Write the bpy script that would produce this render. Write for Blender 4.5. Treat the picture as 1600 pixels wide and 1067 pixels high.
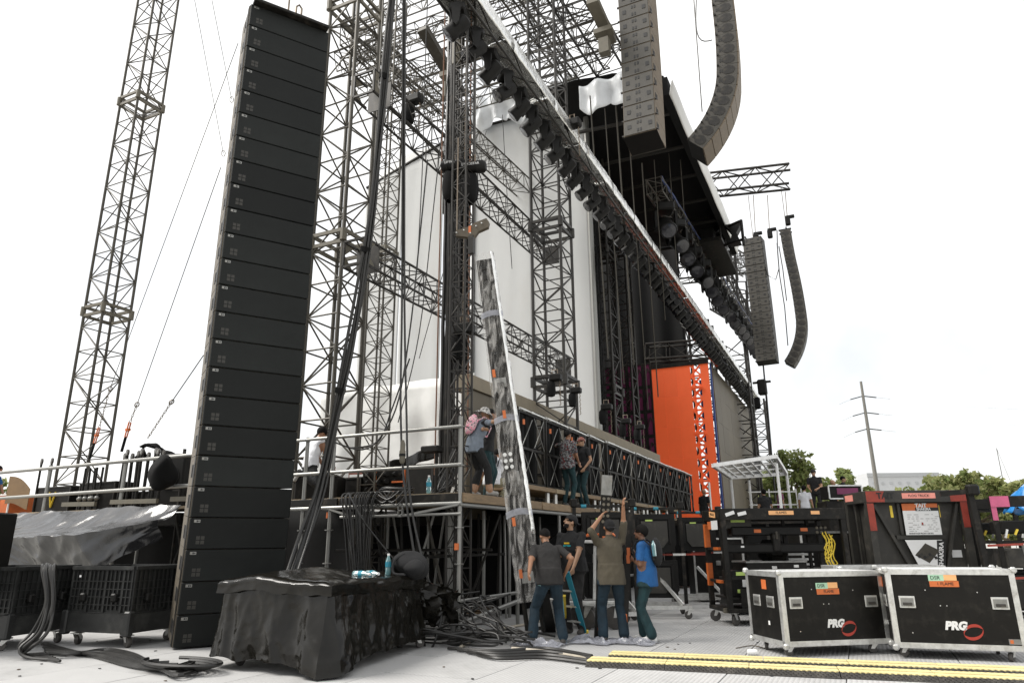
import bpy, bmesh, math, random
from mathutils import Vector, Matrix, Euler, noise
import numpy as np
R = math.radians
random.seed(7)
for o in list(bpy.data.objects): bpy.data.objects.remove(o)
S = bpy.context.scene
COL = S.collection
# ---------------------------------------------------------------- camera
CAM_H, PITCH, YAW, ROLL, FPX = 1.4, R(16.2), R(25.5), R(0.5), 1085.0
_fw = Vector((-math.sin(YAW)*math.cos(PITCH), math.cos(YAW)*math.cos(PITCH), math.sin(PITCH)))
_r0 = Vector((math.cos(YAW), math.sin(YAW), 0)); _u0 = _r0.cross(_fw)
_rt = _r0*math.cos(ROLL) - _u0*math.sin(ROLL); _up = _u0*math.cos(ROLL) + _r0*math.sin(ROLL)
_C = Vector((0, 0, CAM_H))
cam = bpy.data.objects.new('camera', bpy.data.cameras.new('camera')); COL.objects.link(cam)
_m = Matrix((_rt, _up, -_fw)).transposed().to_4x4(); _m.translation = _C
cam.matrix_world = _m
cam.data.sensor_width = 36; cam.data.lens = 36*FPX/1600
cam.data.clip_start = .05; cam.data.clip_end = 3000
S.camera = cam
def at(x, y, X=None, Y=None, Z=None, D=None):
    """point of the place seen at photo position x,y that lies on the plane X=, Y=, Z= or at depth D"""
    r = _fw + _rt*((x-800)/FPX) - _up*((y-533.5)/FPX)
    t = X/r.x if X is not None else Y/r.y if Y is not None else (Z-CAM_H)/r.z if Z is not None else D
    return _C + r*t
def hz(y, X, Y):
    lo, hi = -1.0, 90.0
    for _ in range(50):
        m = (lo+hi)/2; d = Vector((X, Y, m)) - _C
        if 533.5 - FPX*d.dot(_up)/d.dot(_fw) > y: lo = m
        else: hi = m
    return lo
# ---------------------------------------------------------------- sky, sun, exposure
SUN_EL, SUN_AZ = R(50), R(-118)         # azimuth from +Y, negative = towards -X (photo left), behind the camera's left
W = bpy.data.worlds.new('World'); S.world = W; W.use_nodes = True
wt = W.node_tree; wt.nodes.clear()
wo = wt.nodes.new('ShaderNodeOutputWorld'); bg = wt.nodes.new('ShaderNodeBackground')
sk = wt.nodes.new('ShaderNodeTexSky'); sk.sky_type = 'NISHITA'; sk.sun_disc = False
sk.sun_elevation = SUN_EL; sk.sun_rotation = SUN_AZ; sk.air_density = 1.0; sk.dust_density = 4.0
tc = wt.nodes.new('ShaderNodeTexCoord'); nz = wt.nodes.new('ShaderNodeTexNoise')
nz.inputs['Scale'].default_value = 2.2; nz.inputs['Detail'].default_value = 5; nz.inputs['Roughness'].default_value = .55
mr = wt.nodes.new('ShaderNodeMapRange'); mr.inputs[1].default_value = .35; mr.inputs[2].default_value = .6
mr.inputs[3].default_value = .62; mr.inputs[4].default_value = 1.0
mx = wt.nodes.new('ShaderNodeMix'); mx.data_type = 'RGBA'
mx.inputs[7].default_value = (9.3, 9.3, 9.2, 1)      # thick bright cloud layer
wt.links.new(tc.outputs['Generated'], nz.inputs['Vector']); wt.links.new(nz.outputs['Fac'], mr.inputs[0])
wt.links.new(mr.outputs[0], mx.inputs[0]); wt.links.new(sk.outputs[0], mx.inputs[6])
wt.links.new(mx.outputs[2], bg.inputs[0]); bg.inputs[1].default_value = .085
wt.links.new(bg.outputs[0], wo.inputs[0])
sun = bpy.data.objects.new('sun', bpy.data.lights.new('sun', 'SUN')); COL.objects.link(sun)
sun.data.energy = 2.5; sun.data.angle = R(28); sun.data.color = (1, .965, .91)
_sd = Vector((math.sin(SUN_AZ)*math.cos(SUN_EL), math.cos(SUN_AZ)*math.cos(SUN_EL), math.sin(SUN_EL)))
sun.rotation_euler = _sd.to_track_quat('Z', 'Y').to_euler()
sun.location = _sd*200
S.view_settings.view_transform = 'Standard'; S.view_settings.look = 'None'
S.view_settings.exposure = 0.78; S.view_settings.gamma = 1
S.render.engine = 'CYCLES'
# ---------------------------------------------------------------- materials
MATS = {}
def mat(name, col, rough=.6, metal=0., var=.25, vs=3., bump=0., bs=30., stain=None, ss=1.5, rv=.1, spec=None, coat=0., stretch=None, trans=0., ior=None, sr=(.52, .72)):
    m = bpy.data.materials.new(name); m.use_nodes = True; MATS[name] = m
    t = m.node_tree; b = t.nodes['Principled BSDF']; L = t.links
    c = t.nodes.new('ShaderNodeTexCoord'); src = c.outputs['Object']
    if stretch:
        mp = t.nodes.new('ShaderNodeMapping'); mp.inputs['Scale'].default_value = stretch
        L.new(src, mp.inputs[0]); src = mp.outputs[0]
    n = t.nodes.new('ShaderNodeTexNoise'); n.inputs['Scale'].default_value = vs; n.inputs['Detail'].default_value = 6
    n.inputs['Roughness'].default_value = .65; L.new(src, n.inputs['Vector'])
    x = t.nodes.new('ShaderNodeMix'); x.data_type = 'RGBA'
    lo = [max(0, v*(1-var)) for v in col]; hi = [min(1, v*(1+var)) for v in col]
    x.inputs[6].default_value = (*lo, 1); x.inputs[7].default_value = (*hi, 1)
    r_ = t.nodes.new('ShaderNodeMapRange'); r_.inputs[1].default_value = .3; r_.inputs[2].default_value = .7
    L.new(n.outputs['Fac'], r_.inputs[0]); L.new(r_.outputs[0], x.inputs[0]); out = x.outputs[2]
    if stain:
        n2 = t.nodes.new('ShaderNodeTexNoise'); n2.inputs['Scale'].default_value = ss; n2.inputs['Detail'].default_value = 8
        n2.inputs['Roughness'].default_value = .7; L.new(src, n2.inputs['Vector'])
        r2 = t.nodes.new('ShaderNodeMapRange'); r2.inputs[1].default_value, r2.inputs[2].default_value = sr; r2.inputs[4].default_value = .8
        y = t.nodes.new('ShaderNodeMix'); y.data_type = 'RGBA'; y.inputs[7].default_value = (*stain, 1)
        L.new(n2.outputs['Fac'], r2.inputs[0]); L.new(r2.outputs[0], y.inputs[0]); L.new(out, y.inputs[6]); out = y.outputs[2]
    L.new(out, b.inputs['Base Color'])
    r3 = t.nodes.new('ShaderNodeMapRange'); r3.inputs[3].default_value = max(.02, rough-rv); r3.inputs[4].default_value = min(1, rough+rv)
    L.new(n.outputs['Fac'], r3.inputs[0]); L.new(r3.outputs[0], b.inputs['Roughness'])
    b.inputs['Metallic'].default_value = metal
    if spec is not None: b.inputs['Specular IOR Level'].default_value = spec
    if coat: b.inputs['Coat Weight'].default_value = coat; b.inputs['Coat Roughness'].default_value = .12
    if ior: b.inputs['IOR'].default_value = ior
    if trans: b.inputs['Transmission Weight'].default_value = trans
    if bump:
        n3 = t.nodes.new('ShaderNodeTexNoise'); n3.inputs['Scale'].default_value = bs; n3.inputs['Detail'].default_value = 5
        L.new(src, n3.inputs['Vector']); bp = t.nodes.new('ShaderNodeBump'); bp.inputs['Strength'].default_value = bump
        bp.inputs['Distance'].default_value = .02
        L.new(n3.outputs['Fac'], bp.inputs['Height']); L.new(bp.outputs[0], b.inputs['Normal'])
    return m
mat('speaker_black', (.0095, .0108, .0102), .6, var=.35, vs=1.2, bump=.15, bs=300, spec=.22)
mat('speaker_side_lit', (0.1088, 0.0918, 0.0680), .55, var=.25, vs=6, stain=(.08, .07, .055), ss=3)  # sunlit tan of the black cabinet flanks, put into the colour
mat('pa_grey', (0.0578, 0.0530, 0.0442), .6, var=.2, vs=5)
mat('pa_lit', (0.1360, 0.1054, 0.0714), .6, var=.2, vs=5)  # tan copy of the cabinet grey, light from the right painted in
mat('black_plastic', (0.0088, 0.0085, 0.0078), .5, var=.3, vs=6, bump=.1, bs=60, spec=.2)
mat('bin_plastic', (0.0150, 0.0156, 0.0150), .5, var=.35, vs=5, stain=(.06, .06, .055), ss=2)
mat('black_steel', (0.0109, 0.0102, 0.0088), .5, var=.4, vs=8, stain=(.06, .05, .04), ss=5, spec=.2)
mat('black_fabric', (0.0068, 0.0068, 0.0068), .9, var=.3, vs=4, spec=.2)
mat('truss_steel', (0.0605, 0.0550, 0.0440), .5, metal=.4, var=.25, vs=9, stain=(.05, .04, .03), ss=6)
mat('truss_black', (0.0190, 0.0170, 0.0143), .5, metal=.2, var=.35, vs=9, stain=(.07, .06, .045), ss=4)
mat('truss_frame', (0.1142, 0.1023, 0.0762), .6, var=.2, vs=6, stain=(.1, .085, .06), ss=6)
mat('galvanised', (0.248, 0.248, 0.236), .42, metal=.6, var=.25, vs=9, stain=(.2, .18, .15), ss=8)
mat('aluminium', (.62, .62, .60), .38, metal=.7, var=.2, vs=10, stain=(.33, .31, .28), ss=7)
mat('bright_alu', (.75, .75, .74), .4, metal=.3, var=.12, vs=6)
mat('foil', (.78, .78, .76), .25, metal=.85, var=.2, vs=3, bump=1.0, bs=9, stretch=(1, 1, 1))
mat('wood', (0.2312, 0.1632, 0.0952), .75, var=.3, vs=4, stain=(.16, .11, .065), ss=3, bump=.2, bs=40, stretch=(6, 1, 6))
mat('plywood', (0.2720, 0.2108, 0.1360), .75, var=.25, vs=3, stain=(.2, .15, .1), ss=3)
mat('white_scrim', (.49, .495, .49), .85, var=.05, vs=.5, bump=.25, bs=1.2, stain=(.44, .43, .405), ss=.35, stretch=(1, 1, .35))
mat('white_tarp', (.66, .66, .64), .55, var=.08, vs=1.2, bump=.5, bs=3, stain=(.5, .49, .46), ss=.6)
mat('clear_valance', (.72, .74, .76), .3, var=.12, vs=1.5, bump=.6, bs=2.5)
mat('black_tarp', (.008, .0072, .0056), .17, var=.4, vs=1.4, bump=.35, bs=5, rv=.08, ior=1.34)
mat('grey_tarp', (.016, .016, .017), .18, var=.4, vs=1.4, bump=.3, bs=6, rv=.1, ior=1.62)
mat('bracket_brown', (.085, .068, .045), .6, var=.2, vs=6)
_m = mat('clear_film', (.75, .77, .80), .15, var=.1, vs=2, bump=.5, bs=4); _m.node_tree.nodes['Principled BSDF'].inputs['Alpha'].default_value = .30
mat('blue_tarp', (.02, .20, .52), .35, var=.25, vs=3, bump=.5, bs=6)
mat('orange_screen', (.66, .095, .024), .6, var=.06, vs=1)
mat('purple_panel', (.17, .022, .085), .5, var=.3, vs=2)
mat('led_grey', (.105, .088, .060), .62, var=.10, vs=.8, stain=(.10, .085, .06), ss=.5)
mat('led_lip', (0.2040, 0.1734, 0.1224), .7, var=.15, vs=3, stain=(.2, .16, .11), ss=4)
mat('yellow_rubber', (.66, .57, .27), .7, var=.15, vs=5, stain=(.62, .54, .30), ss=4, bump=.25, bs=80)
mat('black_rubber', (.035, .032, .028), .7, var=.3, vs=12, stain=(.11, .1, .085), ss=5, bump=.5, bs=60)
mat('cable_rubber', (0.0136, 0.0129, 0.0116), .42, var=.4, vs=5, spec=.5)
mat('cable_pale', (.45, .40, .32), .5, var=.2, vs=5)
mat('case_laminate', (0.0082, 0.0075, 0.0065), .5, var=.25, vs=4, stain=(.026, .024, .02), ss=6, spec=.2)
mat('case_brown', (.20, .06, .04), .5, var=.2, vs=4)
mat('caster_wheel', (.06, .055, .05), .5, var=.3, vs=10)
mat('orange_paint', (0.5100, 0.1156, 0.0204), .5, var=.2, vs=6)
mat('orange_tape', (0.5440, 0.1360, 0.0340), .6, var=.1, vs=6)
mat('peach_tape', (.80, .42, .18), .6, var=.1, vs=6)
mat('salmon_tape', (.80, .30, .24), .6, var=.1, vs=6)
mat('green_tape', (.36, .58, .42), .6, var=.1, vs=6)
mat('lime_tape', (.45, .60, .15), .6, var=.1, vs=6)
mat('white_paint', (.78, .78, .76), .55, var=.06, vs=5)
mat('white_paper', (.72, .72, .71), .75, var=.04, vs=3)
mat('red_paint', (0.2856, 0.0374, 0.0204), .55, var=.3, vs=6, stain=(.16, .03, .02), ss=8)
mat('logo_red', (0.3420, 0.0315, 0.0180), .5, var=.1)
mat('pink_paint', (0.4760, 0.0952, 0.1904), .55, var=.15, vs=6)
mat('yellow_paint', (.75, .55, .05), .5, var=.15, vs=6)
mat('ladder_blue', (0.0136, 0.2040, 0.2856), .45, var=.15, vs=6)
mat('crate_grey', (0.0306, 0.0286, 0.0238), .6, var=.25, vs=3, stain=(.09, .08, .065), ss=3)
mat('ink', (.012, .012, .012), .6, var=.1)
mat('bottle_plastic', (.22, .44, .46), .12, var=.2, vs=10, trans=.55)
mat('bag_plastic', (.55, .56, .62), .16, var=.25, vs=6, bump=.9, bs=14, trans=.6)
_m = mat('wrap_film', (.55, .53, .50), .10, var=.3, vs=5, bump=1.0, bs=7, rv=.06, ior=1.7); _t = _m.node_tree
_c = _t.nodes.new('ShaderNodeTexCoord'); _mp = _t.nodes.new('ShaderNodeMapping'); _mp.inputs['Scale'].default_value = (5, 5, 1.1); _n = _t.nodes.new('ShaderNodeTexNoise'); _n.inputs['Scale'].default_value = 2.6; _n.inputs['Detail'].default_value = 7; _n.inputs['Distortion'].default_value = 1.2
_r = _t.nodes.new('ShaderNodeMapRange'); _r.inputs[1].default_value = .42; _r.inputs[2].default_value = .72; _r.inputs[3].default_value = .04; _r.inputs[4].default_value = .62
_t.links.new(_c.outputs['Object'], _mp.inputs[0]); _t.links.new(_mp.outputs[0], _n.inputs['Vector']); _t.links.new(_n.outputs['Fac'], _r.inputs[0]); _t.links.new(_r.outputs[0], _t.nodes['Principled BSDF'].inputs['Alpha'])
mat('chain_steel', (.20, .16, .12), .5, metal=.5, var=.3, vs=20)
mat('chain_rust', (.20, .10, .06), .6, metal=.2, var=.3, vs=20)
mat('wire_steel', (.12, .115, .105), .5, metal=.4, var=.2)
mat('lens_glass', (.03, .03, .035), .1, var=.2, spec=.8)
mat('blue_paint', (.025, .06, .22), .5, var=.15)
mat('leaf', (0.1950, 0.2275, 0.0731), .7, var=.45, vs=1.2)
mat('leaf_dark', (0.1595, 0.2063, 0.0600), .7, var=.45, vs=1.2)
mat('leaf_pale', (0.2880, 0.3024, 0.1224), .7, var=.4, vs=1.2)
mat('bark', (.10, .075, .05), .85, var=.3, vs=6)
mat('concrete_pole', (0.1768, 0.1700, 0.1530), .8, var=.12, vs=3)
mat('warehouse', (.45, .46, .47), .6, var=.05, vs=.3)
mat('warehouse_trim', (.36, .37, .38), .6, var=.05, vs=.3)
mat('cardboard', (.20, .13, .07), .85, var=.12, vs=4)
mat('skin_brown', (0.2788, 0.1394, 0.0779), .5, var=.12, vs=12)
mat('skin_mid', (0.3608, 0.2050, 0.1230), .5, var=.12, vs=12)
mat('skin_dark', (0.1640, 0.0779, 0.0451), .5, var=.12, vs=12)
mat('hair_black', (.007, .006, .0055), .75, var=.3, vs=40, bump=.4, bs=120, spec=.15)
mat('cloth_black', (0.0109, 0.0109, 0.0116), .9, var=.3, vs=5, bump=.35, bs=14)
mat('cloth_charcoal', (0.0190, 0.0177, 0.0170), .9, var=.3, vs=5, bump=.35, bs=14)
mat('cloth_olive_grey', (0.0782, 0.0666, 0.0462), .92, var=.15, vs=5, bump=.4, bs=12)
mat('cloth_blue', (0.0082, 0.0816, 0.2448), .85, var=.2, vs=6, bump=.35, bs=14)
mat('denim', (0.0082, 0.0218, 0.0340), .9, var=.35, vs=7, bump=.35, bs=16)
mat('denim_teal', (0.0095, 0.0340, 0.0381), .9, var=.35, vs=7, bump=.35, bs=16)
mat('cloth_white', (.68, .69, .72), .85, var=.08, vs=5, bump=.35, bs=12)
mat('cloth_pale', (.55, .56, .58), .85, var=.08, vs=5, bump=.35, bs=12)
mat('cloth_khaki', (.22, .20, .13), .9, var=.15, vs=5, bump=.3, bs=14)
mat('denim_grey', (.17, .20, .24), .9, var=.2, vs=8, bump=.35, bs=14)
mat('shoe_grey', (.30, .29, .27), .8, var=.2, vs=9)
mat('shoe_dark', (.05, .045, .04), .7, var=.3, vs=9)
mat('sole_white', (.70, .70, .68), .6, var=.1)
mat('band_yellow', (.70, .45, .02), .6, var=.1)
mat('cloth_teal', (.02, .30, .34), .85, var=.2, vs=6)
for _n in ('leaf', 'leaf_dark', 'leaf_pale'):      # thin leaves pass light
    _t = MATS[_n].node_tree; _b = _t.nodes['Principled BSDF']; _tr = _t.nodes.new('ShaderNodeBsdfTranslucent'); _mx = _t.nodes.new('ShaderNodeMixShader'); _mx.inputs[0].default_value = .4
    _t.links.new(_b.inputs['Base Color'].links[0].from_socket, _tr.inputs['Color']); _t.links.new(_b.outputs[0], _mx.inputs[1]); _t.links.new(_tr.outputs[0], _mx.inputs[2])
    _t.links.new(_mx.outputs[0], _t.nodes['Material Output'].inputs['Surface'])
_b = MATS['orange_screen'].node_tree.nodes['Principled BSDF']      # added glow that lifts the orange out of the roof shade
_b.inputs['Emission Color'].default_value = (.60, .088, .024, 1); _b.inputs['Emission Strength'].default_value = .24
def vary(n, lo, hi):      # each cabinet or panel a little different
    t = MATS[n].node_tree; b = t.nodes['Principled BSDF']; i = t.nodes.new('ShaderNodeObjectInfo'); r_ = t.nodes.new('ShaderNodeMapRange'); r_.inputs[3].default_value = lo; r_.inputs[4].default_value = hi
    x = t.nodes.new('ShaderNodeMix'); x.data_type = 'RGBA'; x.blend_type = 'MULTIPLY'; x.inputs[0].default_value = 1
    t.links.new(i.outputs['Random'], r_.inputs[0]); t.links.new(b.inputs['Base Color'].links[0].from_socket, x.inputs[6]); t.links.new(r_.outputs[0], x.inputs[7]); t.links.new(x.outputs[2], b.inputs['Base Color'])
vary('speaker_black', .7, 1.35); vary('led_grey', .88, 1.1); vary('wood', .75, 1.2); vary('plywood', .7, 1.2); vary('white_scrim', .94, 1.05); vary('orange_screen', .95, 1.04)
def spot_mat(name, a, b_, scale, lo, hi, c3=None):
    m = mat(name, a, .85); t = m.node_tree; b = t.nodes['Principled BSDF']
    c = t.nodes.new('ShaderNodeTexCoord'); n = t.nodes.new('ShaderNodeTexNoise'); n.inputs['Scale'].default_value = scale
    n.inputs['Detail'].default_value = 1.5
    r_ = t.nodes.new('ShaderNodeValToRGB'); e = r_.color_ramp.elements
    e[0].position = lo; e[0].color = (*b_, 1); e[1].position = hi; e[1].color = (*a, 1)
    if c3: k = e.new(min(.98, hi+.12)); k.color = (*a, 1); k = e.new(min(.99, hi+.14)); k.color = (*c3, 1)
    t.links.new(c.outputs['Object'], n.inputs['Vector']); t.links.new(n.outputs['Fac'], r_.inputs[0]); t.links.new(r_.outputs[0], b.inputs['Base Color'])
    return m
spot_mat('leopard', (.62, .60, .57), (.02, .018, .016), 55, .46, .5)
spot_mat('floral', (.03, .03, .034), (.22, .03, .028), 26, .34, .40, (.2, .2, .2))
spot_mat('pink_print', (.72, .52, .54), (.08, .07, .09), 28, .36, .42, (.75, .25, .35))
# ribbed roadway panels
def ground_mat(name, base, ribs):
    m = mat(name, base, .75, var=.06, vs=1.1, stain=tuple(v*.58 for v in base), ss=.55)
    t = m.node_tree; L = t.links; b = t.nodes['Principled BSDF']
    c = t.nodes.new('ShaderNodeTexCoord'); g = t.nodes.new('ShaderNodeNewGeometry')
    fine = t.nodes.new('ShaderNodeTexNoise'); fine.inputs['Scale'].default_value = 30; fine.inputs['Detail'].default_value = 6
    L.new(g.outputs['Position'], fine.inputs['Vector'])
    h = fine.outputs['Fac']
    if ribs:
        w = t.nodes.new('ShaderNodeTexWave'); w.wave_type = 'BANDS'; w.bands_direction = 'X'; w.inputs['Scale'].default_value = 6.3
        w.inputs['Distortion'].default_value = .0
        L.new(g.outputs['Position'], w.inputs['Vector'])
        ad = t.nodes.new('ShaderNodeMath'); ad.operation = 'MULTIPLY_ADD'; ad.inputs[1].default_value = 1.2
        L.new(w.outputs['Fac'], ad.inputs[0]); L.new(h, ad.inputs[2]); h = ad.outputs[0]
        # dirt that lies in the grooves
        src = b.inputs['Base Color'].links[0].from_socket
        dm = t.nodes.new('ShaderNodeMix'); dm.data_type = 'RGBA'; dm.blend_type = 'MULTIPLY'
        rr = t.nodes.new('ShaderNodeMapRange'); rr.inputs[1].default_value = .0; rr.inputs[2].default_value = .45; rr.inputs[3].default_value = .30; rr.inputs[4].default_value = 0
        L.new(w.outputs['Fac'], rr.inputs[0]); L.new(rr.outputs[0], dm.inputs[0]); L.new(src, dm.inputs[6])
        dm.inputs[7].default_value = (.45, .43, .40, 1); L.new(dm.outputs[2], b.inputs['Base Color'])
    bp = t.nodes.new('ShaderNodeBump'); bp.inputs['Strength'].default_value = .35; bp.inputs['Distance'].default_value = .01
    L.new(h, bp.inputs['Height']); L.new(bp.outputs[0], b.inputs['Normal'])
ground_mat('roadway', (.435, .433, .428), True)
vary('roadway', .93, 1.05)
ground_mat('field', (.40, .39, .36), False)
# ---------------------------------------------------------------- mesh helpers
def frame(d, up=(0, 0, 1)):
    d = Vector(d).normalized(); u = Vector(up)
    if abs(d.dot(u)) > .98: u = Vector((0, 1, 0)) if abs(d.y) < .9 else Vector((1, 0, 0))
    s = d.cross(u).normalized(); return d, s, s.cross(d).normalized()
class MB:
    def __init__(self): self.v = []; self.f = []; self.mi = []; self.smooth = False; self.cur = 0
    def add(self, vs, fs):
        o = len(self.v); self.v += [Vector(p) for p in vs]
        for f in fs: self.f.append([i+o for i in f]); self.mi.append(self.cur)
        return self
    def box(self, c, s, rot=None):
        c = Vector(c); h = Vector(s)/2
        vs = [Vector((x*h.x, y*h.y, z*h.z)) for x in (-1, 1) for y in (-1, 1) for z in (-1, 1)]
        if rot is not None:
            m = rot if isinstance(rot, Matrix) else Euler(rot).to_matrix(); vs = [m @ p for p in vs]
        return self.add([c+p for p in vs], [(0, 1, 3, 2), (4, 6, 7, 5), (0, 4, 5, 1), (2, 3, 7, 6), (0, 2, 6, 4), (1, 5, 7, 3)])
    def bbox(self, c, s, b=.01, rot=None):
        """box with chamfered edges"""
        bm = bmesh.new(); bmesh.ops.create_cube(bm, size=1)
        bmesh.ops.scale(bm, vec=Vector(s), verts=bm.verts)
        bmesh.ops.bevel(bm, geom=bm.edges[:]+bm.verts[:], offset=b, segments=1, affect='EDGES')
        m = Matrix.Identity(3) if rot is None else (rot if isinstance(rot, Matrix) else Euler(rot).to_matrix())
        c = Vector(c); self.add([m @ v.co + c for v in bm.verts], [[v.index for v in f.verts] for f in bm.faces if not bm.verts.index_update()])
        bm.free(); return self
    def hexa(self, pts):   # 8 points: bottom 4 ring, top 4 ring
        return self.add(pts, [(3, 2, 1, 0), (4, 5, 6, 7), (0, 1, 5, 4), (1, 2, 6, 5), (2, 3, 7, 6), (3, 0, 4, 7)])
    def tube(self, p, q, r, n=6, r2=None, cap=True, up=(0, 0, 1)):
        p, q = Vector(p), Vector(q); d, s, u = frame(q-p, up); r2 = r if r2 is None else r2
        a = [s*math.cos(2*math.pi*(i+.5)/n) + u*math.sin(2*math.pi*(i+.5)/n) for i in range(n)]
        vs = [p+k*r for k in a]+[q+k*r2 for k in a]
        fs = [(i, (i+1) % n, n+(i+1) % n, n+i) for i in range(n)]
        if cap: fs += [tuple(range(n))[::-1], tuple(range(n, 2*n))]
        return self.add(vs, fs)
    def bar(self, p, q, w, h=None, up=(0, 0, 1)):
        p, q = Vector(p), Vector(q); h = w if h is None else h; d, s, u = frame(q-p, up)
        k = [s*(a*w/2)+u*(b*h/2) for a, b in ((-1, -1), (1, -1), (1, 1), (-1, 1))]
        return self.add([p+i for i in k]+[q+i for i in k], [(3, 2, 1, 0), (4, 5, 6, 7), (0, 1, 5, 4), (1, 2, 6, 5), (2, 3, 7, 6), (3, 0, 4, 7)])
    def path(self, pts, r, n=5, closed=False):
        pts = [Vector(p) for p in pts]; N = len(pts); o = len(self.v); prev = None
        for i, p in enumerate(pts):
            a = pts[(i-1) % N] if closed or i else p; b = pts[(i+1) % N] if closed or i < N-1 else p
            d = (b-a)
            if d.length < 1e-6: d = Vector((0, 0, 1))
            d.normalize()
            if prev is None: _, s, u = frame(d)
            else:
                s = prev - d*prev.dot(d)
                s = frame(d)[1] if s.length < 1e-4 else s.normalized()
                u = s.cross(d)
            prev = s; rr = r[i] if isinstance(r, (list, tuple)) else r
            for k in range(n):
                t = 2*math.pi*k/n; self.v.append(p+(s*math.cos(t)+u*math.sin(t))*rr)
        for i in range(N if closed else N-1):
            j = (i+1) % N
            for k in range(n): self.f.append([o+i*n+k, o+i*n+(k+1) % n, o+j*n+(k+1) % n, o+j*n+k]); self.mi.append(self.cur)
        if not closed:
            self.f.append([o+k for k in range(n)][::-1]); self.f.append([o+(N-1)*n+k for k in range(n)]); self.mi += [self.cur]*2
        return self
    def lathe(self, prof, c=(0, 0, 0), axis=(0, 0, 1), n=12, start=0.):
        c = Vector(c); d, s, u = frame(axis); o = len(self.v)
        for r, z in prof:
            for k in range(n): t = 2*math.pi*k/n+start; self.v.append(c+d*z+(s*math.cos(t)+u*math.sin(t))*r)
        for i in range(len(prof)-1):
            for k in range(n): self.f.append([o+i*n+k, o+i*n+(k+1) % n, o+(i+1)*n+(k+1) % n, o+(i+1)*n+k]); self.mi.append(self.cur)
        self.f.append([o+k for k in range(n)][::-1]); self.f.append([o+(len(prof)-1)*n+k for k in range(n)]); self.mi += [self.cur]*2
        return self
    def ell(self, c, r, rot=None, n=10, m=7):
        c = Vector(c); o = len(self.v); M_ = Matrix.Identity(3) if rot is None else (rot if isinstance(rot, Matrix) else Euler(rot).to_matrix())
        vs = [Vector((0, 0, -r[2]))]
        for i in range(1, m):
            a = -math.pi/2+math.pi*i/m
            for k in range(n): t = 2*math.pi*k/n; vs.append(Vector((r[0]*math.cos(a)*math.cos(t), r[1]*math.cos(a)*math.sin(t), r[2]*math.sin(a))))
        vs.append(Vector((0, 0, r[2]))); fs = []
        for k in range(n): fs.append((0, 1+(k+1) % n, 1+k)); fs.append((len(vs)-1, 1+(m-2)*n+k, 1+(m-2)*n+(k+1) % n))
        for i in range(m-2):
            for k in range(n): a = 1+i*n; fs.append((a+k, a+(k+1) % n, a+n+(k+1) % n, a+n+k))
        return self.add([c+M_ @ v for v in vs], fs)
    def grid(self, fn, nu, nv, thick=0):
        o = len(self.v)
        for i in range(nu+1):
            for j in range(nv+1): self.v.append(Vector(fn(i/nu, j/nv)))
        for i in range(nu):
            for j in range(nv):
                a = o+i*(nv+1)+j; self.f.append([a, a+nv+1, a+nv+2, a+1]); self.mi.append(self.cur)
        return self
    def prism(self, poly, h, org=(0, 0, 0), ax=(1, 0, 0), ay=(0, 0, 1)):
        """extrude a 2D polygon (in ax, ay) by h along ax x ay, centred"""
        org = Vector(org); ax = Vector(ax).normalized(); ay = Vector(ay).normalized(); nrm = ax.cross(ay); n = len(poly)
        a = [org+ax*x+ay*y-nrm*h/2 for x, y in poly]; b = [p+nrm*h for p in a]
        return self.add(a+b, [tuple(range(n))[::-1], tuple(range(n, 2*n))]+[(i, (i+1) % n, n+(i+1) % n, n+i) for i in range(n)])
    def mesh(self, name='mesh'):
        me = bpy.data.meshes.new(name); me.from_pydata([tuple(v) for v in self.v], [], self.f)
        me.polygons.foreach_set('use_smooth', [self.smooth]*len(me.polygons))
        if self.smooth: me.set_sharp_from_angle(angle=R(40))
        return me
    def build(self, name, m, parent=None, world=False, kind=None, label=None, solid=0, loc=None, rot=None):
        if world and parent is not None:
            inv = WM(parent).inverted(); self.v = [inv @ v for v in self.v]
        me = self.mesh(name); ms = m if isinstance(m, (list, tuple)) else [m]
        for k in ms: me.materials.append(MATS[k])
        if len(ms) > 1: me.polygons.foreach_set('material_index', self.mi)
        o = bpy.data.objects.new(name, me); COL.objects.link(o)
        if parent is not None: o.parent = parent
        if loc is not None: o.location = loc
        if rot is not None: o.rotation_euler = rot
        if kind: o['kind'] = kind
        if label: o['label'] = label
        if solid:
            md = o.modifiers.new('solid', 'SOLIDIFY'); md.thickness = solid; md.offset = 0
        return o
def WM(o):
    m = Matrix.LocRotScale(o.location, o.rotation_euler, o.scale)
    return WM(o.parent) @ m if o.parent else m
def thing(name, label, cat, loc=(0, 0, 0), rz=0, group=None):
    o = bpy.data.objects.new(name, None); COL.objects.link(o); o.empty_display_size = .2
    o.location = loc; o.rotation_euler = (0, 0, rz); o['label'] = label; o['category'] = cat
    if group: o['group'] = group
    return o
def tag(o, label, cat, group=None):
    o['label'] = label; o['category'] = cat
    if group: o['group'] = group
    return o
def struct(o): o['kind'] = 'structure'; return o
def inst(src, parent, loc=None, rot=None, mw=None, scale=None):
    o = bpy.data.objects.new(src.name.split('.')[0], src.data); COL.objects.link(o); o.parent = parent
    for k in src.keys():
        if k in ('kind', 'label'): o[k] = src[k]
    if mw is not None: o.matrix_local = mw
    else:
        if loc is not None: o.location = loc
        if rot is not None: o.rotation_euler = rot
        if scale is not None: o.scale = scale
    return o
def kids(o): return [c for c in bpy.data.objects if c.parent == o]
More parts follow.
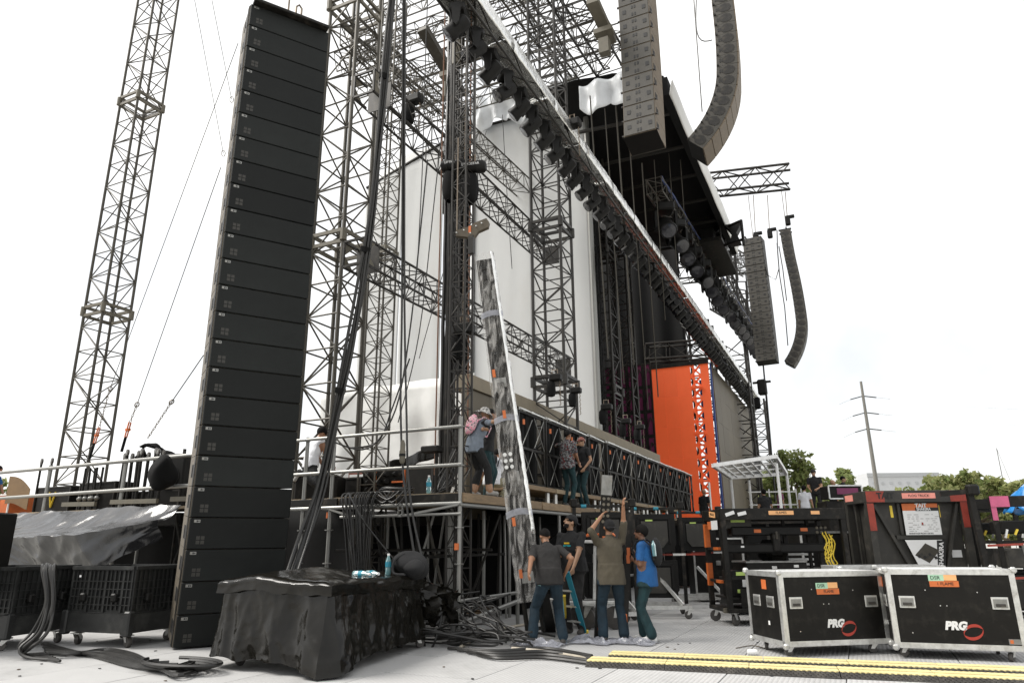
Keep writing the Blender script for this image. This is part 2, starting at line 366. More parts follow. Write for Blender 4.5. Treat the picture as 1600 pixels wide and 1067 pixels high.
def dup(root, loc, rz=0, label=None, group=None, scale=None):
    ch = {}
    for c in bpy.data.objects:
        if c.parent: ch.setdefault(c.parent.name, []).append(c)
    def rec(o, par):
        c = o.copy(); COL.objects.link(c); c.parent = par
        for k in ch.get(o.name, []): rec(k, c)
        return c
    r = rec(root, None); r.location = loc; r.rotation_euler = (0, 0, rz)
    if label: r['label'] = label
    if group: r['group'] = group
    if scale: r.scale = scale
    return r
# unit pieces shared by many objects: a rod 1 long along z, radius 1
def rod_mesh(name, m, n=6):
    b = MB(); b.tube((0, 0, 0), (0, 0, 1), 1, n); me = b.mesh(name); me.materials.append(MATS[m]); return me
RODS = {}
def rod(name, p, q, r, m, parent, n=6):
    """a single straight piece, world coordinates"""
    k = (m, n)
    if k not in RODS: RODS[k] = rod_mesh('rod', m, n)
    p, q = Vector(p), Vector(q); d = q-p
    o = bpy.data.objects.new(name, RODS[k]); COL.objects.link(o); o.parent = parent
    mw = Matrix.LocRotScale(p, d.to_track_quat('Z', 'Y'), (r, r, d.length))
    o.matrix_local = (WM(parent).inverted() @ mw) if parent else mw
    return o
def noise3(p, s=1., o=0.): return noise.noise(Vector(p)*s+Vector((o, o*1.7, o*.3)))
TF = {}
def text_mesh(txt, size, align='CENTER', bold=0., shear=0., ext=.001):
    c = bpy.data.curves.new('txt', 'FONT'); c.body = txt; c.size = size; c.align_x = align; c.align_y = 'CENTER'
    c.extrude = ext; c.offset = bold; c.shear = shear; c.resolution_u = 3
    o = bpy.data.objects.new('txt', c); COL.objects.link(o)
    me = bpy.data.meshes.new_from_object(o.evaluated_get(bpy.context.evaluated_depsgraph_get()))
    bpy.data.objects.remove(o); bpy.data.curves.remove(c)
    return me
def text(name, txt, size, m, parent, mw, bold=0., shear=0., label=None):
    """lettering lying in the local xy plane of matrix mw (parent space)"""
    me = text_mesh(txt, size, bold=bold, shear=shear); me.materials.clear(); me.materials.append(MATS[m])
    o = bpy.data.objects.new(name, me); COL.objects.link(o); o.parent = parent; o.matrix_local = mw
    if label: o['label'] = label
    return o
def face_mw(origin, right, up, off=.003):
    r = Vector(right).normalized(); u = Vector(up).normalized(); n = r.cross(u)
    m = Matrix((r, u, n)).transposed().to_4x4(); m.translation = Vector(origin)+n*off; return m
# ================================================================ ground
g = MB(); g.grid(lambda u, v: ((u-.5)*1600, (v-.35)*1600, -.03), 8, 8)
ground = struct(g.build('ground', 'field'))
PW, PL = 1.2, 2.4
pm = MB(); pm.bbox((0, 0, -.013), (PW-.010, PL-.010, .026), .003)
panel0 = None
for i in range(-12, 7):
    for j in range(1, 10):
        x, y = i*PW+.3, j*PL+(.0 if i % 2 else 1.2)
        if panel0 is None: panel0 = pm.build('roadway_panel', 'roadway', ground, loc=(x, y, 0))
        else: inst(panel0, ground, (x, y, random.uniform(-.0015, .0015)), (random.uniform(-.0006, .0006), random.uniform(-.0006, .0006), 0))
# ================================================================ lattice towers and trusses
def truss(name, label, cat, p0, p1, w, h, bay, rc, rb, m, up=(0, 0, 1), joints=(), single=False, group=None, cross=False, plates=False, jm='truss_frame', n=6, tri=False, horiz=True):
    p0, p1 = Vector(p0), Vector(p1); T = thing(name, label, cat, p0, 0, group)
    d, s, u = frame(p1-p0, up); L = (p1-p0).length
    cs = [s*(a*w/2)+u*(b*h/2) for a, b in ((-1, -1), (1, -1), (1, 1), (-1, 1))]
    if tri: cs = [s*(-w/2)+u*(h/2), s*(w/2)+u*(h/2), u*(-h/2)]
    for c in cs: rod('chord', p0+c, p1+c, rc, m, T, 8)
    N = max(1, round(L/bay)); B = MB(); nc = len(cs)
    for k in range(nc):
        a, b = cs[k], cs[(k+1) % nc]
        for i in range(N):
            q0, q1 = p0+d*(L*i/N), p0+d*(L*(i+1)/N)
            segs = [(q0+a, q1+b)] if (i+k) % 2 else [(q0+b, q1+a)]
            if cross: segs = [(q0+a, q1+b), (q0+b, q1+a)]
            if horiz and (not cross or i % 2 == 0) : segs.append((q0+a, q0+b))
            for e0, e1 in segs:
                if single: rod('brace', e0, e1, rb, m, T, 5)
                else: B.tube(e0, e1, rb, 4, cap=False)
    if not single: B.build('bracing', m, T, world=True, kind='stuff')
    for j in joints:
        f = MB()
        for dz in (-.13, .13):
            z = p0+d*(j+dz*w*1.2)
            for k in range(4): f.bar(z+cs[k]*1.03, z+cs[(k+1) % 4]*1.03, .05*w+.015, .085*w+.01, up=d)
        jf = f.build('joint_frame', jm, T, world=True)
        for c in cs:
            MB().tube(p0+d*(j-.16*w)+c*1.06, p0+d*(j+.16*w)+c*1.06, rc*1.7, 8).build('joint_pin', jm, jf, world=True)
    if plates:
        for e in (0, L):
            MB().box(p0+d*e, (w+.06, h+.06, .02), Matrix((s, u, d)).transposed()).build('end_plate', m, T, world=True)
    return T
def tower(px, py, D, s, ztop, label, name='lattice_tower', m='truss_steel', joints_y=(), rc=.035, rb=.018, bay=.62, single=False, z0=0., cat='tower', group='lattice towers of the stage', jm='truss_frame'):
    c = at(px, py, D=D)
    return truss(name, label, cat, (c.x, c.y, z0), (c.x, c.y, ztop), s, s, bay, rc, rb, m, up=(0, 1, 0), joints=[hz(y, c.x, c.y)-z0 for y in joints_y], single=single, group=group, jm=jm)
tower(134, 700, 20, .87, 24, 'tall free-standing grey lattice tower against the sky at far left', joints_y=(165, 490), rc=.042, rb=.019, bay=.78, single=True)
tower(517, 610, 16, .92, 19.5, 'grey lattice tower rising right behind the tall black speaker stack', joints_y=(19, 384), rc=.05, rb=.023, bay=.80, single=True)
tower(594, 500, 14.5, .40, 14, 'slim lattice mast in front of the white wall left of the cable mast', joints_y=(396,), rc=.022, rb=.011, bay=.36)
tower(868, 600, 18.6, .86, 21, 'lattice tower standing before the white wall behind the silver-topped truss', joints_y=(360, 600), rc=.042, rb=.02, bay=.62, m='truss_black', jm='truss_black')
# left-hand guy lines with shackles and orange turnbuckle
def guy(label, pts, r, chain_from=None, orange=None):
    T = thing('guy_line', label, 'guy line', pts[0], 0, 'guy lines of the towers')
    rod('wire', pts[0], pts[1], r, 'wire_steel', T, 5)
    a, b = Vector(pts[1]), Vector(pts[2])
    # chain links
    n = max(3, int((b-a).length/.07)); d, s, u = frame(b-a); cm = MB()
    for i in range(n):
        c = a.lerp(b, (i+.5)/n); w = s if i % 2 else u
        cm.path([c+d*(.045*math.cos(t))+w*(.018*math.sin(t)) for t in [2*math.pi*k/8 for k in range(8)]], .007, 4, closed=True)
    cm.build('chain', 'chain_steel', T, world=True, kind='stuff')
    MB().path([a+d*(.06*math.cos(t))+s*(.04*math.sin(t)) for t in [2*math.pi*k/10 for k in range(10)]], .012, 5, closed=True).build('shackle', 'chain_steel', T, world=True)
    if orange:
        e = Vector(orange); m_ = MB()
        for k in (-1, 1): m_.bar(b+s*.02*k, b.lerp(e, .5)+s*.02*k, .02, .05)
        m_.box(b.lerp(e, .25), (.10, .06, .05)); m_.build('turnbuckle', 'orange_paint', T, world=True)
        rod('strap', b.lerp(e, .5), e, .03, 'black_fabric', T)
guy('guy wire with orange ratchet turnbuckle left of the speaker stack', [at(345, 262, D=13.5), at(214, 632, D=14.5), at(203, 660, D=14.6)], .008, orange=at(190, 705, D=14.7))
guy('upper guy wire crossing behind the tall left lattice tower', [at(372, 68, D=15), at(172, 607, D=16.5), at(155, 668, D=16.6)], .008, orange=at(140, 716, D=16.7))
guy('short steep guy chain ending beside the speaker stack flank', [at(318, 555, D=13), at(268, 628, D=13.6), at(231, 684, D=13.8)], .010)
for k, (a, b, l) in enumerate([((304, 0), (349, 240), 'thin stay wire left of the speaker stack, lower of two'), ((331, 0), (362, 156), 'thin stay wire ending near the top of the speaker stack')]):
    T = thing('stay_wire', l, 'stay wire', at(*b, D=14), 0, 'stay wires')
    rod('wire', at(*a, D=14), at(*b, D=14), .006, 'wire_steel', T, 5)
    MB().path([at(b[0]+3*math.cos(t), b[1]+5*math.sin(t), D=14) for t in [k*.9 for k in range(7)]], .008, 4, closed=True).build('shackle', 'chain_steel', T, world=True)
# Y-directed rigging trusses
truss('rigging_truss', 'upper black box truss running back past the chain hoists', 'truss', (-7.75, 10.0, 10.25), (-7.75, 19.2, 10.25), .50, .52, .55, .028, .014, 'truss_black', group='rigging trusses', plates=True)
truss('rigging_truss', 'lower black box truss crossing behind the wrapped tall panel', 'truss', (-7.75, 9.9, 6.6), (-7.75, 20.0, 6.75), .46, .5, .52, .026, .013, 'truss_black', group='rigging trusses', plates=True)
# gusset plates at the near end of the two trusses
for z, l in ((10.25, 'bolted gusset corner block at the near end of the upper truss'), (6.6, 'bolted gusset corner block at the near end of the lower truss')):
    T = thing('corner_block', l, 'corner block', (-7.75, 9.7, z), 0, 'truss corner blocks')
    for sx in (-1, 1):
        for sz in (-1, 1): MB().prism([(0, 0), (.3, 0), (0, .26*sz*-1)], .015, (sx*.25, -.2, sz*.25), (0, 1, 0), (0, 0, 1)).build('gusset_plate', 'truss_frame', T)
    f = MB()
    for sx in (-1, 1):
        for sz in (-1, 1): f.bar((sx*.24, -.22, sz*.25), (sx*.24, .18, sz*.25), .04)
        f.bar((sx*.24, -.22, -.25), (sx*.24, -.22, .25), .04); f.bar((-.24, -.22, sx*.25), (.24, -.22, sx*.25), .04)
    f.build('frame', 'truss_black', T)
# roof lattice over the wing: X-directed thin trusses
zr = 19.0
for k, (px, py, l) in enumerate([(650, 55, 'frontmost light roof truss high over the white wing wall'), (660, 128, 'second light roof truss over the wing, behind the cable mast'), (740, 160, 'third light roof truss just above the white wall top'), (780, 20, 'roof truss crossing the top of the photo left of the hung speakers')]):
    p = at(px, py, Z=zr)
    y = p.y
    truss('roof_truss', l, 'truss', (-15.6, y, zr), (-6.2 if k < 3 else -5, y, zr), .45, .7, .75, .03, .015, 'truss_steel', group='light roof trusses', tri=True)
truss('roof_truss', 'Y-running double roof truss with hanging plates near the hung speakers', 'truss', at(870, -40, Z=18), at(965, 118, Z=18), 1.0, .9, .9, .04, .02, 'truss_black', group='light roof trusses')
truss('roof_truss', 'slanting roof truss right of the tower before the wall', 'truss', at(700, -140, Z=18.5), at(903, 128, Z=18.5), .5, .6, .7, .035, .016, 'truss_steel', group='light roof trusses')
truss('roof_truss', 'slanting roof truss descending left behind the hanging cable bundle', 'truss', at(560, 60, Z=16), at(690, 165, Z=16), .6, .6, .6, .03, .015, 'truss_steel', group='light roof trusses')
for k, (px, py, z_, l) in enumerate([(620, 20, 20.5, 'high light roof truss just right of the hanging cable bundle'), (700, 95, 18.2, 'light roof truss crossing behind the near end of the silver-topped truss'), (800, 110, 19.6, 'rear light roof truss above the white wall beside the stage roof')]):
    p = at(px, py, Z=z_); truss('roof_truss', l, 'truss', (-15.4 if k < 2 else -15, p.y, z_), (-5.6, p.y, z_), .5, .7, .7, .03, .016, 'truss_steel', group='light roof trusses', tri=True)
truss('roof_truss', 'light roof truss running back above the slim lattice mast', 'truss', (-10.4, 12, 14.4), (-10.4, 23, 15.2), .6, .6, .6, .03, .015, 'truss_steel', group='light roof trusses')
# slanting beams of the roof
for k, (a, b, w, l) in enumerate([((660, 45), (722, 150), .32, 'slanting steel beam hanging below the roof trusses left of the silver truss'), ((925, 0), (955, 66), .34, 'slanting steel beam with a box fixture left of the hung speakers')]):
    T = thing('roof_beam', l, 'beam', at(*a, D=20), 0, 'slanting roof beams')
    MB().bar(at(*a, D=20), at(*b, D=21.5), w, .2).build('beam', 'truss_frame' if k else 'truss_steel', T, world=True)
    c = at(a[0]*.4+b[0]*.6, a[1]*.4+b[1]*.6+3, D=20.6)
    MB().box(c+Vector((0, 0, -.18)), (.55 if k else .3, .3, .16)).build('box_fixture', 'truss_frame', T, world=True)
    MB().box(c+Vector((0, 0, -.7)), (.3 if k else .1, .25, .5)).build('drop_bracket', 'truss_frame', T, world=True)
# ================================================================ stage house
WY = 23.0
def wallz(py, px): return at(px, py, Y=WY)
# white wing wall: sheets of scrim, each its own piece, on a frame of pipes
T = thing('wing_wall', 'tall white fabric wall closing the side of the stage', 'wall', (-12, WY, 0), 0)
def scrim(x0, x1, z0, z1a, z1b, seed, dy=0.):
    m = MB(); m.smooth = True
    m.grid(lambda u, v: (x0+(x1-x0)*u, WY+dy+.035*noise3((u*3, v*2, seed), 1.4)+.0, z0+((z1a*(1-u)+z1b*u)-z0)*v), 24, 20)
    m.build('fabric_sheet', 'white_scrim', T, world=True, solid=.01)
xa = at(566, 420, Y=WY).x; xb = at(690, 400, Y=WY).x; xc = at(743, 300, Y=WY).x; xd = at(829, 300, Y=WY).x; xe = at(922, 420, Y=WY).x
za, zb = at(590, 255, Y=WY).z, at(690, 225, Y=WY).z; zc, zd, ze = at(743, 203, Y=WY).z, at(829, 180, Y=WY).z, at(900, 160, Y=WY).z
scrim(xa, (xa+xb)/2-.02, 0, za-1.2, (za+zb)/2, 1); scrim((xa+xb)/2+.02, xb, 0, (za+zb)/2, zb, 2)
scrim(xc, xd, 0, zc, zd, 3); scrim(xd+.05, xe, 0, zd, ze, 4, .05)
xp = at(906, 250, Y=WY).x
rod('edge_pipe', (xe+.12, WY-.1, 0), (xe+.12, WY-.1, ze+.3), .11, 'galvanised', T, 10)
rod('edge_pipe', (xc-.1, WY-.05, 0), (xc-.1, WY-.05, zc), .08, 'bright_alu', T, 10)
for x0, x1, z0, z1 in ((xa, xb, za-1.2, zb), (xc, xe, zc, ze)): rod('head_pipe', (x0, WY, z0+.05), (x1, WY, z1+.05), .07, 'black_steel', T, 8)
m = MB(); m.smooth = True      # black masking strip between the two white fields
m.grid(lambda u, v: (xb-.1+(xc-.15-xb+.1)*u, WY+.7+.15*math.sin(u*14)+.1*noise3((u*4, v*6, 9)), at(725, 148, Y=WY).z*v), 16, 24)
tag(m.build('masking_drape', 'black_fabric', solid=.01), 'narrow black drape between the white wall sheets behind the cable mast', 'drape', 'black stage drapes')
# rumpled clear sheeting above the wall
def sheet(x0, x1, y, z0, z1, seed, label, m_='clear_valance', amp=.25):
    m = MB(); m.smooth = True
    m.grid(lambda u, v: (x0+(x1-x0)*u, y+amp*noise3((u*5, v*2, seed), 1.5)+.1*math.sin(u*22+2*noise3((v*2, u, seed))), z0+.25*math.sin(u*9+seed)*(1-v)+(z1-z0)*v), 30, 12)
    tag(m.build('plastic_sheet', m_, solid=.008), label, 'plastic sheet', 'plastic weather sheets')
sheet(at(732, 200, Y=22.6).x, at(822, 175, Y=22.6).x, 22.6, zc-.3, at(770, 145, Y=22.6).z, 3, 'rumpled translucent sheet tied above the white wall left of the tower')
sheet(at(828, 160, Y=22.4).x, at(905, 150, Y=22.4).x, 22.4, zd+.2, at(860, 132, Y=22.4).z, 5, 'translucent sheet above the white wall beside the stage roof corner')
# white tarp wall behind the deck
m = MB(); m.smooth = True
a0, a1 = at(500, 640, Y=15).x, at(742, 640, Y=15).x
m.grid(lambda u, v: (a0+(a1-a0)*u, 15+.10*noise3((u*7, v*3, 2), 1.3)+.05*math.sin(u*30), 2.0+(at(620, 598, Y=15).z+.15*noise3((u*3, 0, 1))-2.0)*v), 40, 14)
tag(m.build('tarp_wall', 'white_tarp', solid=.01), 'low white crinkled tarpaulin screen behind the scaffold deck', 'tarpaulin')
# stage roof: black underside, pale front edge strip
RX, RZ = -4.0, 16.3
y0, y1 = 20.6, at(1146, 386, X=RX).y
T = thing('stage_roof', 'black stage roof canopy with pale front edge behind the hung speakers', 'roof', (-9, 20, 16.3))
m = MB(); m.smooth = True; m.grid(lambda u, v: (RX-(13 if y0+(y1-y0)*v > 23.6 else 4.3)*u, y0+(y1-y0)*v, RZ+.4+.9*math.sin(u*math.pi*.6)+.12*noise3((u*4, v*6, 4))), 12, 20)
m.build('ceiling_cloth', 'black_fabric', T, world=True, solid=.05)
m = MB(); m.bar((RX, y0, RZ), (RX, y1, RZ), .25, .7).build('front_beam', 'black_fabric', T, world=True)
m = MB(); m.smooth = True; m.grid(lambda u, v: (RX+.16+.12*u, y0+(y1-y0)*v, RZ-.36+.55*u+.03*math.sin(v*30)), 4, 40)
m.build('edge_cloth', 'white_tarp', T, world=True, solid=.02)
m = MB(); m.smooth = True
vx = [at(905, 150, Y=20.4).x, at(990, 140, Y=20.4).x]
m.grid(lambda u, v: (vx[0]+(RX-.4-vx[0])*u, 20.4+.15*math.sin(u*18)+.1*noise3((u*6, v*3, 8)), RZ-.1-.35*abs(math.sin(u*7.5))*(1-v)+.95*v), 40, 8)
m.build('valance', 'clear_valance', T, world=True, solid=.01)
for k in range(6):
    y = y0+1.5+k*2.4
    rod('purlin', (RX-(12 if y > 23.6 else 4), y, RZ+.15), (RX, y, RZ-.1), .08, 'truss_black', T, 6)
# black drapes inside
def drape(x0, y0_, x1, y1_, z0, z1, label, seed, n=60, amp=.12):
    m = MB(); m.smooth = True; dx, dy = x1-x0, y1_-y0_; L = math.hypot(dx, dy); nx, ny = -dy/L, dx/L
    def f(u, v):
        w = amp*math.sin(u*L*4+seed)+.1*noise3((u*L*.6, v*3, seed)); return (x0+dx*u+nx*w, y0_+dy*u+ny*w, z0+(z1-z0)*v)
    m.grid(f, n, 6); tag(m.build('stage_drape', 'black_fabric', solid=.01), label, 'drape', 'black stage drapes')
drape(xe+.3, WY+.4, -16, 40.5, 0, 18, 'long black drape lining the wing inside the stage opening', 1)
bx = at(1064, 450, Y=44).x
drape(-17, 44, bx, 44, 0, at(1060, 330, Y=44).z, 'black upstage drape hanging above the orange screen', 2)
# towers inside the opening
def tw(px, py, D, s, zt, l, jy=(), **k):
    c = at(px, py, D=D)
    truss('stage_tower', l, 'tower', (c.x, c.y, 0), (c.x, c.y, zt), s, s, k.get('bay', .8), k.get('rc', .05), k.get('rb', .024), k.get('m', 'truss_black'), up=(0, 1, 0), joints=[hz(y, c.x, c.y) for y in jy], group='towers inside the stage', jm='truss_black')
tw(945, 600, 26, .95, 16.2, 'black lattice tower just right of the white wall edge', (612, 400))
tw(975, 560, 30, .8, 16.2, 'second black lattice tower inside the stage opening beside purple panels')
tw(1090, 500, 47, 1.6, 15.5, 'wide lattice tower against the sky beside the black upstage drape', bay=1.3, rc=.09, rb=.05)
tw(1142, 480, 52, 1.5, 15.5, 'lattice tower against the sky behind the grey side screen', bay=1.2, rc=.09, rb=.05)
tw(1190, 700, 58, 1.3, 12.9, 'far slim lattice mast carrying the end of the silver-topped truss', bay=1.1, rc=.09, rb=.05)
tw(1108, 640, 44, .7, 11.3, 'blue and black lattice post at the right edge of the orange screen', bay=.8, rc=.06, rb=.04, m='blue_paint')
def hy(l, a, b, w, h, bay=1.2, rc=.07, rb=.035, m='truss_black', n='stage_truss'):
    truss(n, l, 'truss', a, b, w, h, bay, rc, rb, m, group='trusses inside the stage')
hy('black truss just above the orange screen', at(1012, 552, Y=43), at(1110, 545, Y=43), 1.0, 1.0)
hy('far box truss between the sky towers right of the drape', at(1090, 372, Y=46), at(1170, 420, Y=62), 1.2, 1.2)
hy('low far box truss below the hanging far lights', at(1120, 470, Y=46), at(1182, 512, Y=64), 1.0, 1.0)
hy('short side truss leading to the far hung speakers', at(1100, 390, Y=40), at(1170, 520, Y=60), 1.4, 1.0)
hy('crossing truss above the orange screen far behind', at(1030, 430, Y=45), at(1130, 420, Y=48), 1.2, 1.2)
# wire-frame scaffolding boxes in the far wing
T = thing('rigging_grid', 'jumble of dark rigging pipes against the sky left of the far speakers', 'rigging', at(1130, 440, Y=50))
for i in range(5):
    for j in range(4):
        a = at(1095+i*16+j*5, 372+i*30+j*8, Y=44+i*3); b = at(1095+i*16+38, 372+i*30+j*14-6, Y=44+i*3)
        rod('pipe', a, b, .05, 'truss_black', T, 5); rod('pipe', a, a+Vector((0, 0, -2.2)), .05, 'truss_black', T, 5); rod('pipe', b, b+Vector((0, 0, -2.0)), .05, 'truss_black', T, 5)
# screens
OY = 41.0
ox0, ox1, oz1 = at(1016, 575, Y=OY).x, at(1103, 572, Y=OY).x, at(1060, 573, Y=OY).z
T = thing('orange_screen', 'big flat orange screen panel at the back of the stage', 'screen', ((ox0+ox1)/2, OY, 0))
sx = at(1080, 600, Y=OY).x
nr, ncx = 6, 3
pwid = (sx-ox0)/ncx; ph = (oz1-.6)/nr
pmb = MB(); pmb.box((0, 0, 0), (pwid-.006, .12, ph-.006)); p0_ = None
for i in range(ncx):
    for j in range(nr):
        l = (ox0+pwid*(i+.5)-T.location.x, 0, .6+ph*(j+.5))
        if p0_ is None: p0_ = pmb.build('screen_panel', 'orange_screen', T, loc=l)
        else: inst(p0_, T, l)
MB().box(((ox0+ox1)/2, OY, oz1+.12), (ox1-ox0+.3, .2, .24)).build('top_rail', 'black_steel', T, world=True)
ob = MB(); sw = at(1097, 600, Y=OY).x-sx; nb = 14; bh = (oz1-2)/nb      # open lattice strip, sky shows through
for i in range(nb):
    z = 2+bh*i
    ob.bar((sx, OY, z), (sx+sw, OY, z+bh), .09, .1); ob.bar((sx+sw, OY, z), (sx, OY, z+bh), .09, .1); ob.bar((sx, OY, z), (sx+sw, OY, z), .10 if i % 4 else .4, .1)
    ob.bar((sx+sw*.3, OY, z), (sx+sw*.3, OY, z+bh), .10, .1)
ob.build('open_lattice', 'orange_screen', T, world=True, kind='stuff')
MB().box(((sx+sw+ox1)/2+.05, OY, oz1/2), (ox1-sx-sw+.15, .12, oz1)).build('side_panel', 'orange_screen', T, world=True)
MB().box((ox1+.25, OY+.05, oz1/2), (.08, .12, oz1)).build('blue_edge', 'blue_paint', T, world=True)
rod('white_post', (at(1110, 780, Y=OY-.5).x, OY-.5, 0), (at(1110, 780, Y=OY-.5).x, OY-.5, 4.6), .06, 'white_paint', T)
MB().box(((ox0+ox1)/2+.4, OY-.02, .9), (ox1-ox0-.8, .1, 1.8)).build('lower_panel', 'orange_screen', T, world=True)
# purple panel backs
T = thing('purple_panel_wall', 'stack of dark purple screen panel backs left of the orange screen', 'screen', (-11, OY-1, 0))
q0 = at(945, 640, Y=OY-1).x; q1 = at(1022, 640, Y=OY-1).x; qz = at(990, 570, Y=OY-1).z
n1, n2 = 6, 8; pw_ = (q1-q0)/n1; ph = qz/n2; b0 = None; fr = None
pb = MB(); pb.bbox((0, 0, 0), (pw_-.12, .16, ph-.12), .05); fb = MB()
for e in ((0, 0, ph/2-.05, pw_, .1), (0, 0, -ph/2+.05, pw_, .1)): fb.box((0, -.05, e[2]), (pw_-.01, .12, .09))
for k in (-1, 1): fb.box((k*(pw_/2-.05), -.05, 0), (.09, .12, ph-.2))
hb = MB().bar((-pw_*.3, -.15, -ph*.2), (pw_*.1, -.15, ph*.25), .05).bar((pw_*.1, -.15, ph*.25), (pw_*.3, -.15, ph*.1), .05)
for i in range(n1):
    for j in range(n2):
        l = (q0+pw_*(i+.5)-T.location.x, 0, ph*(j+.5))
        if b0 is None:
            b0 = pb.build('screen_panel', 'purple_panel', T, loc=l); fr = fb.build('panel_frame', 'truss_black', b0); hd = hb.build('latch_arm', 'truss_steel', b0)
        else:
            k_ = inst(b0, T, l); inst(fr, k_); inst(hd, k_)
# grey-brown side screen, far
GX = -6.6
ya, yb = at(1111, 572, X=GX).y, at(1168, 640, X=GX).y; gz = at(1111, 572, X=GX).z
T = thing('grey_side_screen', 'tall grey-brown screen seen edge-on right of the orange screen', 'screen', (GX, (ya+yb)/2, 0))
n1, n2 = 8, 7; b0 = None; pl, ph = (yb-ya)/n1, gz/n2
pb = MB().box((0, 0, 0), (.14, pl-.008, ph-.008))
for i in range(n1):
    for j in range(n2):
        l = (0, ya+pl*(i+.5)-T.location.y, ph*(j+.5))
        if b0 is None: b0 = pb.build('screen_panel', 'led_grey', T, loc=l)
        else: inst(b0, T, (l[0]+random.uniform(-.004, .004), l[1], l[2]))
for i in range(9): rod('rear_post', (GX-.6, ya+pl*i, 0), (GX-.6, ya+pl*i, gz+.3), .06, 'truss_black', T)
# LED parapet along the stage lip
PX = -7.3
ya, yb = at(725.6, 579, X=PX).y, at(1027, 720, X=PX).y; pz = at(860, 641, X=PX).z
T = thing('stage_lip_screen', 'long low grey-brown screen parapet with pale top edge along the stage front', 'screen', (PX, ya, 2))
n1 = 16; pl = (yb-ya)/n1; b0 = None
pb = MB().box((0, 0, 0), (.14, pl-.006, pz-.32-1.9)); lb = MB().box((-.12, 0, 0), (.5, pl-.006, .3))
for i in range(n1):
    l = (0, pl*(i+.5), (pz-.32+1.9)/2-2)
    if b0 is None:
        b0 = pb.build('screen_panel', 'led_grey', T, loc=l); c0 = lb.build('top_ledge', 'led_lip', T, loc=(0, pl*.5, pz-.15-2))
    else: inst(b0, T, l); inst(c0, T, (0, pl*(i+.5), pz-.15-2+random.uniform(-.006, .006)))
# stage floor
struct(MB().box(((PX-.3-16)/2, 33, 1.9), (16+PX-.3, 40, .2)).build('stage_floor', 'black_steel'))
# ================================================================ scaffold decks
DZ = 2.2; FX, FY = -5.66, 9.88
def clamp(T, p): MB().tube(Vector(p)-Vector((0, 0, .035)), Vector(p)+Vector((0, 0, .035)), .045, 8).build('coupler', 'galvanised', T, world=True)
T = thing('stage_scaffold', 'tube scaffold carrying the plank deck along the stage front', 'scaffold', (FX, FY, 0))
posts = [(FX, FY, 3.42), (-8.26, FY, 3.3), (-8.88, FY, 3.3)]
for x, y, z in posts:
    rod('standard', (x, y, 0), (x, y, z), .035, 'galvanised', T, 10)
    for k in (.55, 1.1, 1.65, 2.0, 2.62, 3.25):
        if k < z: MB().lathe([(.036, -.01), (.075, -.008), (.075, .008), (.036, .01)], (x, y, k), n=8).build('rosette', 'galvanised', T, world=True)
for z, r_, xl in ((3.25, .030, -9.2), (2.63, .030, -9.2), (2.02, .034, -9.3), (1.86, .024, -8.0)):
    rod('guard_rail' if z > 2.2 else 'ledger', (xl, FY-.04, z), (FX+.05, FY-.04, z), r_, 'galvanised', T, 10)
rod('brace', (-8.25, FY-.05, 2.0), (-7.75, FY-.05, 1.86), .022, 'galvanised', T); rod('brace', (-6.6, FY-.05, 1.86), (FX, FY-.05, 2.0), .026, 'galvanised', T)
for x in (-7.35, -6.75):
    b = MB(); b.box((0, 0, .09), (.09, .05, .03)); b.box((0, 0, -.09), (.09, .05, .03)); b.box((0, 0, 0), (.09, .05, .02)); b.box((-.04, 0, 0), (.015, .05, .2)); b.box((.04, 0, 0), (.015, .05, .2))
    b.build('beam_bracket', 'galvanised', T, world=False, loc=(x-FX, -.05, 1.94))
# front run
for i, y in enumerate((12.0, 14.1, 16.2, 18.3, 20.4, 22.6, 25, 28)):
    rod('standard', (FX, y, 0), (FX, y, 2.0), .034, 'galvanised', T, 8)
    rod('standard', (FX-1.1, y-.6, 0), (FX-1.1, y-.6, 2.0), .034, 'galvanised', T, 8)
rod('ledger', (FX+.02, FY, 2.0), (FX+.02, 30, 2.0), .036, 'galvanised', T, 10); rod('ledger', (FX, FY, .55), (FX, 30, .55), .03, 'galvanised', T, 8)
rod('ledger', (FX, FY, .22), (FX+.0, 12.2, .42), .04, 'galvanised', T, 8)
for i in range(14):
    y = 11+i*1.5; x = FX-.6-(i % 4)*.8
    rod('brace', (x, y, 0.05), (x-(.9 if i % 2 else -.9)*.5, y+.6, 1.9), .024, 'galvanised' if i % 3 else 'black_steel', T, 6)
for x in (-6.4, -7.1, -7.9, -8.6):
    for y in (10.9, 12.1, 13.2): rod('standard', (x, y, 0), (x, y, 2), .032, 'galvanised' if (x*10+y*7) % 2 < 1 else 'black_steel', T, 8)
for x in (-6.4, -7.1, -7.9): rod('ledger', (x, FY+.3, 1.2), (x, 13, 1.2), .025, 'black_steel', T, 6)
for z in (.5, 1.3): rod('ledger', (-9, 11.0, z), (FX, 11.0, z), .025, 'black_steel', T, 6)
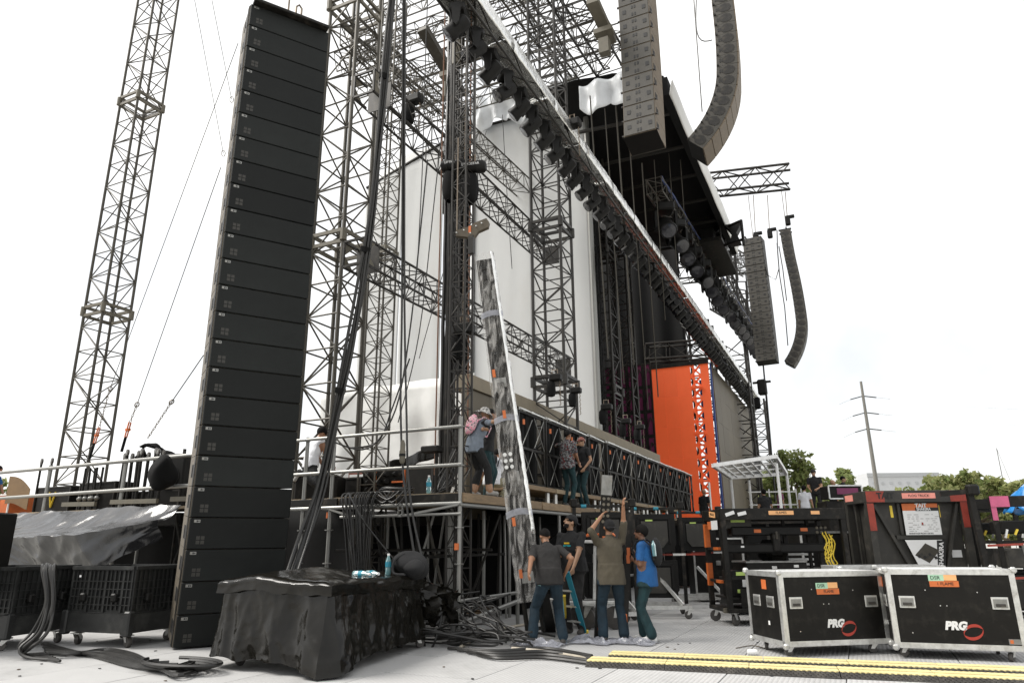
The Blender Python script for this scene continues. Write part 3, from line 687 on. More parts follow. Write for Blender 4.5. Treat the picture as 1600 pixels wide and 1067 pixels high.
# deck planks (each a piece) and timber fascia
pk = MB().box((0, 0, 0), (.296, 2.38, .05)); k0 = None
for i in range(13):
    for j in range(9):
        x, y = FX-.15-i*.3, FY+1.2+j*2.4
        if j > 1 and i > 5: continue
        l = (x-FX, y-FY, DZ-.03+random.uniform(-.004, .004))
        if k0 is None: k0 = pk.build('deck_plank', 'plywood', T, loc=l)
        else: inst(k0, T, l)
fb = MB().bbox((0, 0, 0), (.06, 1.55, .145), .006); k0 = None
for j in range(13):
    l = (.035, .80+j*1.6, DZ-.085)
    if k0 is None: k0 = fb.build('fascia_board', 'wood', T, loc=l)
    else: inst(k0, T, l, (0, 0, random.uniform(-.004, .004)))
fb2 = MB().bbox((0, 0, 0), (1.15, .05, .13), .006); k0 = None
for j in range(3):
    l = (-.6-j*1.2, -.03, DZ-.085)
    if k0 is None: k0 = fb2.build('toe_board', 'black_steel', T, loc=l)
    else: inst(k0, T, l)
for x, y, z in ((FX-.02, FY-.05, 1.36), (-8.3, FY, 1.9)): MB().tube((x, y, z-.05), (x, y, z+.05), .037, 8).build('orange_mark', 'orange_tape', T, world=True)
# second raised step under the black frames
T = thing('raised_step', 'low timber rolling riser carrying the black panel frames', 'platform', (-6.3, 12.9, DZ))
for j in range(9):
    y = 13.0+j*1.55
    MB().bbox((-6.35, y+.75, DZ+.30), (.95, 1.5, .09), .006).build('riser_board', 'wood' if j % 2 == 0 else 'plywood', T, world=True)
    for dx in (-.35, .35):
        for dy in (.2, 1.3): MB().tube((-6.35+dx, y+dy, DZ+.0), (-6.35+dx, y+dy, DZ+.25), .05, 8).build('riser_foot', 'aluminium', T, world=True)
# left scaffold
T = thing('side_scaffold', 'tube scaffold with guard rails on the left behind the bins', 'scaffold', (-14, FY, 0))
LY = 9.88
for x in (-16.38, -13.82, -11.1, -19.2):
    rod('standard', (x, LY, .0), (x, LY, 3.2), .042, 'galvanised', T, 10)
    for z in (3.1, 2.52): clamp(T, (x, LY, z))
for z in (3.12, 2.52): rod('guard_rail', (-21, LY-.06, z-.02), (-9.4, LY-.06, z+.04), .038, 'galvanised', T, 10)
for j in range(6):
    MB().bbox((-20.2+j*1.9, LY+.3, 2.13), (1.86, .9, .05), .005).build('deck_plank', 'plywood', T, world=True)
    MB().bbox((-20.0+j*1.9, LY+.25, 1.92), (.9, .6, .24), .03).build('deck_support', 'black_plastic', T, world=True)
    rod('standard', (-20+j*1.9, LY+.9, 0), (-20+j*1.9, LY+.9, 2.1), .035, 'galvanised', T, 8)
for x0, x1 in ((-15.6, -14.5), (-14.0, -12.6), (-12.2, -10.8)): MB().bar((x0, LY-.08, 2.3), (x1, LY-.08, 2.28), .06, .09).build('plank_clip', 'truss_frame', T, world=True)
lat = MB()
for k in range(5):
    x = -11.9+k*.42
    lat.bar((x, LY-.15, .9), (x+.42, LY-.15, 1.9), .04); lat.bar((x+.42, LY-.15, .9), (x, LY-.15, 1.9), .04); lat.bar((x, LY-.15, .8), (x, LY-.15, 2), .035)
lat.bar((-12, LY-.15, .92), (-9.8, LY-.15, .92), .04); lat.build('lattice_support', 'black_steel', T, world=True)
# added black sheets that block bright ground and darken the space under the decks
drape(-12.6, 13.8, -6.3, 13.8, 0, 2.15, 'added black sheet darkening the space under the deck behind the scaffold tubes', 4, n=40, amp=.06)
drape(-6.9, 13.8, -6.9, 32, 0, 2.3, 'added black sheet darkening the space under the stage front behind the deck tubes', 5, n=60, amp=.06)
# ================================================================ row of black panel frames on the riser
def frame_unit():
    T = thing('panel_frame_cart', 'x', 'panel frame', (0, 0, 0), 0, 'black panel frames along the stage front')
    W_, H_ = 1.30, 1.52
    f = MB()
    for y in (0, W_): f.bar((0, y, 0), (0, y, H_), .06)
    for z in (0.03, H_*.5, H_): f.bar((0, 0, z), (0, W_, z), .05)
    f.build('outer_frame', 'black_steel', T)
    for y, z0, z1 in ((.28, .05, H_+.06), (.52, .05, H_+.06), (.95, .05, H_+.06)):
        MB().bbox((-.1, y, (z0+z1)/2), (.16, .2, z1-z0), .04).build('panel_back', 'black_fabric', T)
        MB().path([(-.08, y-.04, z1), (-.08, y-.04, z1+.06), (-.08, y+.04, z1+.06), (-.08, y+.04, z1)], .012, 5).build('lift_loop', 'aluminium', T)
    for (a, b) in (((.06, .08, .08), (.06, .60, .72)), ((.06, .60, .08), (.06, .08, .72)), ((.06, .70, .8), (.06, W_-.08, 1.45)), ((.06, W_-.08, .8), (.06, .70, 1.45)), ((.06, .08, .8), (.06, .6, 1.4)), ((.06, W_-.08, .1), (.06, .7, .7))):
        MB().bar(a, b, .013).build('cross_brace', 'galvanised', T)
    MB().bar((.05, 0, H_+.05), (.05, W_, H_+.03), .03).build('top_strap', 'aluminium', T)
    MB().box((.05, .18, H_-.22), (.03, .05, .11)).build('orange_tab', 'orange_tape', T)
    return T
fu = frame_unit(); fu.location = (-6.1, 13.05, DZ+.36)
ordn = ['nearest', 'second', 'third', 'fourth', 'fifth', 'sixth', 'seventh', 'eighth', 'ninth', 'tenth', 'eleventh', 'twelfth']
fu['label'] = 'black panel frame nearest the wrapped tall panel on the riser'
for i in range(1, 12):
    dup(fu, (-6.1+random.uniform(-.03, .03), 13.05+i*1.46, DZ+.36), random.uniform(-.03, .03), '%s black panel frame along the stage front counted from the wrapped tall panel' % ordn[i])
# ================================================================ silver-topped light truss
TX = -6.0
ya, yb = 9.6, at(1183, 629, X=TX).y; tz = at(860, 180, X=TX).z
T = thing('light_truss', 'long front truss topped with silver foil and lined with hanging lights', 'truss', (TX, ya, tz))
L = yb-ya
for dx in (-.26, .26):
    for dz in (-.05, -.5): rod('chord', (TX+dx, ya, tz+dz), (TX+dx, yb, tz+dz), .03, 'truss_black', T, 6)
b = MB(); N = 60
for i in range(N):
    y0_, y1_ = ya+L*i/N, ya+L*(i+1)/N
    for dx in (-.26, .26): b.tube((TX+dx, y0_, tz-.05 if i % 2 else tz-.5), (TX+dx, y1_, tz-.5 if i % 2 else tz-.05), .016, 4, cap=False)
    b.tube((TX-.26, y0_, tz-.5), (TX+.26, y1_, tz-.5), .016, 4, cap=False)
b.build('bracing', 'truss_black', T, world=True, kind='stuff')
for i in range(20):
    y0_, y1_ = ya+L*i/20, ya+L*(i+1)/20-.03
    m = MB(); m.smooth = True; sd = i*3.1
    prof = [(-.34, -.42), (-.36, .02), (-.2, .1), (.2, .1), (.37, .03), (.385, -.16), (.36, -.30)]
    def f(u, v):
        k = v*(len(prof)-1); j = min(int(k), len(prof)-2); t = k-j
        x = prof[j][0]*(1-t)+prof[j+1][0]*t; z = prof[j][1]*(1-t)+prof[j+1][1]*t; y = y0_+(y1_-y0_)*u
        return (TX+x+.025*noise3((y*4, v*8, sd)), y, tz+z+.025*noise3((y*4, v*6, sd+5)))
    m.grid(f, 14, 12); m.build('foil_cover', 'foil', T, world=True, solid=.004)
T.rotation_euler = (0, 0, 0)
# a moving-head light: base box, yoke arms, head with lens
def moving_light(name='moving_light', s=1.):
    T = thing(name, 'x', 'stage light', (0, 0, 0))
    bs = MB(); bs.bbox((0, 0, -.10*s), (.34*s, .34*s, .18*s), .03*s); bs.bbox((0, 0, .0), (.12*s, .24*s, .10*s), .02*s)
    bs.build('base', 'black_plastic', T)
    for k in (-1, 1):
        MB().prism([(-.09*s, 0), (.09*s, 0), (.07*s, -.34*s), (.0, -.42*s), (-.07*s, -.34*s)], .05*s, (0, k*.20*s, -.19*s), (1, 0, 0), (0, 0, 1)).build('yoke_arm', 'black_plastic', T)
    h = MB(); h.smooth = True
    h.lathe([(.10*s, -.26*s), (.15*s, -.22*s), (.165*s, -.05*s), (.155*s, .12*s), (.175*s, .24*s), (.165*s, .27*s)], (0, 0, -.50*s), (.75, 0, -.66), 14)
    hd = h.build('head', 'black_plastic', T)
    MB().lathe([(.15*s, .262*s), (.14*s, .28*s), (.06*s, .288*s)], (0, 0, -.50*s), (.75, 0, -.66), 14).build('lens', 'lens_glass', hd)
    return T
ml = moving_light(); nl = 62
for i in range(nl):
    y = 10.1+i*.76
    lab = ('%s stage light from the near end hanging under the silver-topped truss' % ordn[i]) if i < 12 else ('%d%s' % (i+1, {1: 'st', 2: 'nd', 3: 'rd'}.get((i+1) % 10, 'th')))+' stage light from the near end under the silver-topped truss, far part'
    if i == 0: lab = 'nearest stage light hanging under the near end of the silver-topped truss'
    loc = (TX+random.uniform(-.03, .03), y, tz-.52)
    if i == 0: o = ml; o.location = loc; o.rotation_euler = (0, 0, R(200)); o['label'] = lab
    else: o = dup(ml, loc, R(200+random.uniform(-25, 25)), lab)
    o['group'] = 'stage lights under the silver-topped truss' if i < 12 else 'far stage lights under the silver-topped truss'
    o.scale = (1.0,)*3
# inner truss of moving lights with blue cables
IX = -5.4
a, b_ = at(1022, 290, X=IX), at(1178, 528, X=IX)
iz = (a.z+b_.z)/2
truss('light_truss', 'inner light truss with blue cables running under the roof', 'truss', (IX, a.y, a.z), (IX, b_.y, b_.z), .6, .6, .8, .04, .02, 'truss_steel', group=None)
il = moving_light('moving_light', 2.0); n = 16
for i in range(n):
    t = (i+.6)/n; p = Vector((IX, a.y, a.z)).lerp(Vector((IX, b_.y, b_.z)), t)
    o = il if i == 0 else dup(il, (0, 0, 0))
    o.location = (p.x+.1, p.y, p.z-.35); o.rotation_euler = (0, 0, R(-60+random.uniform(-20, 20)))
    o['label'] = 'large light nearest the hung speakers under the inner truss' if i == 0 else '%s large light from the near end under the inner truss' % ordn[i] if i < 8 else '%s large light from the near end, far part of the inner truss' % ordn[i] if i < 12 else '%dth large light from the near end, far part of the inner truss' % (i+1)
    o['group'] = 'large lights under the inner truss' if i < 8 else 'far large lights under the inner truss'
cb = MB()
for k in range(4): cb.path([Vector((IX+.3, a.y, a.z+.3)).lerp(Vector((IX+.3, b_.y, b_.z+.3)), t/30)+Vector((.04*math.sin(t+k*2), 0, .05*math.cos(t*1.3+k))) for t in range(31)], .012, 4)
tag(cb.build('blue_cable_run', 'blue_paint'), 'blue cables lashed along the inner light truss', 'cable')
# dark lights and equipment on the roof underside
T = thing('followspot_platform', 'dark caged platform hanging from the roof edge beside the far truss', 'platform', at(1120, 390, X=-4.6))
c = at(1115, 385, X=-4.8)
for z in (-.6, .55):
    for dx in (-.7, .7): rod('rail', c+Vector((dx, -2.4, z)), c+Vector((dx, 2.4, z)), .05, 'black_steel', T)
    for dy in (-2.4, 0, 2.4): rod('rail', c+Vector((-.7, dy, z)), c+Vector((.7, dy, z)), .05, 'black_steel', T)
for dx in (-.7, .7):
    for dy in (-2.4, -.8, .8, 2.4): rod('post', c+Vector((dx, dy, -.7)), c+Vector((dx, dy, .7)), .045, 'black_steel', T)
MB().bbox(c+Vector((0, 0, -.72)), (1.5, 5, .12), .02).build('floor', 'black_steel', T, world=True)
for dy in (-1.6, .3, 1.7): MB().bbox(c+Vector((0, dy, -.25)), (.7, .9, .8), .06).build('equipment_box', 'black_plastic', T, world=True)
ra, rb_ = at(1118, 362, X=-4.6), at(1158, 345, X=-2.9)
rod('outrigger', ra, rb_, .07, 'black_steel', T); rod('outrigger', ra+Vector((0, 0, -.9)), rb_+Vector((0, 0, -.9)), .07, 'black_steel', T); rod('outrigger', rb_, rb_+Vector((0, 0, -1.2)), .07, 'black_steel', T)
MB().prism([(-.25, -.5), (.25, -.5), (.1, 0), (.4, .5), (-.4, .5), (-.1, 0)], .5, (ra+rb_)/2+Vector((.3, 0, -.5)), (1, 0, 0)).build('spot_lamp', 'black_plastic', T, world=True)
# vertical cables and chains inside the opening
k = 0
for px, y0_, y1_, D, r_ in ((922, 150, 560, 24, .025), (945, 170, 600, 24.5, .02), (962, 160, 570, 24.5, .03), (978, 140, 640, 25, .02), (1003, 255, 620, 26, .025), (1022, 250, 500, 27, .02), (1045, 240, 420, 28, .02), (1063, 250, 330, 28, .02)):
    k += 1; T = thing('drop_line', '%s dark drop line from the white wall inside the stage opening' % (['', 'first']+ordn[1:])[k], 'cable', at(px+16, y1_, D=D), 0, 'dark drop lines inside the stage')
    rod('line', at(px, y0_, D=D), at(px+(y1_-y0_)*.07, y1_, D=D), r_, 'truss_steel', T, 5)
# lights standing on the stage lip and hanging motors
def motor_light(px, py, D, s, l, bag=True):
    c = at(px, py, D=D); T = thing('hoist_motor', l, 'hoist', c, 0, 'hoist motors above the stage lip')
    MB().bbox((0, 0, .0), (.5*s, .32*s, .28*s), .05*s).build('motor_body', 'black_plastic', T)
    MB().path([(.05, 0, .14*s), (.05, 0, .32*s), (-.08, 0, .32*s), (-.08, 0, .14*s)], .02*s, 5).build('hook', 'chain_steel', T)
    if bag:
        m = MB(); m.smooth = True; m.lathe([(.10*s, 0), (.17*s, -.1*s), (.19*s, -.4*s), (.15*s, -.62*s), (.05*s, -.66*s)], (-.2*s, 0, -.1*s), n=10); m.build('chain_bag', 'black_fabric', T)
    c2 = MB()
    for j in range(10): c2.path([(.18*s+.02*math.cos(t)*(j % 2), .02*math.sin(t), -.2*s-j*.1*s+.05*s*math.cos(t)) for t in [0, 1.57, 3.14, 4.71]], .01*s, 4, closed=True)
    c2.build('chain', 'chain_steel', T, kind='stuff')
motor_light(868, 590, 15.2, .55, 'hoist motor with chain bag at the foot of the tower before the wall')
motor_light(900, 610, 16.0, .5, 'second hoist motor right of the tower foot above the stage lip')
motor_light(948, 636, 18.5, .6, 'hoist motor hanging at the white wall edge above the stage lip')
motor_light(978, 658, 21, .6, 'hoist motor in front of the purple panels left one')
motor_light(1000, 667, 23, .6, 'hoist motor in front of the purple panels right one')
motor_light(725, 515, 13.0, .8, 'hoist motor beside the wrapped tall panel above the parapet corner', True)
motor_light(648, 156, 15.5, .75, 'hoist motor with pale top hung below the roof trusses', True)
motor_light(895, 194, 19, .9, 'pale boxed fixture beside the silver-topped truss near the wall edge', False)
# ================================================================ cable mast with chain hoists
T = thing('cable_mast', 'thick vertical mast wrapped in black cables before the white walls', 'mast', (-6.42, 11.0, 2.2))
tp = at(716, -30, Y=11.0)
def vx_(px, z0, z1, r, m, name, wob=.02, n=5, Y=11.0):
    x = at(px, 300, Y=Y).x; pts = [(x+wob*noise3((z, px, 1)), Y+wob*noise3((z, px, 5)), z) for z in np.linspace(z1, z0, 24)]
    MB().path(pts, r, n).build(name, m, T, world=True)
for i, px in enumerate((697, 701, 704, 708, 711, 714)): vx_(px, 2.4, 14, .028 if i % 2 else .04, 'cable_rubber', 'mast_cable', .03)
vx_(713, 11.3, 14.2, .14, 'truss_frame', 'mast_sleeve', .0, 8); vx_(706, 2.3, 14, .07, 'black_steel', 'mast_pole', 0, 8)
for px in (689, 719, 726, 734): vx_(px, 2.6, 14, .016, 'chain_rust' if px in (689, 734) else 'chain_steel', 'hoist_chain', .004, 4, Y=10.9)
vx_(742, 6.5, 14, .012, 'wire_steel', 'wire', 0, 4)
tower(722, 400, 13.2, .30, 13.5, 'dark slim lattice mast directly behind the cable mast and hoists', m='truss_black', rc=.022, rb=.011, bay=.34, jm='truss_black')
def chain_hoist(px, py, l):
    c = at(px, py, Y=10.75); T = thing('chain_hoist', l, 'chain hoist', c, 0, 'chain hoists on the cable mast')
    m = MB(); m.smooth = True; m.lathe([(.05, -.26), (.12, -.24), (.13, -.1), (.115, -.09), (.115, .05), (.13, .06), (.13, .2), (.09, .25)], (0, 0, 0), (1, .25, 0), 12); m.build('motor_body', 'black_plastic', T)
    MB().path([(-.03, 0, .1), (-.03, 0, .26), (.03, 0, .28), (.03, 0, .1)], .018, 5).build('hook', 'chain_steel', T)
    m = MB(); m.smooth = True
    m.grid(lambda u, v: ((.12+.05*math.sin(v*3.0))*math.cos(u*6.283)*(1 if v < .95 else .6)-.07, (.11+.04*math.sin(v*3.0))*math.sin(u*6.283)*(1 if v < .95 else .6), -.15-.62*v+.02*math.sin(u*12.6)), 14, 8)
    m.build('chain_bag', 'black_fabric', T, solid=.006)
    text('lettering', 'LIFTKET' if px < 720 else 'LOADSTAR', .07, 'white_paper', T, face_mw((0, -.135, .01), (.97, .25, 0), (0, 0, 1)))
chain_hoist(709, 259, 'left black chain hoist with bag on the cable mast'); chain_hoist(740, 262, 'right black chain hoist with bag on the cable mast')
# T-shaped spreader bracket hanging over the wrapped panel
c = at(738, 368, Y=10.2); T = thing('spreader_bracket', 'brown steel T-shaped lifting bracket above the wrapped tall panel', 'bracket', c)
MB().prism([(-.30, .0), (-.30, .10), (-.05, .16), (.06, .23), (.27, .30), (.32, .22), (.30, .12), (.12, .05), (.04, -.06), (-.02, -.08), (-.10, -.04)], .10, (0, 0, 0), (.96, .28, 0), (0, 0, 1)).build('plate', 'bracket_brown', T)
MB().box((.0, -.03, -.2), (.10, .08, .35)).build('stem', 'truss_black', T)
MB().box((-.02, -.062, .1), (.05, .01, .13)).build('orange_tag', 'orange_tape', T)
for x, z in ((-.25, .05), (-.12, .09), (.1, .15), (.2, .2), (.0, .02)): MB().tube((x, -.04+x*.28, z), (x, -.08+x*.28, z), .014, 6).build('bolt', 'aluminium', T)
MB().path([(-.3, -.05, .05+.07*j) for j in range(30)], .014, 4).build('hoist_chain', 'chain_steel', T)
# wrapped tall panel held upright
A, B = at(822, 950, Y=10.15), at(754, 398, Y=10.0)
A = Vector((A.x, 10.35, .55)); B = Vector((at(754, 396, Y=9.9).x, 9.95, at(754, 396, Y=9.9).z))
d = (B-A).normalized(); sd = Vector((.92, .38, 0)); sd = (sd-d*sd.dot(d)).normalized(); nn = d.cross(sd)
if nn.y > 0: nn = -nn
T = thing('wrapped_panel', 'tall tilted panel wrapped in shiny clear film held by the crew', 'panel', A)
L = (B-A).length; m = MB(); m.smooth = True
def f(u, v):
    w, t = .165+.045*(1-v), .08; z = L*v; a = u*4; k = int(a) % 4; q = a-int(a)
    c = [(-w, -t), (w, -t), (w, t), (-w, t)]; x = c[k][0]*(1-q)+c[(k+1) % 4][0]*q; y = c[k][1]*(1-q)+c[(k+1) % 4][1]*q
    s_ = 1+.10*noise3((u*9, z*3, 1))+.05*noise3((u*30, z*9, 2))
    return A+d*z+sd*(x*s_)+nn*(-y*s_)
m.grid(f, 24, 90); m.build('film_wrap', 'wrap_film', T, world=True)
m = MB(); m.smooth = True
m.grid(lambda u, v: A+d*(L*(.17+.83*u))+sd*(.172+.04*(1-u)*.83+.012*noise3((u*40, v*3, 3)))+nn*((v-.5)*.24+.02*noise3((u*25, v, 8)))+sd*(-.05*(abs(v-.5)*2)**3), 60, 5)
m.build('silver_edge', 'foil', T, world=True, solid=.006)
for z, s_ in ((1.2, -1), (3.6, -1), (.42, -1), (2.9, .2)): MB().box(A+d*z+sd*(-.10*abs(s_))+nn*.095, (.05, .02, .13), Matrix((sd, nn, d)).transposed()).build('orange_tag', 'orange_tape', T, world=True)
for k in range(6): MB().tube(A+d*(2.05+.1*(k//2))+sd*(-.1+.09*(k % 2))+nn*.09, A+d*(2.05+.1*(k//2))+sd*(-.1+.09*(k % 2))+nn*.115, .032, 8).build('lens', 'aluminium', T, world=True)
for z in (1.25, 2.75, 4.55):
    m = MB(); m.smooth = True; m.grid(lambda u, v: A+d*(z+.10*v+.05*math.sin(u*3))+sd*((u-.5)*(.36+.08*(1-z/L)))+nn*(.088+.012*noise3((u*6, v*3, z))), 10, 4); m.build('film_band', 'bag_plastic', T, world=True)
Mw = Matrix((sd, nn, d)).transposed()
MB().box(A+d*(L*.5)-nn*.03, (.26, .02, L*.97), Mw).build('backboard', 'black_steel', T, world=True)
for k in (-1, 1): MB().bar(A+sd*k*.12+d*.05, A+sd*k*.11+d*(L*.98), .05, .07).build('inner_rail', 'black_steel', T, world=True)
for i in range(11): z = .35+i*(L-.6)/10; MB().box(A+d*z+nn*.01, (.20, .03, .05 if i % 3 else .16), Mw).build('cross_piece', 'galvanised' if i % 3 == 0 else 'black_plastic', T, world=True)
for z, h_ in ((1.8, .4), (3.2, .5), (4.3, .35), (5.0, .5)): MB().bbox(A+d*z-sd*.02+nn*.02, (.12, .06, h_), .01, Mw).build('module', 'crate_grey', T, world=True)
rail = MB()
for k in (-1, 1): rail.bar(A+sd*k*.12-d*.45, A+sd*k*.12+d*1.2, .05, .06)
rail.bar(A-sd*.14-d*.4, A+sd*.14-d*.4, .05); rail.build('lower_frame', 'black_steel', T, world=True)
# ================================================================ hung line arrays
def line_array(name, label, anchor, zbot, n, bw, bh, bd, rz, curve, mback, mfront, mside, taper=.1, group=None, detail='rear', ztop=None):
    """anchor = x,y of the front centre of the straight part; local -y is the front"""
    tilt = []; a = 0.
    for i in range(n): a += curve(i); tilt.append(a)
    drop = sum(bh*math.cos(t) for t in tilt); top = zbot+drop
    T = thing(name, label, 'line array' if name == 'line_array' else 'speaker stack', (anchor[0], anchor[1], top), rz, group)
    w, h = bw/2, bh/2; y = z = 0.; me = None; pc = []
    for i, t in enumerate(tilt):
        ca, sa = math.cos(t), math.sin(t)
        mw = Matrix.Translation((0, y+h*sa, z-h*ca)) @ Matrix.Rotation(t, 4, 'X')
        if me is None:
            b = MB(); g = .006
            b.hexa([(-w, .03, -h+g), (w, .03, -h+g), (w-taper, bd, -h*.96), (-w+taper, bd, -h*.96), (-w, .03, h-g), (w, .03, h-g), (w-taper, bd, h*.96), (-w+taper, bd, h*.96)])
            me = o = b.build('speaker_box', mside, T); o.matrix_local = mw
            fr = MB(); fr.bbox((0, .008, 0), (bw-.02, .05, bh-.016), .008); gr = fr.build('grille', mfront, o); pc = [(gr, [])]
            pc.append((MB().box((0, bd+.01, 0), (2*(w-taper)-.03, .02, bh*.9)).build('back_plate', mback, o), []))
            sd = Vector((-taper, bd-.03, 0)).normalized()     # direction of the right flank front->back (mirrored for left)
            if detail == 'stack':
                for k in (-1, 1):
                    for q in (.30, .52):
                        c = Vector((k*(w-taper*q), .03+(bd-.03)*q, 0)); rot = Matrix.Rotation(math.atan2(taper, bd)*k, 3, 'Z')
                        pc.append((MB().box(c+Vector((k*.002, 0, 0)), (.012, bd*.11, bh*.42), rot).build('handle_slot', 'ink', o), []))
                    q = .12; c = Vector((k*(w-taper*q), .03+(bd-.03)*q, 0)); pc.append((MB().box(c, (.02, bd*.16, bh*.97), Matrix.Rotation(math.atan2(taper, bd)*k, 3, 'Z')).build('rigging_strip', 'black_steel', o), []))
                for ix in (0, 1):
                    for iz in (0, 1): pc.append((MB().box((-w+.145+ix*.062, -.0185, -h+.10+iz*.062), (.05, .004, .05)).build('logo_square', 'crate_grey', o), []))
                bd_ = MB().box((-w+.105, -.0185, h-.05), (.085, .004, .04)).build('badge', 'galvanised', o)
                bk = MB().box((-w+.105, -.0215, h-.05), (.018, .004, .026)); bk.box((-w+.128, -.0215, h-.05), (.014, .004, .02)); mk = bk.build('badge_mark', 'ink', bd_)
                pc.append((bd_, [mk]))
            else:
                for x in (-.3*bw, .28*bw): pc.append((MB().box((x, bd+.024, .02), (.10*bw, .01, .26*bh)).build('connector_plate', 'ink', o), []))
                for zz in (-.25*bh, .25*bh):
                    for x in (-.035*bw, .045*bw): pc.append((MB().box((x, bd+.024, zz), (.045*bw, .01, .2*bh)).build('handle_slot', 'ink', o), []))
                for k in (-1, 1):
                    rot = Matrix.Rotation(math.atan2(taper, bd)*k, 3, 'Z')
                    if detail == 'side':
                        c = Vector((k*(w-taper*.40+.003), .03+bd*.40, 0)); pl = MB(); u_ = rot @ Vector((0, 1, 0))
                        pl.prism([(.16*math.cos(t_)*1.2, max(-.15, .17*math.sin(t_))) for t_ in [2*math.pi*j/12 for j in range(12)]], .012, c, u_, (0, 0, 1)); pc.append((pl.build('side_horn_plate', 'truss_black', o), []))
                    for q in (.72, .84):
                        c = Vector((k*(w-taper*q+.004), .03+(bd-.03)*q, 0)); pc.append((MB().box(c, (.012, bd*.07, bh*.3), rot).build('side_slot', 'ink', o), []))
                    pc.append((MB().tube((k*(w-taper*.9), bd*.96, -h*.8), (k*(w-taper*.9)+k*.05, bd*.96, -h*.8), .035, 6).build('rigging_pin', 'truss_black', o), []))
        else:
            o = inst(me, T, mw=mw)
            for q, sub in pc:
                c = inst(q, o)
                for s_ in sub: inst(s_, c)
        z -= bh*ca; y += bh*sa
    o.name = 'speaker_box'; MB().box((0, (bd+.03)/2, -h+.0), (bw-.06, bd-.06, .012)).build('bottom_panel', 'black_plastic', o)  # black sheet added to darken the underside against light bounced off the ground
    fb = MB()
    for k in (-.3, .3): fb.bar((k*bw, -.05, .06), (k*bw, bd+.1, .06), .06, .1)
    fb.bar((-.4*bw, bd*.4, .14), (.4*bw, bd*.4, .14), .07, .08); fb.build('fly_frame', 'black_steel', T)
    for k in ((0, bd*.4),): MB().tube((0, k[1], .1), (0, k[1], 3.0), .018, 6).build('hoist_chain', 'chain_steel', T)
    return T
line_array('line_array', 'big hung speaker array in front of the stage roof, rear connectors towards us', (-4.02, 17.95), 12.15, 18, 1.02, .52, .92, R(180), lambda i: (.0 if i < 9 else .012), 'pa_grey', 'pa_grey', 'pa_lit', .06, 'hung line arrays')
line_array('line_array', 'strongly curved hung side array right of the big one', (-1.48, 20.7), 13.25, 20, 1.15, .40, .66, R(90+4), lambda i: (.0 if i < 8 else .018 if i < 13 else .10), 'pa_lit', 'pa_lit', 'pa_grey', .05, 'hung line arrays', 'side')
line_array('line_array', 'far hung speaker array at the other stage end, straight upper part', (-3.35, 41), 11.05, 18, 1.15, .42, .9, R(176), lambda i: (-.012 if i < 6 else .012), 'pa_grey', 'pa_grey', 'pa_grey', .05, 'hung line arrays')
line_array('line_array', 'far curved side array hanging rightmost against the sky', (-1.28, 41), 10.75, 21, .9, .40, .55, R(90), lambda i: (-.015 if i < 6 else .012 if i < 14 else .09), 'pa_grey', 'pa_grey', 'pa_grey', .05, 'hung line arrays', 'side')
# cantilever truss for the far arrays, and its motors
truss('cantilever_truss', 'open truss arm sticking out right of the stage roof above the far arrays', 'truss', at(1105, 290, Y=40), at(1234, 262+14, Y=40), .8, 1.25, 1.05, .075, .04, 'truss_black', tri=False, horiz=False)
for px, py, yb, l in ((1178, 305, 378, 'drop chain left of the far straight array'), (1200, 305, 372, 'middle drop chain above the far arrays'), (1228, 300, 352, 'right drop chain above the far curved array')):
    T = thing('drop_chain', l, 'hoist chain', at(px, yb, Y=40.5), 0, 'drop chains over the far arrays')
    rod('chain', at(px-1, py, Y=40.5), at(px+3, yb, Y=40.5), .022, 'chain_steel', T, 5)
    MB().bbox(at(px+3, yb-6, Y=40.5), (.28, .28, .5), .05).build('motor_body', 'black_plastic', T, world=True)
    MB().bbox(at(px+6, yb-13, Y=40.5), (.5, .2, .18), .03).build('motor_arm', 'black_plastic', T, world=True)
for k, pts in enumerate([[(1190, 395), (1199, 430), (1212, 437), (1217, 420), (1215, 395), (1214, 360)], [(1214, 380), (1218, 430), (1226, 480), (1231, 540)], [(1217, 385), (1223, 420), (1229, 470)]]):
    m = MB(); m.smooth = True; m.path([at(x, y, Y=40.3) for x, y in pts], .03, 5)
    tag(m.build('speaker_cable', 'cable_rubber'), ['speaker cable looping between the two far arrays', 'speaker cable dropping beside the far curved array', 'short spare cable beside the far curved array'][k], 'cable')
for k, (a, b, l) in enumerate((((1084, 0), (1097, 175), 'thin cable hanging between the two big arrays'), ((1088, 0), (1113, 62), 'slack cable running into the curved side array'))):
    m = MB(); m.smooth = True; m.path([at(a[0]+(b[0]-a[0])*t+(0 if k == 0 else -10*math.sin(t*3.1)), a[1]+(b[1]-a[1])*t+(25*math.sin(t*3.1) if k else 0), Y=21) for t in np.linspace(0, 1, 10)], .02, 5)
    tag(m.build('speaker_cable', 'cable_rubber'), l, 'cable')
for px, y0_, y1_ in ((1192, 565, 700), (1196, 600, 712)):
    m = MB(); m.path([at(px, y0_, Y=42), at(px+(y1_-y0_)*.14, y1_+70, Y=42)], .05, 5)
    tag(m.build('tie_down_cable', 'cable_rubber'), 'dark tie-down cable below the far straight array', 'cable', 'tie-down cables below the far array')
c = at(1191, 605, Y=42); T = thing('ballast_motor', 'dark hoist hanging below the far straight array', 'hoist', c)
MB().bbox((0, 0, 0), (.5, .5, .9), .08).build('motor_body', 'black_plastic', T); MB().bbox((-.35, 0, -.9), (.3, .3, .7), .08).build('chain_bag', 'black_fabric', T); MB().bar((-.5, 0, .3), (.5, 0, .3), .12).build('arm', 'truss_black', T)
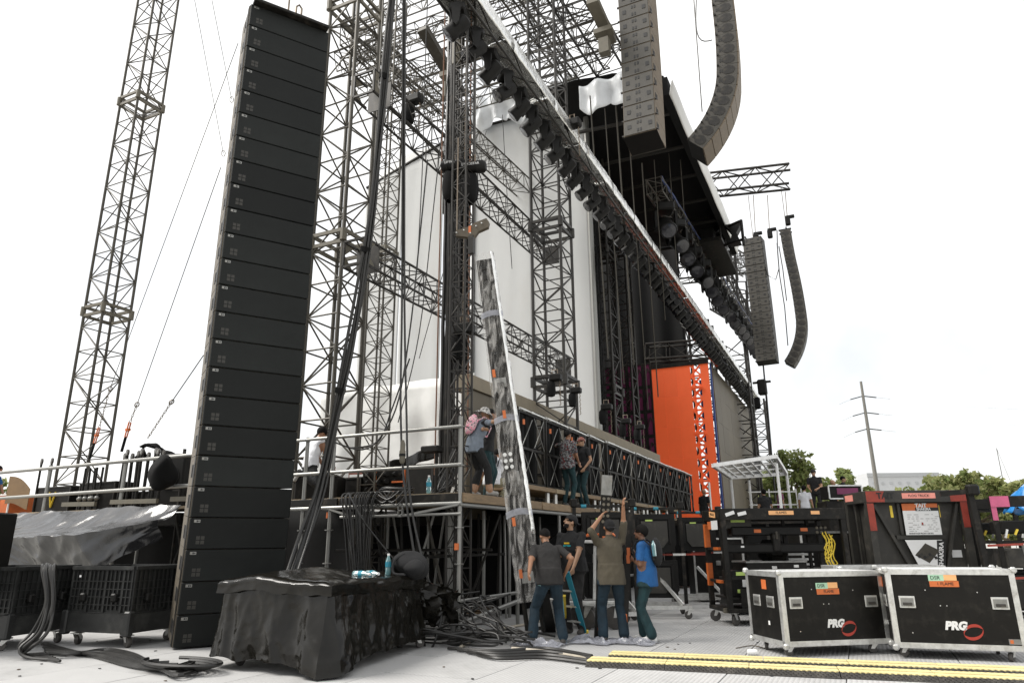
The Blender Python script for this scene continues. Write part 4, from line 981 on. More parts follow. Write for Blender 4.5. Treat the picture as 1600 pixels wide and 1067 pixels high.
# ================================================================ tall ground speaker stack
stack = line_array('speaker_stack', 'towering stack of twenty-four black speaker cabinets on the left', (-8.27, 7.92), .02, 24, 1.44, .449, .74, R(58), lambda i: (0 if i < 16 else .018), 'speaker_black', 'speaker_black', 'speaker_side_lit', .02, None, 'stack')
for o in kids(stack):
    if o.name.startswith('fly_frame'):
        pass
top = stack.location.z
MB().bbox((0, .0, .03), (1.36, .30, .06), .01).build('top_plate', 'black_steel', stack)
MB().bbox((.28, .1, .14), (.34, .2, .12), .02).build('pickup_lug', 'truss_steel', stack)
MB().path([(.1, .1, .12), (.1, .1, .4), (.15, .1, .46), (.2, .1, .4), (.2, .1, .15)], .02, 6).build('shackle', 'chain_steel', stack)
# ================================================================ castors
def caster(T, x, y, z, s=1., ang=0., wheel='caster_wheel', name='caster'):
    """z = height of the plate underside; wheel touches z=0 of the thing"""
    c = MB(); c.box((0, 0, -.006), (.11*s, .09*s, .012)); o = c.build(name, 'aluminium', T, loc=(x, y, z), rot=(0, 0, ang))
    r = max(.03, (z-.03)/2*1.05); off = .035*s
    f = MB()
    for k in (-1, 1): f.prism([(-.03*s, -.012), (.03*s, -.012), (off+.022, -(z-r)), (off-.022, -(z-r))], .006, (0, k*.026*s, 0), (1, 0, 0), (0, 0, 1))
    f.build('fork', 'aluminium', o)
    w = MB(); w.smooth = True; w.lathe([(r*.35, -.02*s), (r*.93, -.019*s), (r, -.01*s), (r, .01*s), (r*.93, .019*s), (r*.35, .02*s)], (off, 0, -(z-r)), (0, 1, 0), 14); w.build('wheel', wheel, o)
    return o
# ================================================================ flight cases
def swirl(T, mw):
    """two-part red swirl emblem"""
    for k in (0, 1):
        a = math.pi*k+R(28); b = MB(); pts = []; N_ = 16
        for i in range(N_+1):
            t = R(-12)+R(184)*i/N_; f = math.sin(math.pi*(i/N_)**.7)*.034+.002
            for rr in (0, f): x, y = (.112-rr)*math.cos(t), (.086-rr)*math.sin(t); pts.append((x*math.cos(a)-y*math.sin(a), x*math.sin(a)+y*math.cos(a), 0))
        b.add(pts, [(2*i, 2*i+2, 2*i+3, 2*i+1) for i in range(N_)]); o = b.build('emblem_half', 'logo_red', T); o.matrix_local = mw
def handle(T, mw):
    r = MB(); r.bbox((0, 0, .004), (.18, .14, .012), .004); h = r.build('handle_dish', 'aluminium', T); h.matrix_local = mw
    MB().bbox((0, -.002, .011), (.145, .10, .006), .002).build('dish_recess', 'galvanised', h)
    b = MB(); b.bbox((0, -.022, .017), (.105, .034, .012), .005); b.build('grip', 'black_rubber', h)
def flight_case(label, loc, rz, w, d, h, z0, tape, no):
    T = thing('flight_case', label, 'flight case', loc, rz, 'black flight cases with silver edges')
    t = .012; H = h-z0
    for nm, c, s in (('front_panel', (w/2, t/2, z0+H/2), (w-.05, t, H-.05)), ('back_panel', (w/2, d-t/2, z0+H/2), (w-.05, t, H-.05)), ('side_panel', (t/2, d/2, z0+H/2), (t, d-.05, H-.05)), ('side_panel', (w-t/2, d/2, z0+H/2), (t, d-.05, H-.05)), ('bottom_panel', (w/2, d/2, z0+t/2), (w-.05, d-.05, t))):
        MB().box(c, s).build(nm, 'case_laminate', T)
    MB().box((w/2, d/2, h-t/2), (w-.05, d-.05, t)).build('lid_panel', 'bright_alu', T)
    e = .062
    def ang(p, q, n1, n2):
        p, q = Vector(p), Vector(q); a, b = Vector(n1), Vector(n2); m = MB(); L_ = (q-p)
        m.box((p+q)/2-b*(e/2-.004)+a*.002, [abs(L_[i])+abs(a[i])*.008+abs(b[i])*e for i in range(3)])
        m.box((p+q)/2-a*(e/2-.004)+b*.002, [abs(L_[i])*.998+abs(b[i])*.009+abs(a[i])*e for i in range(3)])
        m.build('edge_trim', 'aluminium', T)
    for x, nx in ((0, -1), (w, 1)):
        for y, ny in ((0, -1), (d, 1)): ang((x, y, z0), (x, y, h), (nx, 0, 0), (0, ny, 0))
        for z, nz_ in ((z0, -1), (h, 1)): ang((x, 0, z), (x, d, z), (nx, 0, 0), (0, 0, nz_))
    for y, ny in ((0, -1), (d, 1)):
        for z, nz_ in ((z0, -1), (h, 1)): ang((0, y, z), (w, y, z), (0, ny, 0), (0, 0, nz_))
    for x in (0, w):
        for y in (0, d):
            for z in (z0, h): MB().bbox((x, y, z), (.072, .072, .072), .02).build('corner_cap', 'aluminium', T)
    F = lambda x, z, off=.002: face_mw((x, 0, z), (1, 0, 0), (0, 0, 1), off)
    for x in (.2, w-.2): handle(T, F(x, z0+H*.58))
    for y in (d*.3, d*.7): handle(T, face_mw((0, y, z0+H*.58), (0, -1, 0), (0, 0, 1), .002))
    tx, tz_ = tape; s = .30
    for nm, m_, cx, cz, ww, hh in (('tape_label', 'green_tape', tx-.07, tz_+.04, .17, .075), ('tape_label', 'peach_tape', tx+.085, tz_+.045, .14, .07), ('tape_label', 'orange_tape', tx+.01, tz_-.03, .32, .07)):
        o = MB().box((0, 0, 0), (ww, hh, .002)).build(nm, m_, T); o.matrix_local = F(cx, cz, .004)
    text('handwriting', 'DSR', .06, 'ink', T, F(tx-.08, tz_+.04, .0065)); text('handwriting', 'FLAME' if no == 1 else '1 FLAME', .05, 'ink', T, F(tx+.02, tz_-.03, .0065))
    text('lettering', 'PRG', .125, 'white_paper', T, F(w*.49, z0+H*.285, .003), bold=.008, shear=.22)
    swirl(T, F(w*.49+.18, z0+H*.215, .004))
    o = MB().box((0, 0, 0), (.04, .05, .002)).build('sticker', 'white_paper', T); o.matrix_local = face_mw((0, d*.4, z0+H*.28), (0, -1, 0), (0, 0, 1), .003)
    o = MB().box((0, 0, 0), (.12, .12, .002)).build('tape_label', 'orange_tape', T); o.matrix_local = face_mw((0, d*.45, h-.16), (0, -1, 0), (0, 0, 1), .004)
    if no == 2:
        o = MB().box((0, 0, 0), (.13, .06, .002)).build('small_plate', 'galvanised', T); o.matrix_local = F(w-.12, z0+.1, .004)
        o = MB().box((0, 0, 0), (.035, .04, .002)).build('plate_mark', 'orange_tape', T); o.matrix_local = F(w-.155, z0+.1, .006)
    for x in (.14, w-.14):
        for y in (.12, d-.12): caster(T, x, y, z0, 1.1, random.uniform(0, 6))
    for x, z in ((w*.4, .62), (w*.45, .62), (w*.3, .8), (w*.7, .78), (w*.15, .3)): MB().tube((x, .001, z), (x, -.003, z), .007, 6).build('rivet', 'aluminium', T)
    return T
flight_case('black flight case with silver edges, left of the two in front, its end also showing', (-.99, 9.98, 0), R(35.6), 1.47, .86, 1.01, .13, (.66, .80), 1)
flight_case('black flight case with silver edges, right one with the tape label at its top edge', (.25, 10.46, 0), R(6.5), 1.40, .86, 1.04, .13, (.63, .905), 2)
# third case: only its lid line shows behind
T = thing('flight_case', 'dark flight case mostly hidden behind the front left case', 'flight case', (-.35, 11.55, 0), R(20), 'black flight cases with silver edges')
MB().bbox((.75, .3, .58), (1.5, .6, .86), .01).build('body', 'case_laminate', T)
for y in (0, .6): MB().bar((0, y, 1.02), (1.5, y, 1.02), .05).build('edge_trim', 'aluminium', T)
for x in (0, 1.5): MB().bar((x, 0.03, 1.02), (x, .57, 1.02), .05).build('edge_trim', 'aluminium', T)
for x in (.15, 1.35): caster(T, x, .3, .15)
# ================================================================ yellow cable ramps
def ramp_mesh(L, Wd):
    b = MB(); h = .055; q = Wd/2
    prof = [(-q, .0), (-q, .008), (-q*.62, h), (q*.62, h), (q, .008), (q, .0)]
    b.prism([(x, z) for x, z in prof], L, (0, 0, 0), (0, 1, 0), (0, 0, 1))
    return b
def ramp(l, loc, rz, L=.92, Wd=.50):
    T = thing('cable_ramp', l, 'cable ramp', loc, rz, 'yellow and black cable ramps'); q = Wd/2
    ramp_mesh(L-.008, Wd).build('base', 'black_rubber', T)
    for s in (-1, 1):      # yellow lids with toothed edges
        b = MB(); n = 16; pts = [(-L/2+.004, .02*s), (L/2-.004, .02*s)]
        for i in range(n*2+1):
            x = L/2-.004-(L-.008)*i/(n*2); pts.append((x, s*(q*.60+(.02 if i % 2 else 0))))
        if s < 0: pts = pts[::-1]
        b.prism(pts, .012, (0, 0, .0575), (1, 0, 0), (0, 1, 0)); b.build('lid', 'yellow_rubber', T)
        c = MB(); m_ = 18      # anti-slip studs on the slope
        for i in range(m_):
            for j in range(3):
                yy = s*(q*.68+q*.11*j); zz = .055-(.047)*((q*.68+q*.11*j)-q*.62)/(q*.38)
                x = -L/2+L*(i+.5+(.5 if j % 2 else 0))/(m_+.6); c.bar((x-.013, yy-s*.01, zz+.002), (x+.013, yy+s*.012, zz+.001), .009, .009)
        c.build('anti_slip_studs', 'black_rubber', T, kind='stuff')
    return T
rd = Vector((3.92, .51, 0)).normalized(); ra_ = math.atan2(rd.y, rd.x)
s0 = Vector((-3.12, 8.62, 0)); nd = Vector((-rd.y, rd.x, 0))
nm_ = ['first', 'second', 'third', 'fourth', 'fifth', 'sixth', 'seventh']
for i in range(7):
    j = random.uniform(-.008, .008)
    ramp('%s segment from the left of the front yellow cable ramp row' % nm_[i], s0+rd*(.46+i*.92)+Vector((0, j, 0)), ra_+j)
for i in range(7):
    j = random.uniform(-.01, .01)
    ramp('%s segment from the left of the rear yellow cable ramp row' % nm_[i], s0+rd*(.62+i*.92)+nd*.54+Vector((0, j, 0)), ra_+j+.006)
# ================================================================ tarp-covered dolly
c0, c1, c2 = Vector((-5.52, 6.68, 0)), Vector((-7.15, 6.70, 0)), Vector((-5.85, 9.0, 0))
T = thing('covered_dolly', 'load on a wheeled dolly covered with crinkled black plastic sheeting', 'covered dolly', c0)
ux, uy = (c1-c0), (c2-c0); top_z = 1.0
def ridge(p, sc, sd):
    """sharp crease pattern of stiff sheeting"""
    q = Vector(p)*sc+Vector((sd, sd*1.3, -sd)); return (1-2.2*abs(noise.noise(q)))*.6+(1-2.2*abs(noise.noise(q*2.1+Vector((5, 1, 3)))))*.3
cen = c0+ux*.5+uy*.5
cor = [c0, c0+ux, c0+ux+uy, c0+uy]; per = [(cor[i]-cor[(i+1) % 4]).length for i in range(4)]; PT = sum(per)
def perim(s_):
    s_ = (s_ % 1.)*PT
    for i in range(4):
        if s_ <= per[i]:
            t = s_/per[i]; p = cor[i].lerp(cor[(i+1) % 4], t); n_ = (cor[i]-cor[(i+1) % 4]).normalized().cross(Vector((0, 0, 1)))
            if n_.dot(p-cen) < 0: n_ = -n_
            return p, n_, min(t, 1-t)*per[i], i
        s_ -= per[i]
    return cor[0], Vector((0, 0, 0)), 0, 0
def skirt(u, v):
    p, n_, e, i = perim(u); dg = (p-cen).normalized(); ck = math.exp(-(e/.10)**2); n_ = (n_*(1-ck*.5)+dg*ck*.5)
    near = math.exp(-((p-c0).length/.28)**2)
    z = .93*(1-v)+(.13+.05*noise3((u*30, 0, 3))-.11*near)*v
    sl = p+Vector((0, 0, z)); k = .085*ridge((sl.x, sl.y, z*.28), 2.0, 4)+.034*ridge((sl.x+z*.5, sl.y-z*.4, z*.35), 2.8, 9)+.010*ridge(sl, 7, 2)
    return p+n_*(.03+k*(.35+.8*v)+.05*v+.16*near*v)+Vector((0, 0, z))
m = MB(); m.smooth = True; m.grid(skirt, 300, 40); m.build('plastic_skirt', 'black_tarp', T, world=True)
def topf(u, v):
    e_ = .10; U, V_ = u*(1+2*e_)-e_, v*(1+2*e_)-e_; a, b = min(max(U, 0), 1), min(max(V_, 0), 1); ea, eb = abs(U-a), abs(V_-b); dr = max(ea, eb)/e_
    p = c0+ux*a+uy*b; out = Vector((0, 0, 0))
    if ea > 0: out += ux.normalized()*(.075 if U > 1 else -.075)*min(1, ea/e_*4)
    if eb > 0: out += uy.normalized()*(.075 if V_ > 1 else -.075)*min(1, eb/e_*4)
    z = top_z+.13*max(0, 1-abs((a-.5)*1.5+(b-.5)*.5)*2.2)*max(0, 1-abs(b-.4)*1.2)-.04*b+.02*ridge((a*2, b*3, 0), 1.6, 2)
    z -= dr*(.17+.07*noise3((a*5, b*5, 8)))
    if dr > 0: out *= 1+.35*ridge((p.x, p.y, dr*.3), 1.8, 1)
    return p+out+Vector((0, 0, z+.006*ridge((p.x, p.y, z), 4, 3)))
m = MB(); m.smooth = True; m.grid(topf, 70, 90); m.build('plastic_top_sheet', 'black_tarp', T, world=True)
MB().bbox(c0+ux*.5+uy*.5+Vector((0, 0, .17)), (1.5, 2.1, .06), .01).build('dolly_frame', 'aluminium', T, world=True)
for a, b in ((.12, .1), (.88, .1), (.12, .92), (.88, .92), (-.02, .99), (.2, 1.0)):
    p = c0+ux*a+uy*b; caster(T, p.x-c0.x, p.y-c0.y, .15, 1.3, a*5+b)
# ribbon of loose plastic at the right end
m = MB(); m.smooth = True
q0 = c2+Vector((.05, .1, 0))
m.grid(lambda u, v: q0+Vector((.35*u-.05, .5*u, .35+.55*v-.15*u+.12*noise3((u*4, v*4, 6))))+Vector((.12*noise3((u*5, v*6, 1)), .12*noise3((u*5, v*6, 2)), 0)), 16, 16)
m.build('loose_flap', 'black_tarp', T, world=True)
# ================================================================ collapsible bulk bins
def bin_(label, loc, rz, w, d, h):
    T = thing('bulk_bin', label, 'bulk bin', loc, rz, 'black collapsible bulk bins'); zb = .17
    for nm, a, b, nrm in (('side_wall', (0, 0), (w, 0), (0, -1)), ('side_wall', (w, 0), (w, d), (1, 0)), ('side_wall', (0, d), (w, d), (0, 1)), ('side_wall', (0, 0), (0, d), (-1, 0))):
        A_, B_ = Vector((*a, 0)), Vector((*b, 0)); n_ = Vector((*nrm, 0)); L_ = (B_-A_).length; dr = (B_-A_).normalized(); ry = math.atan2(dr.y, dr.x)
        wb = MB(); wb.box((A_+B_)/2-n_*.03+Vector((0, 0, (h+zb+.12)/2)), (L_ if abs(dr.x) > .5 else .03, L_ if abs(dr.y) > .5 else .03, h-zb-.12)); wl = wb.build(nm, 'bin_plastic', T)
        rb = MB(); nv = int(L_/.085); zz = [zb+.14, .36, .47, .58, .69, .80, .91, h-.03]
        for i in range(nv+1):
            p = A_+dr*(.02+(L_-.04)*i/nv); rb.bar(p+Vector((0, 0, zb+.34 if i % 4 else zb+.12)), p+Vector((0, 0, h)), .014 if i % 4 else .035, .03)
        for z in zz[1:]: rb.bar(A_+Vector((0, 0, z)), B_+Vector((0, 0, z)), .03, .012)
        rb.build('ribbing', 'bin_plastic', wl, kind='stuff')
        MB().bar(A_+Vector((0, 0, h))+n_*.01, B_+Vector((0, 0, h))+n_*.01, .05, .05).build('rim', 'bin_plastic', T)
        MB().bar(A_+Vector((0, 0, zb+.16))+n_*.012, B_+Vector((0, 0, zb+.16))+n_*.012, .03, .26).build('base_band', 'bin_plastic', T)
        for k in (.25, .75): MB().bbox(A_.lerp(B_, k)+n_*.02+Vector((0, 0, h*.62)), (.10, .10, .12), .02).build('latch', 'black_plastic', T)
    for x in (0, w):
        for y in (0, d): MB().bbox((x, y, zb+.16), (.12, .12, .34), .02).build('corner_foot', 'bin_plastic', T)
    MB().box((w/2, d/2, zb+.05), (w-.05, d-.05, .05)).build('floor', 'bin_plastic', T)
    for x in (.12, w-.12):
        for y in (.12, d-.12): caster(T, x, y, zb, 1.5, random.uniform(0, 6))
    MB().box((.18, -.028, h-.12), (.035, .004, .03)).build('sticker', 'white_paper', T)
    return T
ang = math.atan2(7.13-7.18, -9.63+10.88)
bin_('black ribbed bulk bin on castors beside the speaker stack', (-10.88, 7.18, 0), R(6), 1.22, 1.05, 1.10)
bin_('black ribbed bulk bin at the left photo edge with cables hung over it', (-12.25, 6.15, 0), R(12), 1.28, 1.1, 1.11)
# black louvred unit at the left photo edge
c = at(30, 850, D=9.5); T = thing('louvred_rack', 'black louvred rack unit with pink tape at the left photo edge', 'rack', (c.x-1.75, c.y-.75, .9), R(22))
MB().bbox((.55, .5, .40), (1.1, .9, 1.2), .02).build('body', 'black_plastic', T)
for z in (.1, .35, .6, .82): MB().bar((.05, .02, z), (1.05, .02, z), .03, .03).build('louvre_edge', 'aluminium' if z < .8 else 'black_steel', T); MB().box((.55, .03, z+.1), (.95, .04, .10), (R(25), 0, 0)).build('louvre', 'black_plastic', T)
o = MB().box((.98, .04, .9), (.2, .012, .16)).build('pink_tape', 'pink_paint', T); MB().box((1.06, .039, .72), (.06, .012, .2)).build('pink_tape', 'pink_paint', T)
# black tarp slung over the gear below the left deck
m = MB(); m.smooth = True
P00, P10 = at(32, 806, Y=9.55), at(284, 793, Y=9.4); P01, P11 = at(25, 885, Y=8.6), at(218, 884, Y=8.9)
def f(u, v):
    tp = P00.lerp(P10, u); lift = max(0, (u-.70)/.30)
    ed = Vector((tp.x, 8.5+.5*lift, 1.58+.22*lift)); bt = Vector((P01.lerp(P11, u).x+.3*u, 8.62+.5*lift, .98+.55*lift))
    p = tp.lerp(ed, v/.55)+Vector((0, 0, -.10*math.sin(v/.55*math.pi))) if v < .55 else ed.lerp(bt, (v-.55)/.45)
    q = Vector((u*2.6+v*.5, v*1.0, 0)); k = ridge(q, 1.4, 3)*.10+ridge(q, 3.6, 6)*.022
    return p+Vector((0, -k*(.3+.7*(v > .55)), k*(.9 if v < .6 else .3)))
m.grid(f, 130, 60)
tag(m.build('slung_tarp', 'grey_tarp'), 'crinkled black plastic sheet slung under the left deck above the bins', 'tarp')
# ================================================================ black steel equipment cart
T = thing('equipment_cart', 'tall open black steel cart loaded with dark bars behind the flight cases', 'cart', (-2.17, 13.12, 0), R(29))
Lc, Dc, Hc = 2.3, 1.02, 1.95
for i, (x, y) in enumerate(((.05, .05), (.05, Dc-.05), (Lc-.05, .05), (Lc-.05, Dc-.05))):
    MB().bar((x, y, .24), (x, y, Hc-.18), .085).build('corner_post', 'black_steel', T)
for z0_, z1_ in ((.62, 1.02), (1.3, 1.72)): MB().bar((.05, Dc-.05, z0_), (.05, Dc-.05, z1_), .092).build('orange_sleeve', 'orange_paint', T)
for y in (.05, Dc-.05): MB().bbox((Lc/2, y, Hc-.08), (Lc, .08, .20), .006).build('top_beam', 'black_steel', T)
for x in (.05, Lc-.05): MB().bbox((x, Dc/2, Hc-.08), (.08, Dc-.18, .19), .006).build('top_beam', 'black_steel', T)
MB().box((Lc/2, Dc/2, Hc+.005), (Lc-.15, Dc-.15, .02)).build('top_board', 'black_steel', T)
MB().bbox((Lc/2, Dc/2, .25), (Lc, Dc, .07), .006).build('base', 'black_steel', T)
MB().bbox((Lc/2+.12, .06, .42), (Lc-.28, .03, .36), .004).build('tray_front', 'case_laminate', T); MB().bbox((Lc/2, Dc/2, .44), (Lc-.2, Dc-.2, .04), .004).build('tray_floor', 'case_laminate', T)
for x in (.0, .03):
    MB().box((x, .12+x*20*.0, .25), (.14, .10, .075)).build('fork_pocket', 'truss_frame', T) if x else None
for x in (.12, Lc-.12):
    for y in (.1, Dc-.1): caster(T, x, y, .215, 1.3, random.uniform(0, 6))
for z in (.72, 1.28): MB().bar((.05, .05, z), (.05, Dc-.05, z), .045).build('side_rail', 'black_steel', T); MB().bar((.0, .2, z), (.0, .45, z), .05).build('orange_clip', 'orange_paint', T)
for z in (.78,): MB().bar((.05, .04, z), (Lc, .04, z), .04).build('front_rail', 'black_steel', T)
for x in (.62, 1.35, 1.8): MB().bar((x, .5, .44), (x, .5, 1.8), .05).build('inner_post', 'black_steel', T)
F = lambda x, z, off=.002, y=0: face_mw((x, y, z), (1, 0, 0), (0, 0, 1), off)
def lab(m_, x, z, w_, h_, rot=0, y=0.01, txt=None, sz=.05, side=False):
    o = MB().box((0, 0, 0), (w_, h_, .003)).build('tape_label', m_, T); mw = (face_mw((.009, x, z), (0, -1, 0), (0, 0, 1), .003) if side else F(x, z, .004, y)) @ Matrix.Rotation(rot, 4, 'Z'); o.matrix_local = mw
    if txt: text('handwriting', txt, sz, 'ink', T, mw @ Matrix.Translation((0, 0, .003)))
lab('white_paper', .18, Hc-.07, .17, .06, .3); lab('white_paper', .40, Hc-.07, .16, .06, .2); lab('peach_tape', 1.12, Hc-.06, .46, .07, 0, .01, 'FLAMES', .06); lab('peach_tape', 1.75, Hc-.06, .16, .06)
lab('peach_tape', .45, Hc-.07, .32, .1, -.1, side=True, txt='FRAGILE', sz=.06); lab('orange_tape', .65, Hc-.26, .2, .14, 0, side=True); lab('white_paper', .38, Hc-.26, .34, .16, 0, side=True)
# load on the cart: separate dark bars and boxes
def load(label, parts, cat='stage gear'):
    T2 = thing('stage_gear', label, cat, T.location, T.rotation_euler.z, 'gear on the black cart')
    for nm, m_, c, s, b in parts: MB().bbox(c, s, b).build(nm, m_, T2)
    return T2
load('upper long black batten with orange tags lying across the cart', [('batten', 'black_plastic', (1.15, .35, 1.58), (1.75, .2, .16), .02), ('orange_tag', 'orange_tape', (.75, .246, 1.58), (.13, .01, .06), .002), ('orange_tag', 'orange_tape', (1.62, .246, 1.6), (.13, .01, .06), .002)]+[('connector', 'truss_frame', (1.86+.08*(k % 3), .244, 1.63-.08*(k//3)), (.05, .03, .05), .012) for k in range(6)])
load('lower long black batten with clamp in the middle of the cart', [('batten', 'black_plastic', (1.05, .30, 1.28), (1.85, .24, .17), .03), ('clamp', 'black_steel', (1.05, .2, 1.38), (.14, .12, .32), .02), ('clamp_knob', 'truss_steel', (1.05, .14, 1.5), (.04, .04, .14), .01), ('tag', 'white_paper', (.42, .178, 1.31), (.06, .005, .03), .001)])
load('flat grey lidded case on the cart shelf', [('case_body', 'case_laminate', (1.0, .5, .93), (1.1, .7, .2), .01), ('lid', 'galvanised', (1.0, .5, 1.045), (1.12, .72, .03), .006), ('latch', 'aluminium', (.95, .145, .95), (.09, .02, .05), .005), ('latch', 'aluminium', (1.35, .145, .97), (.09, .02, .05), .005)])
load('black box with lime tape strips on the cart floor', [('box', 'black_plastic', (.38, .45, .68), (.4, .5, .44), .01), ('lime_tape', 'lime_tape', (.38, .195, .85), (.24, .006, .06), .001), ('lime_tape', 'lime_tape', (.38, .195, .56), (.24, .006, .06), .001), ('paper_note', 'white_paper', (.40, .19, .71), (.08, .006, .16), .001)])
load('grey box with lime strip under the cart top', [('box', 'crate_grey', (.42, .5, 1.72), (.5, .4, .19), .01), ('lime_tape', 'lime_tape', (.42, .295, 1.76), (.26, .006, .05), .001)])
load('silver connector box on the cart tray edge', [('box', 'aluminium', (.62, .12, .68), (.36, .2, .12), .012)]+[('plug', 'red_paint' if k % 3 == 0 else 'galvanised', (.86+.05*(k % 4), .1+.06*(k//4), .70+.03*(k % 2)), (.045, .05, .09), .01) for k in range(8)])
m = MB(); m.smooth = True
for k in range(7):
    x = 1.95+.05*(k % 4); m.path([Vector((x+.03*math.sin(t*2+k), .18, 1.5-.08*t-.06*math.sin(t+k))) for t in np.linspace(0, 6.5, 14)], .011, 5)
yl = tag(m.build('yellow_cables', 'yellow_paint', loc=T.location, rot=(0, 0, T.rotation_euler.z)), 'bunch of yellow cables hanging at the right end of the black cart', 'cable')
load('white slatted panels far inside the cart right half', [('slat', 'white_paint', (1.75, .8, .98+.09*k), (.5, .02, .04), .004) for k in range(4)])
load('dark round fan hub behind the lower batten', [('hub', 'black_fabric', (1.15, .62, 1.22), (.55, .3, .42), .12), ('rim', 'black_steel', (1.15, .45, 1.22), (.36, .04, .28), .08)])
# ================================================================ big slanted crate
c = Vector((.22, 15.0, 0)); T = thing('set_crate', 'big dark grey crate with red corners and a paper layout plan on its face', 'crate', c, R(24))
Wc, Dp, Hh = 1.86, .95, 2.30
for x in (.06, Wc-.06):
    for y in (.05, Dp-.05): MB().bar((x, y, .15), (x, y, Hh-.2), .12, .10).build('corner_post', 'crate_grey', T)
MB().bbox((Wc/2, .04, Hh-.11), (Wc, .12, .22), .006).build('top_beam', 'crate_grey', T); MB().bbox((Wc/2, Dp-.04, Hh-.11), (Wc, .12, .22), .006).build('top_beam', 'crate_grey', T)
for x in (.05, Wc-.05): MB().bbox((x, Dp/2, Hh-.11), (.1, Dp-.21, .215), .006).build('top_beam', 'crate_grey', T)
MB().box((Wc/2, Dp/2, Hh-.02), (Wc-.15, Dp-.15, .03)).build('lid', 'crate_grey', T)
MB().box((Wc/2, .14, 1.15), (Wc-.22, .03, 1.95)).build('front_panel', 'crate_grey', T); MB().box((.16, Dp/2, 1.15), (.03, Dp-.3, 1.95)).build('side_panel', 'crate_grey', T); MB().box((Wc-.16, Dp/2, 1.15), (.03, Dp-.3, 1.95)).build('side_panel', 'crate_grey', T)
for a, b in (((.16, .085, Hh-.25), (.95, .085, .3)), ((Wc-.16, .085, Hh-.25), (1.15, .085, .3))): MB().bar(a, b, .055, .09, up=(0, 1, 0)).build('diagonal_brace', 'crate_grey', T)
MB().bar((.5, .09, 1.45), (Wc-.45, .09, 1.45), .05, .07).build('cross_rail', 'crate_grey', T); MB().bar((.62, .095, 1.5), (.62, .095, Hh-.24), .05).build('inner_rail', 'crate_grey', T); MB().bar((Wc-.52, .095, 1.5), (Wc-.52, .095, Hh-.24), .05).build('inner_rail', 'crate_grey', T)
for k in range(2): MB().bar((.085, .25+k*.4, Hh-.25), (.085, .15+k*.5, .3), .05, .05).build('side_brace', 'crate_grey', T)
F = lambda x, z, off=.002, y=0: face_mw((x, y, z), (1, 0, 0), (0, 0, 1), off)
def pl(nm, m_, x, z, w_, h_, y=-.02, off=.004, poly=None):
    b = MB()
    b.prism(poly, .003, (0, 0, 0), (1, 0, 0), (0, 1, 0)) if poly else b.box((0, 0, 0), (w_, h_, .003))
    o = b.build(nm, m_, T); o.matrix_local = F(x, z, off, y); return o
pl('red_corner', 'red_paint', .17, Hh-.11, .34, .2); pl('red_corner', 'red_paint', Wc-.15, Hh-.11, .3, .2); pl('red_corner', 'red_paint', .065, Hh-.48, .125, .5, y=-.005); pl('red_corner', 'red_paint', Wc-.065, Hh-.45, .125, .46, y=-.005)
text('lettering', 'TAIT', .155, 'ink', T, F(.36, Hh-.1, .008, -.02), bold=.006)
pl('tape_label', 'salmon_tape', .98, Hh-.1, .62, .1); text('handwriting', 'FLOG TRUCK', .065, 'ink', T, F(.98, Hh-.1, .008, -.02))
ppr = pl('layout_plan', 'white_paper', 1.0, 1.71, .66, .44, y=.045); pl('poster_head', 'orange_tape', 1.0, 1.995, .66, .13, y=.045); pl('poster_head', 'ink', 1.12, 1.955, .42, .06, y=.041)
text('lettering', 'TAIT', .1, 'white_paper', T, F(1.02, 2.02, .008, .045), bold=.004); text('lettering', 'SHAKIRA', .065, 'white_paper', T, F(1.06, 1.955, .012, .042), bold=.002)
text('lettering', 'MAINSTAGE FRONT DECKS', .036, 'ink', T, F(.95, 1.515, .006, .045), bold=.001)
tl = MB()
for j in range(9):
    x = .74
    while x < 1.26:
        l_ = random.uniform(.02, .09); z = 1.56+.037*j
        if not (.93 < x < 1.03 and j % 3) and random.random() < .75: tl.box((x+l_/2, .037, z), (l_, .001, .006))
        x += l_+random.uniform(.01, .05)
tl.build('plan_lines', 'truss_steel', T, kind='stuff'); pl('red_mark', 'red_paint', 1.0, 1.69, .03, .05, y=.042)
pl('layout_plan', 'white_paper', .99, 1.10, 0, 0, y=.045, poly=[(-.36, .3), (.32, .3), (.2, -.36), (-.1, -.36)])
iso = MB()
iso.prism([(-.22, -.02), (.02, -.16), (.24, .06), (.0, .19)], .003, (0, 0, 0), (1, 0, 0), (0, 1, 0)); o = iso.build('deck_drawing', 'truss_steel', T); o.matrix_local = F(.99, 1.15, .007, .045)
for k in range(7):
    b = MB(); b.box((0, 0, 0), (.05, .05, .002)); o = b.build('drawing_block', 'crate_grey' if k % 2 else 'ink', T); o.matrix_local = F(.84+.05*k, 1.11+.03*math.sin(k*1.9), .010, .045) @ Matrix.Rotation(.5, 4, 'Z')
pl('black_band', 'ink', 1.27, 1.13, .0, 0, y=.046, off=.006, poly=[(-.06, .26), (.1, .26), (.0, -.36), (-.14, -.36)])
text('lettering', 'SHAKIRA', .11, 'white_paper', T, F(1.25, 1.14, .012, .046) @ Matrix.Rotation(R(80), 4, 'Z'), bold=.003)
pl('yellow_tab', 'yellow_paint', .50, 1.92, .05, .22, y=.12); pl('yellow_tab', 'yellow_paint', 1.38, 1.92, .05, .22, y=.12); pl('note', 'white_paper', 1.58, 1.15, .18, .13, y=.12)
o = MB().box((0, 0, 0), (.35, .12, .003)).build('tape_label', 'salmon_tape', T); o.matrix_local = face_mw((0, .7, Hh-.1), (0, -1, 0), (0, 0, 1), .006)
for x in (.15, Wc-.15):
    for y in (.15, Dp-.15): caster(T, x, y, .16, 1.4)
MB().bbox((Wc/2, Dp/2, .19), (Wc-.02, Dp-.02, .06), .006).build('base', 'crate_grey', T)
